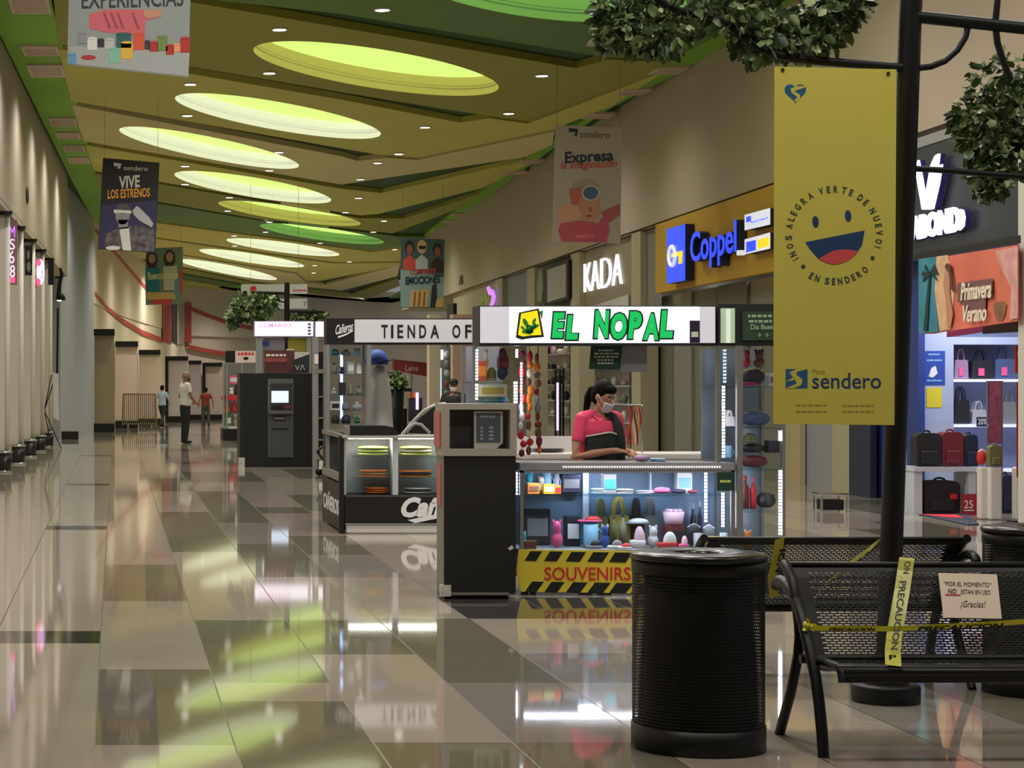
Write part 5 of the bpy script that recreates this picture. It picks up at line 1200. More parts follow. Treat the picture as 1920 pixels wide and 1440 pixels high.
for i, (x0, y0, x1, y1, c, kd) in enumerate(((421, 755, 432, 775, 'orange', 'toy'), (434, 752, 446, 774, 'red', 'toy'), (422, 778, 434, 799, 'green', 'carton'), (436, 776, 448, 799, 'khaki', 'toy'), (428, 726, 440, 741, 'white', 'toy'), (438, 720, 449, 741, 'navy', 'toy'), (430, 704, 446, 720, 'pink', 'carton'))):
    pitem(kd, x0, y0, x1, y1, 57.15, f'{c} {"toy" if kd == "toy" else "box"} displayed in the far showcase left of the cash machine', 'toy' if kd == 'toy' else 'box', c, 'white', d=.14)
r = thing('hanging_sign', 'white two-board directory sign hanging from the ceiling above the lit pink-lettered kiosk', 'hanging sign', tuple(at(515, 580, 60)))
HS = M('grey_white_board', (190, 190, 186), .5)
for pts in ([(452, 533), (576, 533), (576, 551), (452, 551)], [(508, 560), (576, 560), (576, 579), (508, 579)]):
    mb = MB(); mb.fpoly(pts, 60, HS, .06); mb.build('board', r)
mb = MB(); mb.fell(475, 541, 6, 5, 59.94, GOODS['red'], .004, .001); mb.build('red_emblem', r)
mb = MB(); mb.blur(550, 543, 574, 546, 59.94, GOODS['red'], .002); mb.build('sign_lettering', r)
mb = MB(); mb.blur(513, 563, 527, 567, 59.94, GOODS['grey'], .002); mb.blur(513, 570, 527, 573, 59.94, GOODS['grey'], .002, 3); mb.fpoly([(568, 566), (575, 564), (572, 574), (570, 574), (571, 568)], 59.94, GOODS['grey'], .004, .001); mb.build('small_lettering', r)
for x in (470, 560):
    mb = MB(); p = at(x, 535, 60.03); mb.tube([p, (p.x, p.y, CEIL)], .006, GREYM, 6); mb.tube([at(540, 550, 60.03), at(540, 562, 60.03)], .02, BLACK, 6); mb.build('hanger_rod', r)
PY2 = 43.5
r = thing('planter_post', 'far black post rising behind the lit pink-lettered kiosk', 'post', tuple(at(538, 870, PY2))[:2]+(0,))
p = at(538, 530, PY2)
mb = MB(); mb.tube([(p.x, p.y, 0), p], .055, BLACK, 14); mb.build('pole', r)
mb = MB(); mb.lathe([(0, 0), (.16, 0), (.16, .08), (.1, .09), (.1, .15), (0, .15)], (p.x, p.y, 0), BLACK, 24); mb.build('base_flange', r)
mb = MB(); mb.tube([at(538, 550, PY2), at(500, 549, PY2), at(455, 548, PY2)], .03, BLACK, 8); mb.build('upper_arm', r)
mb = MB(); mb.tube([at(538, 568, PY2), at(526, 565, PY2), at(519, 555, PY2), at(517, 549, PY2)], .016, BLACK, 8); mb.build('arm_brace', r)
mb = MB(); mb.tube([at(538, 584, PY2), at(575, 584, PY2), at(608, 585, PY2)], .03, BLACK, 8); mb.build('lower_arm', r)
cl = []
for x, y, rx, ry in [(470, 565, 32, 14), (455, 580, 26, 18), (490, 575, 26, 18), (470, 590, 36, 12), (500, 562, 14, 10), (438, 590, 8, 14), (436, 604, 4, 8)]:
    k_ = PY2/F; v = at(x, y, PY2); cl.append((tuple(v), (rx*k_, .3, ry*k_)))
planter('hanging_planter', 'round leafy hanging plant beside the far black post', tuple(at(468, 590, PY2)), cl, 900, .13, 21, [[tuple(at(470, 549, PY2)), tuple(at(470, 575, PY2))]])
cl = []
for x, y, rx, ry in [(560, 596, 16, 7), (580, 592, 18, 9), (600, 597, 10, 7)]:
    k_ = PY2/F; v = at(x, y, PY2+.3); cl.append((tuple(v), (rx*k_, .3, ry*k_)))
planter('hanging_planter', 'low leafy plant hanging above the lit corner sign', tuple(at(580, 600, PY2+.3)), cl, 400, .12, 22, [[tuple(at(580, 585, PY2)), tuple(at(580, 595, PY2+.3))]])
# red-fronted shop seen under the long sign, with plant and small stalls
r = thing('shop_sign', 'dull red shop sign seen under the TIENDA OF sign', 'shop sign', tuple(at(768, 705, 96)))
mb = MB(); mb.fpoly([(737, 674), (800, 680), (799, 706), (737, 694)], 96, M('dull_red_sign', (142, 48, 48), .6), .2); mb.build('sign_panel', r)
mb = MB(); mb.ftext('Leins', 760, 685, 784, 696, 95.8, M('dull_sign_letter', (214, 176, 170), .6), .01, bold=.02, lift=.002); mb.build('sign_lettering', r)
r2_ = [fpart(r, 'sign_support', 735, 672, 738, 740, 96.3, 96.5, GREYM), fpart(r, 'sign_support', 771, 700, 773, 745, 96.3, 96.5, GREYM)]
cl = []
for x, y, rx, ry in [(735, 708, 16, 9), (745, 715, 14, 9), (730, 718, 14, 8)]:
    k_ = 60/F; v = at(x, y, 60); cl.append((tuple(v), (rx*k_, .3, ry*k_)))
pl = thing('potted_shrub', 'dark green shrub in a tub seen under the TIENDA OF sign', 'plant', tuple(at(738, 800, 60))[:2]+(floor_z(60),))
mb = MB(); mb.leaves(lump(cl), 420, .17, LEAF, 31); mb.build('leafy_foliage', pl)
b = at(738, 722, 60); mb = MB(); mb.lathe([(.20, 0), (.26, .3), (.3, b.z-floor_z(60)-.05), (.27, b.z-floor_z(60)-.05), (0, b.z-floor_z(60)-.1)], (b.x, b.y, floor_z(60)), BLACK, 20); mb.build('tub', pl)
r = thing('market_stall', 'small white stall with blue and orange goods seen through the cap kiosk', 'stall', tuple(at(755, 790, 62))[:2]+(floor_z(62),))
fpart(r, 'stall_header', 725, 728, 760, 736, 62, 62.1, WHITE); fpart(r, 'stall_counter', 725, 762, 760, 766, 62, 62.8, WHITE)
mb = MB(); a = at(727, 766, 62.1); b = at(758, 766, 62.7); mb.box((a.x, a.y, floor_z(62.1)), (b.x, b.y, a.z), KBLK); mb.build('stall_base', r)
fpart(r, 'blue_goods', 744, 740, 756, 760, 62.3, 62.5, GOODS['blue']); fpart(r, 'orange_goods', 768, 736, 782, 746, 62.3, 62.5, GOODS['orange']); fpart(r, 'dark_goods', 728, 742, 740, 760, 62.4, 62.5, KBLK)
fpart(r, 'led_tube', 780, 736, 785, 768, 62.2, 62.25, M('violet_led', (205, 180, 255), .3, emit=1.5)); fpart(r, 'goods_rack', 768, 746, 792, 790, 62.4, 62.8, M('rack_dark', (60, 58, 58), .6)); fpart(r, 'dark_cap', 758, 728, 772, 734, 62, 62.2, KBLK)
WP = M('peach_wall_paint', (214, 178, 156), .7)
mb = MB(); a = at(849, 600, 66); b = at(888, 600, 66); mb.box((a.x, 66, floor_z(66)), (b.x, 66.6, 3.6), WP); mb.build('pillar', kind='structure')
mb = MB(); a = at(805, 600, 76); b = at(826, 600, 76); mb.box((a.x, 76, floor_z(76)), (b.x, 76.6, 3.9), WALLC); mb.build('pillar', kind='structure')
r = thing('display_rack', 'bright lit rack of silver goods behind the person in the black cap', 'rack', tuple(at(835, 780, 58))[:2]+(floor_z(58),))
mb = MB(); a = at(829, 650, 58); b = at(848, 650, 58.0); mb.box((a.x, 58.3, floor_z(58.3)), (b.x, 58.4, a.z), M('rack_grey', (120, 122, 126), .5)); mb.build('rack_back', r)
fpart(r, 'led_tube', 827, 656, 831, 674, 58.1, 58.15, M('white_led', (255, 245, 255), .3, emit=3)); fpart(r, 'led_tube', 826, 690, 828, 750, 58.1, 58.15, M('soft_white_led', (200, 215, 235), .3, emit=.7))
for y, c in ((664, 'silver'), (682, 'grey'), (700, 'silver'), (720, 'brown'), (738, 'grey')):
    mb = MB(); mb.ell(at(838, y, 58.2), (.09, .07, .1), G(c), 10, 8); mb.build('hanging_good', r)
# ============================================================ row of columns, signs and easel along the cream shop row
COLM = M('column_cream', (206, 198, 184), .55); DRUM = M('black_drum', (28, 29, 29), .3); 
cap_l = ['first round-footed cream column from the view edge', 'second round-footed cream column from the view edge', 'third round-footed cream column from the view edge', 'fourth round-footed cream column from the view edge', 'last round-footed cream column, by the tripod easel']
for i, Y in enumerate((36.2, 39.7, 43.3, 46.7, 50.0)):
    X = left_X(Y)-.06
    r = thing('shop_column', cap_l[i], 'column', (X, Y, 0))
    mb = MB(); mb.lathe([(0, .36), (.05, .36), (.05, 4.42), (0, 4.42)], (X+.05, Y+.05, 0), M('column_edge_highlight', (226, 220, 206), .5), 20); mb.build('column_shaft', r)  # paler tone paints the lit edge of the fin
    mb = MB(); mb.box((X-.46, Y+.02, .37), (X+.05, Y+.30, 4.42), COLM); mb.build('column_fin', r)
    mb = MB(); mb.lathe([(0, 0), (.125, 0), (.125, .33), (0, .33)], (X, Y, 0), DRUM, 28); mb.build('foot_drum', r)
    mb = MB(); mb.lathe([(.126, .325), (.145, .325), (.145, .365), (.10, .365), (.10, .36)], (X, Y, 0), CHROME, 28); mb.build('top_ring', r)
    mb = MB(); mb.lathe([(.126, 0.0), (.142, 0.0), (.142, .03), (.126, .03)], (X, Y, 0), CHROME, 28); mb.build('floor_ring', r)
    mb = MB(); mb.box((X-.46, Y-.16, 4.36), (X+.14, Y+.06, 4.42), BLACK); mb.build('cap_plate', r)
def lsign(name, label, cat, x0, y0, x1, y1, Y, mat, parts=(), d=.08):
    r = thing(name, label, cat, tuple(at((x0+x1)/2, y1, Y)))
    mb = MB(); mb.fbox(x0, y0, x1, y1, Y, Y+d, mat); mb.build('sign_panel', r)
    a = at(x0, y0, Y+.03); mb = MB(); mb.tube([a+Vector((-.5, 0, -.05)), a+Vector((.05, 0, -.05))], .012, BLACK, 6); mb.build('wall_bracket', r)
    for nm, fn in parts:
        mb = MB(); fn(mb); mb.build(nm, r)
    return r
NEON = M('neon_violet', (190, 120, 255), .4, emit=1.2); NEONP = M('neon_pink', (255, 80, 130), .4, emit=1.1); NEONW = M('neon_white', (235, 220, 255), .4, emit=.8)
PKP = M('dusky_pink_panel', (160, 118, 116), .6)
lsign('blade_sign', 'violet and pink neon blade sign on the first column', 'sign', 17, 412, 32, 534, 37.6, PKP, [('neon_script', lambda mb: (mb.ftext('M', 18, 425, 28, 445, 37.6, NEON, .01, lift=.002), mb.ftext('S', 18, 448, 28, 468, 37.6, NEONW, .01, lift=.002), mb.ftext('6', 17, 470, 27, 494, 37.6, NEONW, .01, lift=.002), mb.ftext('8', 19, 497, 28, 520, 37.6, NEONW, .01, lift=.002))), ('neon_dot', lambda mb: mb.frect(19, 520, 28, 530, 37.6, NEONP, .01, .002))])
lsign('blade_sign', 'black blade sign with grey figure between the neon signs', 'sign', 47, 460, 60, 516, 41.4, BLACK, [('sign_emblem', lambda mb: (mb.fell(53, 478, 3, 9, 41.4, GREYM, .01, .002), mb.fell(54, 500, 4, 10, 41.4, GREYM, .01, .002)))])
r = lsign('blade_sign', 'oval white and red neon blade sign on the third column', 'sign', 66, 482, 69, 540, 44.6, M('sign_spine', (200, 150, 150), .5), [('lit_disc', lambda mb: mb.fell(76, 510, 7.5, 24, 44.62, M('neon_disc', (250, 225, 250), .4, emit=.9), .03)), ('neon_red_top', lambda mb: mb.fell(73, 492, 4, 7, 44.58, NEONP, .01, .002)), ('neon_red_foot', lambda mb: mb.fell(72, 529, 4, 7, 44.58, NEONP, .01, .002)), ('neon_digits', lambda mb: mb.ftext('6', 77, 497, 81, 522, 44.58, NEON, .01, lift=.003))])
lsign('blade_sign', 'plain black blade sign after the oval neon sign', 'sign', 90, 488, 101, 534, 48.2, BLACK)
r = thing('wall_lamp', 'black curved wall lamp at the end of the column row', 'wall lamp', tuple(at(113, 566, 52)))
mb = MB(); mb.tube([at(109, 560, 52), at(112, 530, 52), at(116, 515, 52), at(113, 502, 52)], [.06, .05, .05, .03], BLACK, 10); mb.build('lamp_arm', r)
mb = MB(); p = at(114, 556, 52); mb.lathe([(.03, .09), (.10, .02), (.12, -.09), (.09, -.09)], p, BLACK, 20); mb.build('lamp_shade', r)
mb = MB(); mb.ell(at(111, 562, 51.97), (.06, .05, .04), M('lamp_bulb', (255, 255, 240), .4, emit=3), 12, 8); mb.build('lamp_bulb', r)
mb = MB(); mb.tube([at(109, 520, 52.05), at(104, 520, 52.3)], .03, BLACK, 8); mb.build('wall_bracket', r)
mb = MB(); mb.tube([at(108.5, 578, 52.6), at(107, 700, 52.6)], .03, BLACK, 6); mb.build('trim_6', kind='structure')
r = thing('wall_vent', 'dark oval vent cover high on the cream wall above the columns', 'wall vent', tuple(at(37, 368, 41.2)))
X = left_X(41.3); p = Vector((X+.01, 41.3, at(37, 366, 41.3).z))
mb = MB(); mb.ell(p, (.03, .32, .17), M('vent_dark', (62, 56, 46), .6), 20, 10); mb.build('vent_cover', r)
r.location = p
for o in [o for o in COL.objects if o.parent == r]: 
    for v in o.data.vertices: v.co += Vector(tuple(at(37, 368, 41.2)))-p
# tripod easel
r = thing('tripod_easel', 'thin black tripod easel holding a white board at the end of the column row', 'easel', tuple(at(92, 834, 50))[:2]+(0,))
EY = 48.9
def ground(px, Y): v = at(px, 700, Y); return (v.x, v.y, floor_z(Y)+.01)
hub = at(83, 770, EY)
mb = MB(); mb.tube([ground(69, EY-.5), hub, at(104, 706, EY)], .013, BLACK, 6); mb.build('leg', r)
mb = MB(); mb.tube([ground(115, EY-.3), hub, at(97, 702, EY)], .013, BLACK, 6); mb.build('leg', r)
mb = MB(); mb.tube([ground(97, EY+.25), hub], .013, BLACK, 6); mb.build('leg', r)
mb = MB(); mb.ell(hub, .03, BLACK, 10, 8); mb.build('hub', r)
mb = MB(); mb.fpoly([(99, 698), (110, 702), (111, 790), (100, 782)], EY-.1, WHITE, .02); mb.build('white_board', r)
# low dark base blocks of the grey return
mb = MB(); mb.fbox(115, 809, 147, 824, 58.9, 59.2, BLACK); mb.build('baseboard_return', kind='structure')
# crowd barrier
BYY = 81.0
r = thing('crowd_barrier', 'steel crowd barrier with vertical bars in front of the closed shops', 'barrier', tuple(at(262, 800, BYY))[:2]+(floor_z(BYY),))
BRN = M('galvanised_brown', (120, 100, 72), .5, .3)
mb = MB(); mb.tube([at(230, 798, BYY), at(231, 739, BYY), at(292, 739, BYY), at(293, 798, BYY)], .035, BRN, 8); mb.tube([at(230, 795, BYY), at(293, 795, BYY)], .03, BRN, 8); mb.build('frame_tube', r)
for i in range(1, 17):
    x = 230+i*63/17; mb = MB(); mb.tube([at(x, 740, BYY), at(x, 795, BYY)], .018, BRN, 6); mb.build('bar', r)
for x in (240, 284):
    p = at(x, 795, BYY); mb = MB(); mb.tube([(p.x, p.y-.35, floor_z(BYY-.3)+.02), (p.x, p.y, p.z), (p.x, p.y+.35, floor_z(BYY+.3)+.02)], .03, BRN, 8); mb.build('foot', r)

# ============================================================ shop row on the other side
def rp(mb, pts, off, thick, mat, dx=0.0):
    return mb.prism([on_right(x, y, off)+Vector((dx, 0, 0)) for x, y in pts], (thick, 0, 0), mat)
def rcol(mb, px0, px1, z0, z1, off, thick, mat):
    q = []
    for px, z in ((px0, z0), (px1, z0), (px1, z1), (px0, z1)):
        Y = right_Y(px, off); q.append(Vector((right_X(Y, off), Y, z if z > 0 else floor_z(Y)+z)))
    return mb.prism(q, (thick, 0, 0), mat)
def rtext(mb, body, px0, px1, z0, z1, off, mat, d=.03, bold=.0, shear=0.0, dx=0.0):
    Y0, Y1 = right_Y(px0, off), right_Y(px1, off)
    a = Vector((right_X(Y0, off), Y0, z0)); b = Vector((right_X(Y1, off), Y1, z0)); a.x += dx; b.x += dx
    return mb.text(body, a, b-a, Z3, (b-a).length, z1-z0, mat, d, bold, shear)
zr = lambda px, py, off=0.0: on_right(px, py, off).z
PILL = M('shop_pillar_beige', (172, 162, 132), .6)
for x0, x1 in ((838, 850), (929, 942), (988, 1002), (1070, 1086), (1184, 1201), (1560, 1592)):
    mb = MB(); rcol(mb, x0, x1, -.02, 4.5 if x0 > 838 else 4.2, .0 if x0 < 1500 else -.25, .35, PILL if x0 > 838 else BLACK); mb.build('pillar', kind='structure')
def fascia(x0, x1, z0, mat, off=-.12, z1=4.5):
    mb = MB(); rcol(mb, x0, x1, z0, z1, off, .12, mat); mb.build('wall_right_fascia', kind='structure')
fascia(850, 929, 2.9, WALL, z1=4.54)
fascia(942, 988, 3.0, M('blue_grey_fascia', (116, 124, 132), .5)); fascia(1002, 1070, 3.0, M('dark_olive_fascia', (76, 70, 58), .6)); fascia(1086, 1184, 3.0, M('khaki_fascia', (140, 126, 104), .6))
fascia(1201, 1229, 3.0, M('grey_fascia', (128, 126, 118), .6)); fascia(1229, 1545, 3.2, M('coppel_yellow', (196, 152, 40), .55), off=.05)
fascia(1592, 1912, 3.08, M('dark_slate_fascia', (52, 58, 66), .4), off=.05, z1=4.34)
mb = MB(); rcol(mb, 1592, 1960, 4.34, 4.46, .07, .3, M('slate_top_trim', (150, 150, 150), .4)); mb.build('trim_7', kind='structure')
mb = MB(); rcol(mb, 1592, 1912, 3.0, 3.08, .07, .3, M('slate_low_trim', (30, 32, 36), .4)); mb.build('trim_8', kind='structure')
mb = MB(); rcol(mb, 1909, 1921, -.02, 4.45, .06, .2, M('white_pillar', (206, 200, 190), .5)); mb.build('pillar', kind='structure')
mb = MB(); rcol(mb, 1921, 2200, -.02, 4.5, -.02, .2, M('dim_shop_wall', (128, 126, 120), .7)); mb.build('wall_right_panel', kind='structure')
# key sign
CB = M('coppel_blue', (52, 84, 240), .4, emit=.85, ecol=(40, 66, 235)); CDK = M('letter_side_dark', (16, 18, 44), .5); CYE = M('key_yellow', (246, 220, 40), .5, emit=.6); CW = M('key_white', (235, 235, 240), .5, emit=.5)
O = .22
r = thing('shop_sign', 'lit blue Coppel letters with a blue key tile on the yellow fascia', 'shop sign', tuple(on_right(1320, 520, O)))
mb = MB(); rp(mb, [(1250, 430), (1284, 420), (1284, 526), (1250, 532)], O, .16, CDK); mb.build('tile_box', r)
mb = MB(); rp(mb, [(1250, 430), (1284, 420), (1284, 526), (1250, 532)], O+.01, .01, CB); tf_ = mb.build('tile_face', r)
mb = MB(); rp(mb, [(1258, 475), (1279, 470), (1279, 478), (1258, 483)], O+.02, .01, CYE); rp(mb, [(1272, 478), (1279, 477), (1278, 494), (1272, 495)], O+.02, .01, CYE); mb.build('key_blade', tf_)
mb = MB()
ring = []
for i in range(25):
    t = 2*PI*i/24; ring.append(on_right(1260+6*math.cos(t), 480+18*math.sin(t), O+.03))
mb.tube(ring, .035, CW, 6, caps=False); mb.build('key_bow', tf_)
mb = MB(); rtext(mb, 'Coppel', 1295, 1381, zr(1295, 510, O), zr(1381, 411, O), O, CDK, .14, bold=.015, dx=.15); mb.build('letter_sides', r)
mb = MB(); rtext(mb, 'Coppel', 1295, 1381, zr(1295, 510, O), zr(1381, 411, O), O, CB, .01, bold=.015); mb.build('letter_faces', r)
mb = MB(); rp(mb, [(1381, 470), (1385, 469), (1385, 478), (1381, 479)], O, .1, CW); mb.build('full_stop', r)
for lab, y0, y1, c2 in (('upper small white lit plate beside the Coppel letters', 403, 432, 'b'), ('lower small white and yellow lit plate beside the Coppel letters', 449, 477, 'y')):
    r = thing('shop_sign', lab, 'shop sign', tuple(on_right(1420, y1, O)))
    mb = MB(); rp(mb, [(1396, y0), (1443, y0-13), (1443, y1-11), (1396, y1)], O, .2, CDK); mb.build('plate_box', r)
    mb = MB(); rp(mb, [(1396, y0), (1443, y0-13), (1443, y1-11), (1396, y1)], O+.01, .01, M('plate_white', (225, 228, 245), .5, emit=.55)); pf_ = mb.build('plate_face', r)
    mb = MB(); rp(mb, [(1399, y0+4), (1407, y0+2), (1407, y0+12), (1399, y0+14)] if c2 == 'b' else [(1399, y0+5), (1416, y0+1), (1416, y0+20), (1399, y0+24)], O+.02, .01, CB); mb.build('plate_mark', pf_)
    mb = MB()
    if c2 == 'b': rtext(mb, 'BanCoppel', 1409, 1440, zr(1409, y0+16, O), zr(1440, y0+2, O)-.02, O+.02, CB, .01)
    else: rp(mb, [(1420, y0+1), (1441, y0-5), (1441, y0+12), (1420, y0+18)], O+.02, .01, CYE)
    mb.build('plate_print', pf_)
# white lit letters of the khaki fascia, framed dark sign, violet neon
LW = M('lit_letter_white', (245, 245, 255), .4, emit=1.1)
r = thing('shop_sign', 'white lit letters KADA on the khaki fascia', 'shop sign', tuple(on_right(1130, 550, .1)))
for c, x0, x1 in (('K', 1098, 1110), ('A', 1111, 1125), ('D', 1129, 1148), ('A', 1151, 1168)):
    mb = MB(); rtext(mb, c, x0, x1, zr(1098, 548, -.1), zr(1168, 474, -.1), -.10, LW, .05, bold=-.022); mb.build('lit_letter', r)
r = thing('shop_sign', 'dark framed shop sign with a grey board above the far shops', 'shop sign', tuple(on_right(1040, 570, .1)))
mb = MB(); rp(mb, [(1020, 502), (1066, 486), (1066, 560), (1020, 574)], .08, .06, KBLK); mb.build('sign_frame', r)
mb = MB(); rp(mb, [(1026, 506), (1061, 494), (1061, 556), (1026, 567)], .1, .02, M('sign_grey_board', (150, 148, 136), .6)); mb.build('sign_board', r)
mb = MB(); rp(mb, [(1006, 540), (1010, 510), (1013, 500), (1017, 515), (1018, 540), (1015, 565), (1009, 568)], .08, .05, M('sign_leaf_grey', (122, 124, 112), .5)); mb.build('leaf_emblem', r)
r = thing('shop_sign', 'violet neon squiggle sign on the beige wall', 'shop sign', tuple(on_right(915, 575, .1)))
mb = MB(); mb.tube([on_right(x, y, .12) for x, y in ((916, 540), (919, 550), (923, 546), (926, 556), (924, 566), (921, 574))], .06, NEON, 8); mb.build('neon_tube', r)
mb = MB(); mb.tube([on_right(x, y, .12) for x, y in ((903, 572), (905, 556), (908, 566), (912, 553), (914, 570))], .045, M('neon_dim_lime', (150, 160, 80), .5, emit=.15), 8); mb.build('neon_script', r)
mb = MB(); mb.tube([on_right(917, 545, .12), on_right(917, 545, -.15)], .015, BLACK, 6); mb.tube([on_right(907, 563, .12), on_right(907, 563, -.15)], .015, BLACK, 6); mb.build('wall_bracket', r)
r = thing('wall_vent', 'small dark vent on the beige wall above the violet neon sign', 'wall vent', tuple(on_right(863, 524, .02)))
mb = MB(); rp(mb, [(860, 534), (862, 518), (866, 516), (867, 532)], .03, .03, M('vent_dark', (62, 56, 46), .6)); mb.build('vent_cover', r)
r = thing('shop_poster', 'pale poster hanging under the KADA fascia', 'poster', tuple(on_right(1150, 600, -.1)))
mb = MB(); rp(mb, [(1110, 574), (1178, 552), (1178, 600), (1110, 612)], -.085, .02, M('pale_poster', (190, 188, 186), .6)); mb.build('poster_sheet', r)
# white shop sign with V and letters
SO = .18
r = thing('shop_sign', 'white lit V emblem and letters on the dark slate fascia', 'shop sign', tuple(on_right(1760, 460, SO)))
VW = M('lit_v_white', (250, 250, 255), .4, emit=1.25, ecol=(246, 244, 255)); VP = M('violet_glow_side', (56, 44, 120), .5, emit=.08)
for mt, dx, th in ((VP, .03, .06), (VW, 0, .03)):
    mb = MB(); rp(mb, [(1716, 322), (1720, 300), (1727, 335), (1733, 372), (1744, 310), (1752, 292), (1759, 288), (1757, 305), (1745, 355), (1737, 393), (1728, 393)], SO, th, mt, dx); mb.build('v_stroke' if mt is VW else 'v_side', r)
    mb = MB(); rp(mb, [(1759, 312), (1764, 308), (1758, 345), (1747, 392), (1741, 393), (1753, 345)], SO, th, mt, dx); mb.build('v_accent' if mt is VW else 'v_side', r)
    mb = MB(); rtext(mb, 'VABOND', 1690, 1797, zr(1720, 449, SO), zr(1720, 403, SO), SO, mt, th, bold=.05, dx=dx+th); mb.build('lit_letters' if mt is VW else 'letter_sides', r)
    mb = MB(); rp(mb, [(1799, 392), (1803, 394), (1806, 408), (1804, 424), (1797, 432), (1801, 422), (1803, 408)], SO, th, mt, dx); mb.build('letter_swoosh' if mt is VW else 'swoosh_side', r)
SI = M('shop_interior_wall', (122, 130, 160), .6)
# shop fronts at floor level
def rpanel(x0, x1, z0, z1, off, mat, name='wall_right_panel'):
    mb = MB(); rcol(mb, x0, x1, z0, z1, off, .08, mat); mb.build(name, kind='structure')
SHUT = M('grey_green_shutter', (120, 118, 104), .6)
for i, (x0, x1) in enumerate(((1203, 1228), (1229, 1262), (1264, 1296), (1298, 1342), (1346, 1400), (1404, 1470))):
    rpanel(x0, x1, -.02, 3.2, -.35-.06*(i % 2), [SHUT, M('olive_grey_shutter', (104, 102, 86), .6), M('mid_grey_shutter', (132, 130, 120), .6)][i % 3])
rpanel(1470, 1500, -.02, 3.2, -.3, M('warm_beige_panel', (186, 164, 130), .6)); rpanel(1500, 1560, -.02, 3.2, -.4, M('lilac_grey_panel', (150, 148, 160), .5)); rpanel(1592, 1632, -.02, 3.0, -.2, M('dark_navy_panel', (30, 36, 60), .5)); rpanel(1632, 1700, -.02, 3.0, -.35, M('royal_blue_panel', (38, 60, 130), .5)); rpanel(1700, 1722, -.02, 3.0, -.2, M('royal_blue_panel', (38, 60, 130), .5))
mb = MB(); rcol(mb, 1720, 1912, -.02, 3.0, -2.2, .1, SI); mb.build('wall_right_panel', kind='structure')
# lit small shop interiors seen behind the kiosk
def shop_shelf(label, px0, px1, off, seed, cols_):
    Y0, Y1 = right_Y(px0, off), right_Y(px1, off)
    r = thing('shop_shelf', label, 'shelf unit', (right_X((Y0+Y1)/2, off), (Y0+Y1)/2, floor_z((Y0+Y1)/2)))
    rnd = random.Random(seed)
    mb = MB(); rcol(mb, px0, px1, -.0, 2.5, off, .04, M('shelf_backing', (176, 172, 166), .5)); mb.build('shelf_back', r)
    for z in (.5, .95, 1.4, 1.85, 2.3):
        mb = MB(); rcol(mb, px0, px1, z, z+.03, off+.3, .3, WHITE); mb.build('shelf_board', r)
        n = 5
        for i in range(n):
            u = (i+.5)/n; px = px0+(px1-px0)*u; Y = right_Y(px, off+.15); h = rnd.uniform(.12, .3)
            mb = MB(); mb.ell((right_X(Y, off+.15), Y, z+.03+h/2), (.09, .16, h/2), G(rnd.choice(cols_)), 10, 8); mb.build('shelf_good', r)
    return r
shop_shelf('bright shelves of pale goods behind the shop assistant', 1090, 1180, -2.0, 3, ['white', 'grey', 'silver', 'cream', 'palepink', 'lilac', 'sky'])
shop_shelf('shelves of white and black goods beside the hanging trinkets', 1008, 1068, -2.0, 4, ['white', 'grey', 'black', 'cream', 'palepink', 'maroon'])
r = thing('display_rack', 'black pole rack in front of the shelves of white and black goods', 'rack', tuple(on_right(1046, 840, .1))[:2]+(0,))
for px in (1042, 1050, 1056):
    mb = MB(); Y = right_Y(px, -.4); mb.tube([(right_X(Y, -.4), Y, floor_z(Y)), (right_X(Y, -.4), Y, 1.85)], .03, KBLK, 8); mb.build('rack_pole', r)
mb = MB(); Y = right_Y(1053, -.4); mb.tube([(right_X(Y, -.4)-.1, Y, .3), (right_X(Y, -.4)-.1, Y, 1.5)], .03, M('violet_led', (205, 180, 255), .3, emit=1.5), 8); mb.build('led_tube', r)
mb = MB(); A_ = right_Y(1040, -.4); B_ = right_Y(1058, -.4); mb.box((right_X(A_, -.2)-.2, B_, floor_z(A_)), (right_X(A_, -.2)+.2, A_, .06), KBLK); mb.build('rack_base', r)
mb = MB(); mb.tube([(right_X(A_, -.4), A_, 1.83), (right_X(B_, -.4), B_, 1.83)], .03, KBLK, 8); mb.build('rack_bar', r)
# stool
r = thing('metal_stool', 'small steel stool table standing by the white pillar', 'stool', tuple(at(1558, 962, 25.0))[:2]+(0,))
p = at(1558, 924, 25.4); zt = p.z
mb = MB(); mb.box((p.x-.17, 25.25, zt-.03), (p.x+.17, 25.6, zt), CHROME); mb.build('seat', r, bevel=.01)
for sx in (-.15, .15):
    for sy in (25.28, 25.57):
        mb = MB(); mb.tube([(p.x+sx, sy, zt-.03), (p.x+sx, sy, 0)], .014, CHROME, 8); mb.build('leg', r)
mb = MB(); mb.box((p.x-.12, 25.3, .02), (p.x+.12, 25.55, zt-.08), KBLK); mb.build('inner_box', r)
# ============================================================ bag shop under the white V
VY = 26.5
LB = M('pale_blue_display', (168, 178, 205), .5); LBW = M('lit_shelf_edge', (220, 225, 255), .4, emit=.5)
dw = thing('display_wall', 'pale blue shelved display wall of the bag shop', 'shelf unit', tuple(at(1815, 960, VY))[:2]+(0,))
def vp(par, name, x0, y0, x1, y1, Y0, Y1, m, **k): return fpart(par, name, x0, y0, x1, y1, Y0, Y1, m, **k)
mb = MB(); a = at(1724, 621, VY); b = at(1788, 621, VY); mb.box((a.x, VY, 0), (b.x, VY+.5, a.z), LB); mb.build('side_panel', dw)
mb = MB(); b2 = at(1960, 636, VY); mb.box((b.x, VY+.42, 0), (b2.x, VY+.5, a.z), M('display_back_blue', (120, 126, 156), .6)); mb.build('back_panel', dw)
vp(dw, 'top_rail', 1788, 632, 1960, 646, VY, VY+.42, LB)
for y in (711, 796, 880): vp(dw, 'shelf', 1788, y, 1960, y+5, VY+.02, VY+.42, LBW)
PT = 'pink'
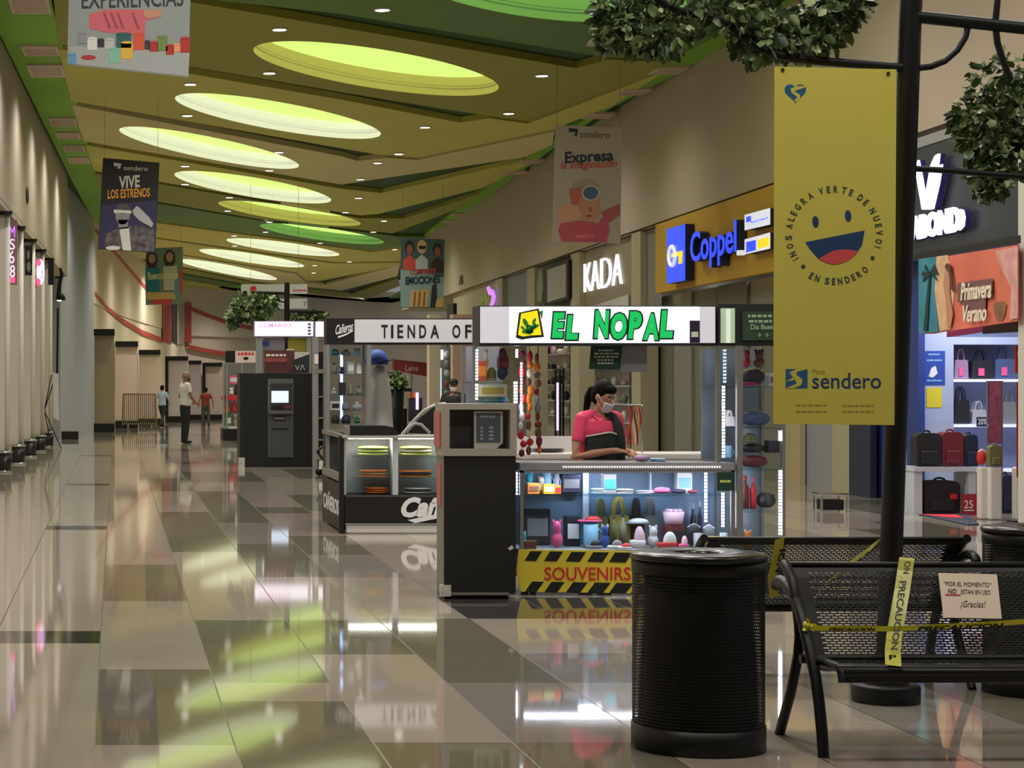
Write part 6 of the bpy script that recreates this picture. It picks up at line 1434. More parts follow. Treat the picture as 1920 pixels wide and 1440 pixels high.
for kind, x0, y0, x1, c, lab in (('handbag', 1790, 653, 1816, 'lilac', 'lilac handbag with a pink tag on the top shelf of the bag shop'), ('handbag', 1822, 656, 1862, 'black', 'black handbag with a pink tag on the top shelf of the bag shop'), ('handbag', 1866, 650, 1904, 'denim', 'blue handbag with a pink tag on the top shelf of the bag shop')):
    Y_ = VY+.1; pitem(kind, x0, y0, x1, 713+(711-713)*VY/Y_-1, Y_, lab, 'handbag', c, PT, d=.14)
for kind, x0, y0, x1, c, c2, lab in (('handbag', 1790, 724, 1819, 'black', None, 'black handbag with tall handles on the second shelf of the bag shop'), ('handbag', 1823, 752, 1850, 'silver', None, 'small silver handbag on the second shelf of the bag shop'), ('handbag', 1882, 728, 1906, 'grey', None, 'grey handbag on the second shelf, under the blue one')):
    Y_ = VY+.1; pitem(kind, x0, y0, x1, 713+(796-713)*VY/Y_-1, Y_, lab, 'handbag', c, c2, d=.14)
r = thing('price_sign', 'small navy sign reading 20% on the second shelf', 'price sign', tuple(at(1842, 796, VY-.02)))
vp(r, 'sign_card', 1832, 782, 1852, 800, VY-.03, VY-.01, GOODS['navy']); mb = MB(); mb.ftext('20%', 1834, 785, 1850, 796, VY-.03, GOODS['white'], .002, lift=.001); mb.build('sign_lettering', r)
r = thing('wall_poster', 'royal blue poster with white print on the pale blue panel', 'poster', tuple(at(1752, 722, VY)))
vp(r, 'poster_sheet', 1731, 658, 1772, 722, VY-.006, VY, M('poster_blue', (44, 72, 160), .5))
mb = MB(); mb.fpoly([(1746, 690), (1754, 686), (1758, 700), (1749, 708), (1741, 706)], VY-.006, GOODS['white'], .002, .001); mb.blur(1741, 663, 1762, 666, VY-.006, GOODS['sky'], .002); mb.blur(1738, 674, 1766, 677, VY-.006, GOODS['sky'], .002, 2); mb.blur(1738, 712, 1766, 715, VY-.006, GOODS['sky'], .002, 3); mb.build('poster_print', r)
r = thing('wall_poster', 'plain yellow paper below the royal blue poster', 'poster', tuple(at(1752, 764, VY)))
vp(r, 'poster_sheet', 1737, 727, 1766, 764, VY-.006, VY, M('paper_yellow', (220, 200, 50), .6))
# front table
TY = 24.8
tb = thing('display_table', 'white display table carrying three upright bags', 'table', tuple(at(1775, 965, TY))[:2]+(0,))
TW = M('table_white', (190, 195, 205), .5)
vp(tb, 'table_top', 1714, 876, 1836, 884, TY, TY+.5, TW)
for x0, x1 in ((1716, 1731), (1818, 1832)):
    mb = MB(); a = at(x0, 884, TY); b = at(x1, 884, TY); mb.box((a.x, TY+.03, 0), (b.x, TY+.45, a.z), TW); mb.build('leg_panel', tb)
for x0, x1, y0, c, lab in ((1719, 1766, 812, 'black', 'black upright bag on the white display table'), (1767, 1807, 810, 'maroon', 'maroon upright bag on the white display table'), (1809, 1834, 815, 'navy', 'navy upright bag on the white display table')):
    Y_ = TY+.12; pitem('backpack', x0, y0, x1, 713+(876-713)*TY/Y_-1, Y_, lab, 'bag', c, None, d=.2)
Y_ = TY+.08; a = at(1735, 884, Y_); b = at(1802, 884, Y_)
item('suitcase', ((a.x+b.x)/2, Y_+.12, .005), 'large black suitcase with a red tag under the white display table', 'suitcase', b.x-a.x, at(1735, 902, Y_).z, .2, 'black', 'red')
r = thing('price_sign', 'red sign reading 25 beside the large black suitcase', 'price sign', tuple(at(1818, 965, TY-.1))[:2]+(0,))
mb = MB(); a = at(1803, 926, TY-.1); b = at(1833, 926, TY-.1); mb.box((a.x, TY-.12, 0), (b.x, TY-.1, a.z), M('sign_wine_red', (150, 34, 44), .5)); mb.box((a.x+.02, TY-.1, 0), (b.x-.02, TY-.02, .015), BLACK); mb.build('sign_card', r)
mb = MB(); mb.ftext('25', 1808, 938, 1824, 953, TY-.12, GOODS['white'], .002, lift=.001); mb.build('sign_lettering', r)
mb = MB(); mb.fbox(1808, 956, 1826, 958, TY-.123, TY-.12, GOODS['white']); mb.build('sign_underline', r)
r = thing('floor_mat', 'red and navy mat lying before the white display table', 'mat', tuple(at(1775, 975, 24.2))[:2]+(0,))
mb = MB(); q = [Vector((*at(x, 700, Y)[:2], 0.002)) for x, Y in ((1722, 24.7), (1812, 24.7), (1836, 23.0), (1815, 22.9))]; mb.prism(q, (0, 0, .01), M('mat_navy', (44, 48, 66), .8)); mt_ = mb.build('mat_base', r)
mb = MB(); q = [Vector((*at(x, 700, Y)[:2], 0.0125)) for x, Y in ((1724, 24.65), (1790, 24.6), (1808, 24.0), (1775, 24.1))]; mb.prism(q, (0, 0, .003), M('mat_red', (226, 44, 60), .7)); mb.build('red_print', mt_)
for x0, x1, lab, Yp in ((1839, 1853, 'narrow white plinth next to the red 25 sign', 23.9), (1857, 1880, 'wider white plinth carrying the olive bag', 23.8), (1905, 1914, 'slim white plinth at the picture edge', 23.8)):
    r = thing('plinth', lab, 'plinth', tuple(at((x0+x1)/2, 980, Yp))[:2]+(0,))
    a = at(x0, 876, Yp); b = at(x1, 876, Yp); mb = MB(); mb.box((a.x, Yp, 0), (b.x, Yp+.13, a.z), M('plinth_white', (214, 208, 200), .5)); mb.build('plinth_block', r, bevel=.02)
pitem('backpack', 1856, 836, 1879, 874.5, 23.81, 'olive bag standing on the wider white plinth', 'bag', 'olive', None, d=.11)
pitem('pouch', 1836, 842, 1852, 874.5, 23.91, 'small red bag standing on the narrow white plinth', 'bag', 'red', 'white', d=.12)
r = thing('hanging_cloth', 'pinkish maroon patterned cloth hanging in front of the shop shelves', 'cloth', tuple(at(1866, 832, 25.6)))
mb = MB(); mb.fbox(1855, 716, 1878, 832, 25.6, 25.63, M('maroon_pattern', (120, 52, 70), .7, vary=.35, scale=14)); mb.build('cloth_sheet', r)
mb = MB(); p = at(1866, 716, 25.6); mb.tube([(p.x-.1, 25.615, p.z), (p.x+.1, 25.615, p.z)], .012, CHROME, 8); mb.tube([(p.x+.09, 25.615, p.z), (p.x+.09, 25.615, 0)], .01, CHROME, 8); mb.tube([(p.x-.09, 25.615, p.z), (p.x-.09, 25.615, 0)], .01, CHROME, 8); mb.build('stand_rail', r)
Y_ = 25.0; a = at(1878, 884, Y_); b = at(1903, 884, Y_)
item('suitcase', ((a.x+b.x)/2, Y_+.1, .005), 'dark purple case standing between the white plinths', 'suitcase', b.x-a.x, at(1878, 892, Y_).z, .2, 'navy', 'lilac')
r = thing('banner_stand', 'tall red shop banner with cream letters at the picture edge', 'banner', tuple(at(1918, 960, 23.4))[:2]+(0,))
RB = M('shop_banner_red', (206, 52, 40), .5)
vp(r, 'banner_head', 1904, 648, 1960, 700, 23.4, 23.42, RB); vp(r, 'banner_strip', 1907, 716, 1960, 895, 23.42, 23.44, M('shop_banner_deep_red', (150, 26, 30), .5))
mb = MB(); mb.ftext('O', 1907, 654, 1917, 672, 23.4, GOODS['cream'], .003, bold=.02, lift=.001); mb.ftext('T', 1911, 678, 1921, 698, 23.4, GOODS['cream'], .003, bold=.02, lift=.001); mb.build('banner_letters', r)
mb = MB(); p = at(1922, 650, 23.43); mb.tube([(p.x, 23.46, 0), (p.x, 23.46, p.z)], .014, CHROME, 8); mb.box((p.x-.15, 23.36, 0), (p.x+.15, 23.56, .02), BLACK); mb.build('stand_pole', r)
# season poster above the shelves
r = thing('shop_poster', 'wide coral Primavera Verano poster over the bag shop entrance', 'poster', tuple(on_right(1815, 612, .02)))
PO = .13
def pr(pts, mat, k=0): 
    mb = MB(); rp(mb, pts, PO+.012*k, .02 if k == 0 else .008, mat); return mb
mb_ = pr([(1722, 489), (1908, 459), (1908, 602), (1768, 622), (1750, 626), (1722, 626)], M('poster_coral', (226, 120, 96), .6, vary=.25, scale=1.1))
ps_ = mb_.build('poster_sheet', r)
mb = pr([(1722, 486), (1756, 481), (1752, 540), (1760, 622), (1722, 626)], M('poster_teal', (60, 130, 150), .6, vary=.3, scale=1.5), 1); mb.build('sea_print', ps_)
mb = pr([(1756, 481), (1776, 478), (1790, 540), (1782, 617), (1762, 621), (1752, 545)], M('poster_sand', (222, 180, 140), .6, vary=.15), 1); mb.build('sand_print', ps_)
mb = MB()
PALM = M('palm_dark', (30, 60, 62), .6)
rp(mb, [(1741, 515), (1744, 515), (1738, 620), (1731, 620)], PO+.03, .008, PALM)
for dx, dy in ((-14, 10), (14, 8), (-10, -14), (12, -14), (-16, -2), (16, -4)): rp(mb, [(1741, 512), (1744, 514), (1743+dx, 514+dy+5), (1742+dx*.8, 512+dy-2)], PO+.03, .008, PALM)
mb.build('palm_print', ps_)
mb = MB(); SKIN_P = M('poster_skin', (196, 140, 112), .6); HAIR_P = M('poster_hair', (96, 60, 44), .6)
rp(mb, [(1772, 500), (1777, 498), (1780, 506), (1779, 518), (1787, 530), (1780, 532), (1780, 552), (1786, 590), (1782, 612), (1775, 612), (1773, 560), (1768, 532), (1771, 516)], PO+.03, .008, SKIN_P); mb.build('figure_print', ps_)
mb = MB(); rp(mb, [(1771, 500), (1775, 493), (1781, 497), (1784, 520), (1788, 548), (1782, 540), (1779, 512)], PO+.042, .008, HAIR_P); mb.build('figure_hair', ps_)
mb = MB(); rp(mb, [(1795, 531), (1860, 522), (1860, 556), (1848, 560), (1846, 590), (1808, 596), (1806, 566), (1795, 567)], PO+.03, .008, M('poster_grey_shade', (122, 84, 84), .6)); mb.build('text_shade', ps_)
mb = MB(); CRM = M('poster_cream_letter', (240, 226, 205), .6)
rtext(mb, 'Primavera', 1802, 1859, zr(1830, 562, PO), zr(1830, 528, PO), PO+.045, CRM, .008, bold=.02, shear=.25); mb.build('first_word', ps_)
mb = MB(); rtext(mb, 'Verano', 1806, 1850, zr(1826, 604, PO), zr(1826, 572, PO), PO+.045, CRM, .008, bold=.02, shear=.25); mb.build('second_word', ps_)
mb = pr([(1862, 575), (1868, 566), (1880, 565), (1887, 572), (1884, 592), (1878, 602), (1868, 600)], M('poster_fruit', (140, 96, 70), .6, vary=.3, scale=8), 1); mb.build('fruit_print', ps_)
mb = pr([(1866, 470), (1908, 462), (1908, 596), (1893, 600), (1896, 540), (1876, 500)], M('poster_pinkish', (214, 160, 150), .6, vary=.2), 1); mb.build('pink_print', ps_)
r = thing('wall_strip_sign', 'violet and black strip under the Primavera poster', 'sign', tuple(on_right(1840, 630, -.05)))
mb = MB(); rp(mb, [(1775, 619), (1842, 610), (1842, 622), (1775, 632)], -.02, .05, M('violet_strip', (150, 60, 150), .5)); rp(mb, [(1842, 610), (1908, 601), (1908, 622), (1842, 626)], -.02, .05, KBLK); mb.build('strip_panel', r)
for yy in (24.6, 26.0): lamp('AREA', (right_X(yy)+.9, yy-.2, 2.95), 34.0, .5, color=(.80, .86, 1), name='shop_lamp_light')
# ============================================================ banners hanging from the ceiling
SHEET = {}
def hang(label, pts, Y, mat, nm='hanging_banner'):
    bot = max(p[1] for p in pts); cxm = sum(p[0] for p in pts)/4
    r = thing(nm, label, 'banner', tuple(at(cxm, bot, Y)))
    mb = MB(); mb.fpoly(pts, Y, mat, .006); SHEET[r.name] = mb.build('banner_sheet', r)
    t = sorted(pts, key=lambda p: p[1])[:2]
    for x, y in t:
        p = at(x+(3 if x < cxm else -3), y+2, Y); mb = MB(); mb.tube([p+Vector((0, .004, 0)), (p.x, p.y+.004, CEIL+.3)], .004, GREYM, 5); mb.build('hanging_wire', r)
    return r
def pt(r, name, fn, *a):
    mb = MB(); fn(mb); mb.build(name, SHEET[r.name])
def C(n, c): return M('print_'+n, c, .6)
DK = C('dark', (34, 40, 44)); WH = C('white', (220, 220, 214)); SKN = C('skin', (196, 142, 112)); SKN2 = C('skin_shade', (160, 100, 80)); NVY = C('navy', (40, 52, 74)); CRL = C('coral', (206, 76, 68)); PNK = C('pink', (206, 100, 108)); LGR = C('pale_grey', (186, 192, 188)); TEAL = C('teal', (34, 120, 130)); HAIR = C('hair', (70, 46, 36)); GRY = C('grey', (140, 142, 146)); PLM = C('plum', (52, 46, 86)); ORG = C('orange', (240, 168, 50)); SND = C('sand', (214, 172, 110)); RED_ = C('red', (176, 44, 42)); GRN_ = C('green', (110, 140, 70)); BLU_ = C('blue', (96, 150, 190)); YLW = C('yellow', (220, 180, 60)); ORR = C('deep_orange', (214, 84, 56)); MNT = C('mint', (130, 190, 170))
L1, L2, L3 = .007, .010, .013
# 1: paint jars
Y = 18.0
r = hang('large pale banner with paint jars and the word EXPERIENCIAS', [(134, -190), (362, -190), (353, 145), (126, 121)], Y, C('banner_grey', (146, 154, 152)))
pt(r, 'banner_lettering', lambda mb: mb.ftext('EXPERIENCIAS', 153, -16, 344, 17, Y, DK, .002, bold=.01, lift=L1, x_up=5))
pt(r, 'table_print', lambda mb: mb.fpoly([(131, 88), (356, 88), (353, 143), (127, 119)], Y, C('table_white', (164, 170, 168)), .002, L1))
pt(r, 'shirt_print', lambda mb: (mb.fpoly([(168, 26), (200, 18), (262, 18), (285, 22), (288, 36), (273, 38), (271, 62), (238, 66), (196, 60), (168, 54)], Y, PNK, .002, L1), [mb.fpoly([(x, 24), (x+4, 24), (x+16, 54), (x+11, 54)], Y, C('pink_shade', (160, 66, 76)), .001, L2) for x in (193, 206, 218, 246)]))
pt(r, 'arm_print', lambda mb: mb.fpoly([(268, 20), (302, 18), (304, 30), (290, 34), (278, 36), (270, 30)], Y, SKN, .002, L2))
jars = [('grey_jar', 147, 62, 161, 82, GRY), ('white_jar', 164, 72, 182, 94, WH), ('black_jar', 183, 75, 195, 89, DK), ('white_jar', 196, 74, 214, 92, LGR), ('teal_jar', 218, 64, 246, 90, C('deep_teal', (40, 92, 92))), ('yellow_jar', 227, 80, 249, 111, YLW), ('orange_jar', 250, 64, 271, 94, ORR), ('blue_jar', 271, 78, 281, 93, NVY), ('red_jar', 280, 80, 296, 97, RED_), ('green_jar', 295, 69, 314, 96, GRN_), ('red_jar', 311, 86, 326, 103, RED_), ('orange_jar', 325, 84, 338, 98, C('peach', (226, 160, 100))), ('red_jar', 338, 72, 356, 99, RED_), ('blue_jar', 128, 102, 143, 120, BLU_), ('mint_jar', 205, 92, 224, 118, MNT)]
for n, x0, y0, x1, y1, m in jars: pt(r, n+'_print', lambda mb: (mb.frect(x0, y0, x1, y1, Y, m, .002, L2), mb.fell((x0+x1)/2, y0, (x1-x0)/2, 2.5, Y, m, .002, L3)))
pt(r, 'paint_blob_print', lambda mb: mb.fell(166, 108, 14, 4.5, Y, RED_, .002, L2))
# 2: film night
Y = 42.0
r = hang('black banner reading VIVE LOS ESTRENOS with a man in white glasses', [(193, 296), (299, 305), (291, 474), (184, 467)], Y, C('banner_black', (28, 28, 32)))
pt(r, 'violet_print', lambda mb: mb.fpoly([(189, 385), (294, 375), (291, 470), (185, 464)], Y, PLM, .002, L1))
pt(r, 'headline', lambda mb: mb.ftext('VIVE', 223, 331, 262, 354, Y, WH, .004, bold=.03, lift=L1, x_up=3)); pt(r, 'subline', lambda mb: mb.ftext('LOS ESTRENOS', 202, 356, 281, 373, Y, ORG, .004, bold=.02, lift=L1, x_up=4))
pt(r, 'wordmark', lambda mb: mb.ftext('sendero', 232, 310, 277, 319, Y, WH, .004, lift=L1, x_up=-2)); pt(r, 'emblem', lambda mb: mb.fpoly([(213, 305), (228, 307), (225, 316), (219, 316), (222, 311), (214, 312)], Y, WH, .002, L1))
pt(r, 'head_print', lambda mb: (mb.fell(230, 404, 13.5, 17, Y, GRY, .002, L2, .1), mb.frect(222, 412, 240, 430, Y, GRY, .002, L2))); pt(r, 'cap_print', lambda mb: mb.fell(231, 391, 13, 9, Y, C('hair_grey', (84, 84, 88)), .002, L3)); pt(r, 'glasses_print', lambda mb: mb.fpoly([(213, 393), (246, 395), (246, 401), (229, 399), (214, 400)], Y, WH, .002, .016))
pt(r, 'hand_print', lambda mb: mb.fpoly([(248, 396), (256, 386), (262, 390), (280, 408), (288, 420), (284, 426), (262, 414), (252, 404)], Y, C('pale_hand', (186, 184, 188)), .002, L3))
pt(r, 'jacket_print', lambda mb: mb.fpoly([(196, 462), (198, 438), (222, 428), (246, 424), (286, 424), (290, 440), (289, 472), (250, 470)], Y, M('plaid_print', (92, 84, 90), .6, vary=.85, scale=9), .002, L2)); pt(r, 'tee_print', lambda mb: mb.fpoly([(224, 430), (242, 428), (246, 470), (230, 469)], Y, WH, .002, L3)); pt(r, 'popcorn_print', lambda mb: mb.fell(212, 465, 14, 4, Y, WH, .002, L3))
# 3: friends
Y = 69.0
r = hang('teal banner with two smiling friends hanging behind the black one', [(273, 466), (343, 463), (342, 570), (273, 572)], Y, C('banner_sage', (120, 136, 116)))
for hx, hy, m in ((285, 485, TEAL), (318, 482, C('cream_top', (206, 196, 170)))):
    pt(r, 'hair_print', lambda mb: mb.fell(hx, hy+3, 11, 17, Y, HAIR, .004, L1)); pt(r, 'face_print', lambda mb: mb.fell(hx, hy, 6.5, 9, Y, SKN, .004, .012)); pt(r, 'top_print', lambda mb: mb.fpoly([(hx-12, hy+18), (hx+14, hy+16), (hx+14, hy+62), (hx-11, hy+62)], Y, m, .004, .017))
pt(r, 'red_edge_print', lambda mb: mb.fpoly([(336, 508), (342, 505), (342, 550), (335, 545)], Y, CRL, .004, .012)); pt(r, 'blue_edge_print', lambda mb: mb.fpoly([(327, 525), (336, 520), (335, 550), (326, 552)], Y, BLU_, .004, .022)); pt(r, 'lower_print', lambda mb: mb.fpoly([(274, 548), (330, 548), (328, 562), (274, 562)], Y, SND, .004, .014)); pt(r, 'coral_strip_print', lambda mb: mb.fpoly([(284, 562), (324, 560), (322, 571), (284, 571)], Y, CRL, .004, .018))
pt(r, 'banner_lettering', lambda mb: mb.ftext('Reencuéntrate', 277, 510, 334, 525, Y, C('cream_letter', (226, 220, 170)), .006, bold=.03, lift=.024, x_up=3))
# 4: imagination
Y = 37.0
r = hang('pale banner reading Expresa with a child in blue goggles', [(1041, 234), (1166, 240), (1163, 457), (1035, 452)], Y, C('banner_taupe', (186, 172, 158)))
pt(r, 'emblem', lambda mb: mb.fpoly([(1066, 240), (1084, 242), (1082, 255), (1076, 255), (1079, 247), (1067, 248)], Y, NVY, .002, L1)); pt(r, 'wordmark', lambda mb: mb.ftext('sendero', 1087, 245, 1143, 258, Y, C('grey_letter', (96, 92, 84)), .004, bold=.01, lift=L1, x_up=-2))
pt(r, 'headline', lambda mb: mb.ftext('Expresa', 1059, 285, 1150, 313, Y, NVY, .004, bold=.03, lift=L1, x_up=5)); pt(r, 'script_line', lambda mb: mb.ftext('la imaginación', 1050, 302, 1157, 322, Y, CRL, .004, bold=.01, shear=.3, lift=.012, x_up=4))
pt(r, 'hat_print', lambda mb: mb.fell(1098, 352, 26, 17, Y, C('hat_grey', (166, 156, 134)), .004, L1)); pt(r, 'hair_print', lambda mb: mb.fpoly([(1066, 355), (1094, 350), (1120, 362), (1124, 385), (1072, 384)], Y, C('brick', (196, 104, 92)), .004, .012)); pt(r, 'face_print', lambda mb: mb.fell(1104, 390, 21, 28, Y, SKN, .004, .016)); pt(r, 'goggles_print', lambda mb: (mb.fell(1107, 362, 17, 15, Y, C('goggle_rim', (206, 196, 180)), .004, .021), mb.fell(1107, 362, 14, 12, Y, C('goggle_blue', (78, 104, 136)), .004, .026)))
pt(r, 'mouth_print', lambda mb: mb.fell(1104, 405, 6, 2, Y, C('lip', (170, 70, 70)), .003, .022)); pt(r, 'nose_print', lambda mb: mb.fell(1106, 393, 2.4, 5, Y, SKN2, .003, .022))
pt(r, 'arm_print', lambda mb: mb.fpoly([(1040, 418), (1046, 392), (1066, 380), (1084, 388), (1090, 404), (1070, 420)], Y, C('arm_skin', (210, 160, 134)), .004, .018)); pt(r, 'pink_top_print', lambda mb: mb.fpoly([(1052, 418), (1090, 414), (1120, 420), (1134, 400), (1142, 430), (1136, 454), (1052, 453), (1046, 430)], Y, C('rose', (196, 82, 100)), .004, .022)); pt(r, 'side_arm_print', lambda mb: mb.fpoly([(1126, 398), (1162, 382), (1163, 402), (1138, 420)], Y, C('sleeve', (176, 92, 90)), .004, .014))
pt(r, 'small_emblem', lambda mb: mb.ftext('sendero', 1078, 438, 1112, 446, Y, C('pale_rose', (230, 160, 165)), .003, lift=.028))
# 5: emotions
Y = 60.0
r = hang('dark teal banner reading COMPARTE EMOCIONES with three friends', [(752, 446), (834, 449), (831, 578), (750, 577)], Y, C('banner_teal', (70, 92, 92)))
pt(r, 'sky_print', lambda mb: mb.fpoly([(751, 505), (778, 505), (800, 512), (832, 520), (831, 576), (751, 576)], Y, C('pale_teal', (140, 168, 164)), .004, L1))
for hx, hy, m, hm in ((768, 466, C('dark_skin', (150, 92, 70)), DK), (791, 465, C('fair_skin', (206, 164, 140)), SND), (820, 470, C('dark_skin', (150, 92, 70)), DK)):
    pt(r, 'hair_print', lambda mb: mb.fell(hx, hy-2, 9, 13, Y, hm, .004, L1)); pt(r, 'face_print', lambda mb: mb.fell(hx, hy+2, 6, 9, Y, m, .004, .012)); pt(r, 'top_print', lambda mb: mb.fpoly([(hx-12, hy+22), (hx, hy+12), (hx+11, hy+22), (hx+11, hy+40), (hx-12, hy+40)], Y, {768: CRL, 791: LGR, 820: C('umber', (64, 44, 40))}[hx], .004, .017))
pt(r, 'sunglasses_print', lambda mb: mb.fpoly([(784, 461), (799, 461), (797, 467), (786, 467)], Y, DK, .003, .017))
pt(r, 'headline', lambda mb: mb.ftext('COMPARTE', 769, 505, 816, 515, Y, CRL, .005, bold=.02, lift=.022, x_up=2)); pt(r, 'subline', lambda mb: mb.ftext('EMOCIONES', 760, 519, 825, 534, Y, NVY, .005, bold=.03, lift=.022, x_up=3))
pt(r, 'popcorn_print', lambda mb: (mb.fpoly([(770, 545), (806, 543), (800, 576), (768, 576)], Y, SND, .004, .016), [mb.fpoly([(x, 547), (x+4, 547), (x+2, 575), (x-2, 575)], Y, C('tan_stripe', (150, 104, 64)), .003, .021) for x in (776, 785, 794)])); pt(r, 'bottle_print', lambda mb: mb.fpoly([(810, 535), (818, 532), (820, 576), (806, 576)], Y, C('ink_teal', (30, 50, 56)), .004, .018)); pt(r, 'corner_print', lambda mb: mb.fpoly([(818, 562), (831, 556), (831, 576), (816, 577)], Y, SND, .004, .02))
# ============================================================ people
SK1 = M('warm_skin', (196, 142, 112), .5); SK2 = M('brown_skin', (140, 96, 74), .5); HB = M('black_hair', (12, 10, 10), .7, spec=.12)
EYEW = M('eye_white', (225, 222, 215), .3); EYED = M('eye_dark', (30, 22, 18), .3); MASK = M('mask_white', (222, 226, 226), .6)
def person(label, base, H, ang, pose, skin, shirt, trousers, shoes, hair='short', voxel=.013, sleeve='short', mask=None, hips=True, belly=0.0, cap=None, extra=None):
    """one standing figure: continuous skin body, clothes and hair as children. Local axes: x to the person's right, y ahead, z up (built for 1.75 m)"""
    k = H/1.75; bx, by, bz = base; ca, sa = math.cos(ang), math.sin(ang)
    def W(x, y, z): return Vector((bx+k*(x*ca-y*sa), by+k*(x*sa+y*ca), bz+k*z))
    d0 = W(0, 1, 0)-W(0, 0, 0); fwd = d0.normalized()
    r = thing('person', label, 'person', (bx, by, bz))
    P = dict(neck=(0, 0, 1.46), head=(0, .03, 1.615), sh=1.415, hipz=.92, lean=0.0, yaw=0.0, pitch=0.0); P.update(pose)
    def L(p): return W(*p)
    ln = P['lean']
    def lean(x, y, z): return (x, y+ln*max(0, z-.95), z)
    body, shirtm, trous = MB(), MB(), MB()
    # torso
    T = [(.90, .150, .105), (.98, .158, .108), (1.08, .142, .100), (1.20, .150, .106), (1.32, .172, .112), (1.40, .165, .098), (1.455, .075, .065)]
    def torso(mb, dr, z0, m, top=99):
        pts = [L(lean(0, belly*math.sin(max(0, min(1, (z-.9)/.4))*PI), z)) for z, a, b in T if z0 <= z <= top]
        rr = [(k*(a+dr), k*(b+dr+belly*.8*math.sin(max(0, min(1, (z-.9)/.4))*PI))) for z, a, b in T if z0 <= z <= top]
        mb.tube(pts, rr, m, 20, up=fwd)
    torso(body, -.012, .90, skin)
    hd = Vector(lean(*P['head'])); nk = lean(*P['neck'])
    body.tube([L(lean(0, -.01, 1.40)), L(nk), L(tuple(hd+Vector((0, -.015, -.06))))], [k*.062, k*.054, k*.052], skin, 14)
    Rh = Matrix.Rotation(P['yaw'], 3, 'Z') @ Matrix.Rotation(P['pitch'], 3, 'X')
    RW = Matrix.Rotation(ang, 3, 'Z') @ Rh
    def hp(x, y, z): return L(tuple(hd))+RW @ Vector((k*x, k*y, k*z))
    body.ell(hp(0, -.005, .02), (k*.076, k*.094, k*.098), skin, 22, 16, RW); body.ell(hp(0, .022, -.045), (k*.058, k*.066, k*.070), skin, 20, 12, RW)
    body.ell(hp(0, .092, -.022), (k*.014, k*.020, k*.024), skin, 10, 8, RW); body.ell(hp(0, .078, -.062), (k*.026, k*.016, k*.012), skin, 10, 8, RW); body.ell(hp(0, .066, -.100), (k*.022, k*.02, k*.018), skin, 10, 8, RW)
    for s in (-1, 1): body.ell(hp(s*.078, -.008, -.012), (k*.012, k*.020, k*.030), skin, 10, 8, RW)
    # arms and hands
    for s, side in ((-1, 'r'), (1, 'l')):
        sh = Vector(lean(s*.178, 0, P['sh'])); el = Vector(P['el_'+side]); wr = Vector(P['wr_'+side])
        A = [L(sh), L(sh.lerp(el, .5)), L(el), L(el.lerp(wr, .45)), L(wr)]
        body.tube(A, [k*.050, k*.044, k*.037, k*.036, k*.026], skin, 14); body.ell(L(el), k*.037, skin, 12, 8); body.ell(L(sh), k*.05, skin, 12, 8)
        hdv = (Vector(P.get('hand_'+side, tuple(wr-el)))).normalized()
        nrm = Vector(P.get('palm_'+side, (-s, 0, 0))); nrm = (nrm-hdv*nrm.dot(hdv)).normalized(); lat = hdv.cross(nrm)
        R3 = Matrix((lat, hdv, nrm)).transposed(); R3w = Matrix.Rotation(ang, 3, 'Z') @ R3
        pc = wr+hdv*.048
        body.ell(L(tuple(pc)), (k*.040, k*.052, k*.017), skin, 14, 8, R3w); body.tube([L(tuple(wr)), L(tuple(pc))], [k*.026, k*.028], skin, 10)
        curl = P.get('curl', .35)
        for i, (o, ln_) in enumerate(((-.030, .062), (-.010, .072), (.010, .068), (.028, .054))):
            b0 = pc+hdv*.040+lat*o; p1 = b0+hdv*ln_*.45+nrm*ln_*curl*.12; p2 = p1+(hdv*(1-curl*.6)+nrm*curl).normalized()*ln_*.33; p3 = p2+(hdv*(1-curl)+nrm*curl*1.5).normalized()*ln_*.28
            body.tube([L(tuple(pc+hdv*.01+lat*o*.9)), L(tuple(b0)), L(tuple(p1)), L(tuple(p2)), L(tuple(p3))], [k*.0105, k*.0098, k*.0092, k*.0085, k*.0068], skin, 8)
        th_ = lat*s; t0 = wr+hdv*.022+th_*.026; t1 = t0+(hdv*.6+th_*.7+nrm*.25).normalized()*.036; t2 = t1+(hdv*.9+th_*.25+nrm*.4).normalized()*.03
        body.tube([L(tuple(t0)), L(tuple(t1)), L(tuple(t2))], [k*.0125, k*.011, k*.0085], skin, 8)
        shirtm.tube([L(sh), L(lean(s*.085, -.005, 1.435)), L(lean(s*.03, -.01, 1.43))], [k*.055, k*.05, k*.05], shirt, 14)
        e = 1.0 if sleeve == 'long' else .62
        ee = sh.lerp(el, e)
        shirtm.tube([L(sh-Vector((s*.03, 0, 0))), L(sh), L(sh.lerp(el, .35)), L(ee)], [k*.060, k*.062, k*.057, k*.053], shirt, 16)
        if sleeve == 'long': shirtm.tube([L(el), L(el.lerp(wr, .9))], [k*.052, k*.040], shirt, 14); shirtm.ell(L(el), k*.053, shirt, 12, 8)
    # legs
    for s, side in ((-1, 'r'), (1, 'l')):
        hip = Vector((s*.085, 0, .90)); kn = Vector(P.get('kn_'+side, (s*.095, .01, .49))); an = Vector(P.get('an_'+side, (s*.10, -.02, .085)))
        body.tube([L(hip), L(hip.lerp(kn, .5)), L(kn), L(kn.lerp(an, .4)), L(an)], [k*.08, k*.068, k*.05, k*.05, k*.036], skin, 14)
        trous.tube([L(hip), L(hip.lerp(kn, .5)), L(kn), L(kn.lerp(an, .5)), L(an+Vector((0, 0, -.035)))], [k*.098, k*.088, k*.070, k*.066, k*.062], trousers, 16)
        trous.ell(L(kn), k*.07, trousers, 12, 8)
        ft = Vector(P.get('ft_'+side, (0, 1, 0))).normalized()
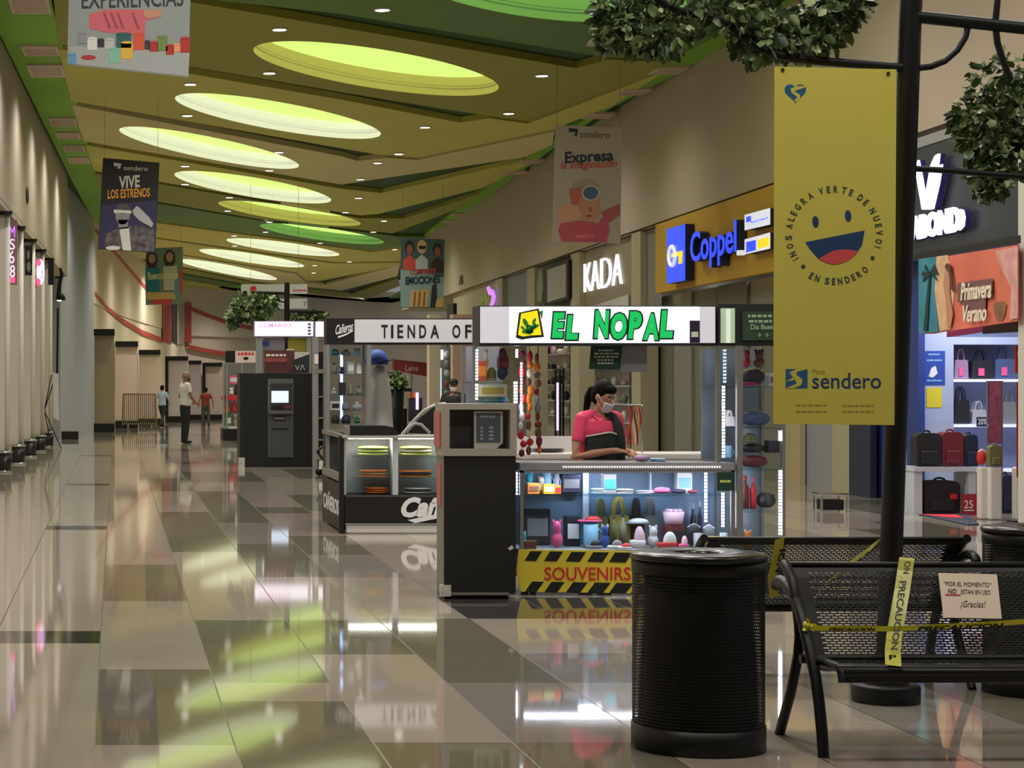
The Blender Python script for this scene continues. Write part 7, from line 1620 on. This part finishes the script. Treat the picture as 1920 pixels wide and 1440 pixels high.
        mb = MB(); R3 = Matrix((Vector((ft.y, -ft.x, 0)).normalized(), ft, Vector((ft.y, -ft.x, 0)).normalized().cross(ft))).transposed()
        RWs = Matrix.Rotation(ang, 3, 'Z') @ R3
        c0 = L(tuple(an))+RWs @ Vector((0, k*.06, -k*.045))
        mb.ell(c0, (k*.048, k*.135, k*.04), shoes, 16, 10, RWs); mb.ell(L(tuple(an+Vector((0, 0, -.025)))), (k*.044, k*.055, k*.05), shoes, 14, 8)
        mb.build('shoe', r)
    torso(trous, .012, .90, trousers, .99); trous.ell(L((0, 0, .90)), (k*.155, k*.125, k*.09), trousers, 16, 10, Matrix.Rotation(ang, 3, 'Z'))
    torso(shirtm, .020, .90 if hips else .98, shirt, 1.42)
    shirtm.tube([L(lean(0, -.01, 1.395)), L(lean(0, -.005, 1.44))], [(k*.10, k*.085), (k*.068, k*.062)], shirt, 16, up=fwd)
    body_o = body.build('body', r, remesh=voxel*.75, smooth_it=3); shirt_o = shirtm.build('shirt', r, remesh=voxel, smooth_it=4); trous.build('trousers', r, remesh=voxel, smooth_it=4)
    for s in (-1, 1):
        mb = MB(); mb.ell(hp(s*.030, .079, .004), (k*.0125, k*.008, k*.008*P.get('shut', 1)), EYEW, 10, 8, RW); mb.ell(hp(s*.030, .0855, .003), (k*.007, k*.004, k*.0065*P.get('shut', 1)), EYED, 8, 6, RW); mb.build('eye', body_o)
        mb = MB(); mb.tube([hp(s*.013, .088, .022), hp(s*.030, .086, .028), hp(s*.048, .074, .022)], k*.004, HB, 6); mb.build('eyebrow', body_o)
    if hair:
        mb = MB()
        if hair == 'crop': mb.ell(hp(0, -.012, .032), (k*.079, k*.092, k*.092), HB, 22, 14, RW)
        elif hair == 'bald': mb.ell(hp(0, -.03, -.005), (k*.079, k*.075, k*.05), M('grey_hair', (110, 100, 92), .6), 20, 10, RW)
        else: mb.ell(hp(0, -.018, .034), (k*.084, k*.098, k*.096), HB, 22, 14, RW); mb.ell(hp(0, -.05, -.01), (k*.078, k*.065, k*.09), HB, 18, 12, RW)
        if hair == 'tail':
            mb.ell(hp(0, .03, .075), (k*.068, k*.06, k*.042), HB, 16, 10, RW)
            mb.tube([hp(0, -.09, .03), hp(0, -.135, .0), hp(-.01, -.15, -.08), hp(-.02, -.135, -.18), hp(-.02, -.12, -.27)], [k*.03, k*.036, k*.036, k*.028, k*.008], HB, 12)
        mb.build('hair', r, remesh=voxel*.8 if hair != 'crop' else 0)
    if mask:
        mb = MB(); vs = []; fs = []; nu, nv = 14, 8
        for j in range(nv+1):
            for i in range(nu+1):
                u = -1.15+2.3*i/nu; v = j/nv; z = -.028-.088*v
                wv_ = .071*(1-.28*v*v); y_ = .034+.074*math.cos(u*.95)*(1-.22*v*v)
                vs.append(hp(wv_*math.sin(u), y_+.012*math.exp(-8*u*u)*(1-v), z))
        for j in range(nv):
            for i in range(nu): a = j*(nu+1)+i; fs.append((a, a+1, a+nu+2, a+nu+1))
        mb.add(vs, fs, mask, True); mk_ = mb.build('face_mask', r, solid=.004)
        mb = MB()
        for s in (-1, 1): mb.tube([hp(s*.066, .055, -.035), hp(s*.082, .02, -.01), hp(s*.086, -.01, .012)], k*.0025, mask, 5); mb.tube([hp(s*.05, .06, -.105), hp(s*.08, .015, -.05), hp(s*.086, -.012, -.02)], k*.0025, mask, 5)
        mb.build('mask_loop', mk_)
    if cap:
        mb = MB(); mb.ell(hp(0, -.005, .052), (k*.085, k*.102, k*.078), cap, 22, 12, RW); cc_ = mb.build('cap_crown', r)
        mb = MB(); mb.ell(hp(0, .10, .045), (k*.07, k*.075, k*.010), cap, 18, 8, RW); mb.build('cap_brim', cc_)
    if extra: extra(r, W, L, hp, k, lean, shirt_o)
    return r
# shop assistant behind the glass counter: facing the camera, turned to her left, looking down at her hands
PKS = M('coral_pink_polo', (226, 66, 104), .7, vary=.06, scale=9); APR = M('dark_green_apron', (28, 40, 36), .7, vary=.1, scale=12); APT = M('apron_cream_trim', (206, 196, 176), .6)
def assistant(r, W, L, hp, k, lean, shirt_o):
    mb = MB(); nu, nv = 16, 8; vs = []; fs = []
    for j in range(nv+1):
        z = .86+.43*j/nv
        for i in range(nu+1):
            u = -1.25+2.5*i/nu
            vs.append(L(lean((.178+.004)*math.sin(u)*(1 if z < 1.15 else .96), .142*math.cos(u)*(1.0 if z < 1.1 else 1.02)+.006, z-.03*abs(u)*(j/nv))))
    for j in range(nv):
        for i in range(nu): a = j*(nu+1)+i; fs.append((a, a+1, a+nu+2, a+nu+1))
    mb.add(vs, fs, APR, True); ap_ = mb.build('apron', r, solid=.006)
    top = [vs[nv*(nu+1)+i] for i in range(nu+1)]
    mb = MB(); mb.tube([p+Vector((0, -.005, .002)) for p in top], .007, APT, 6); mb.build('apron_trim', ap_)
    mb = MB(); mb.tube([L(lean(-.01, .03, 1.475)), L(lean(-.055, .105, 1.42)), L(lean(-.09, .138, 1.33)), L(lean(-.125, .138, 1.20)), L(lean(-.155, .12, 1.05))], [(.02, .008), (.04, .008), (.045, .008), (.045, .008), (.04, .008)], APR, 8, up=(0, -1, 0)); ss_ = mb.build('shoulder_strap', r)
    mb = MB(); mb.tube([L(lean(-.10, .11, 1.415)), L(lean(-.135, .13, 1.32)), L(lean(-.165, .125, 1.20)), L(lean(-.19, .105, 1.08))], .008, APT, 6); mb.build('strap_trim', ss_)
    for s in (-1, 1):
        mb = MB(); mb.prism([L(lean(s*.012, .088, 1.405)), L(lean(s*.075, .045, 1.455)), L(lean(s*.098, .04, 1.425)), L(lean(s*.060, .105, 1.375))], (0, -.012, .004), PKS); mb.build('collar', shirt_o)
wb = at(1117, 900, 16.42)
person('woman in a coral pink polo, dark apron and white face mask behind the glass counter', (wb.x, 16.42, 0), 1.575, PI+.42,
       dict(el_l=(.255, .05, 1.085), wr_l=(.005, .24, 1.14), hand_l=(-.92, .30, -.05), palm_l=(-.1, -.3, -1), el_r=(-.265, .03, 1.12), wr_r=(-.20, .235, 1.12), hand_r=(.05, .7, -.45), palm_r=(.2, -.2, -1), lean=.10, head=(.0, .05, 1.60), yaw=.30, pitch=-.42, curl=.6, shut=.5),
       SK1, PKS, M('dark_trousers', (26, 27, 30), .7), BLACK, 'tail', .009, mask=MASK, extra=assistant)
# man with cap and mask behind the cap shop
b = at(851, 900, 38.0)
person('man in black cap, dark shirt and white mask standing behind the kiosks', (b.x, 38.0, 0), 1.60, PI-.25, dict(el_r=(-.27, .03, 1.12), wr_r=(-.08, .24, 1.10), hand_r=(.8, .5, .1), palm_r=(0, -1, 0), el_l=(.27, .02, 1.12), wr_l=(.22, .16, .98), pitch=-.12), SK2, M('charcoal_shirt', (38, 40, 42), .7), M('dark_trousers', (26, 27, 30), .7), BLACK, 'crop', .016, mask=MASK, cap=KBLK)
# man in white shirt, seen half from behind, facing the shops
WSH = M('white_shirt_cloth', (214, 210, 206), .7, vary=.04, scale=6); BLT = M('black_trousers', (20, 21, 21), .7)
Y = floor_Y(831.5); b = at(347, 831.5, Y)
person('bald man in white short-sleeved shirt and black trousers standing in the hall', (b.x, Y, floor_z(Y)), 1.80, -1.15, dict(el_r=(-.24, -.02, 1.13), wr_r=(-.20, .20, 1.02), el_l=(.25, .04, 1.12), wr_l=(.19, .20, .98), hand_l=(-.2, .8, -.3), pitch=-.08, kn_r=(-.09, .02, .49), an_r=(-.09, .0, .085), an_l=(.09, -.04, .085)), SK2, WSH, BLT, BLACK, 'bald', .016, belly=.03, mask=M('dark_mask', (34, 32, 32), .7))
# walking person in pale blue, striding away to the side
Y = floor_Y(801.5); b = at(304, 801.5, Y)
person('person in pale blue top and dark trousers striding past the crowd barrier', (b.x, Y, floor_z(Y)), 1.74, -.55, dict(el_r=(-.27, -.10, 1.14), wr_r=(-.30, -.16, .92), el_l=(.26, .08, 1.14), wr_l=(.25, .22, 1.0), kn_r=(-.09, .16, .50), an_r=(-.09, .22, .095), kn_l=(.09, -.06, .49), an_l=(.10, -.30, .15), ft_l=(0, .85, -.5)), SK1, M('pale_blue_cloth', (164, 186, 204), .7), M('ink_trousers', (30, 32, 42), .7), BLACK, 'short', .018)
Y = floor_Y(798.5); b = at(386, 798.5, Y)
person('heavy person in dark red shirt and grey trousers walking away', (b.x, Y, floor_z(Y)), 1.70, .12, dict(el_r=(-.31, -.03, 1.13), wr_r=(-.33, .02, .90), el_l=(.31, -.03, 1.13), wr_l=(.33, .02, .90), kn_r=(-.10, .06, .49), an_r=(-.10, .10, .09), kn_l=(.11, -.02, .49), an_l=(.12, -.14, .11), ft_l=(0, .9, -.35)), SK2, M('dark_red_shirt', (122, 30, 32), .7), M('grey_trousers', (58, 56, 56), .7), BLACK, 'short', .018, belly=.05)
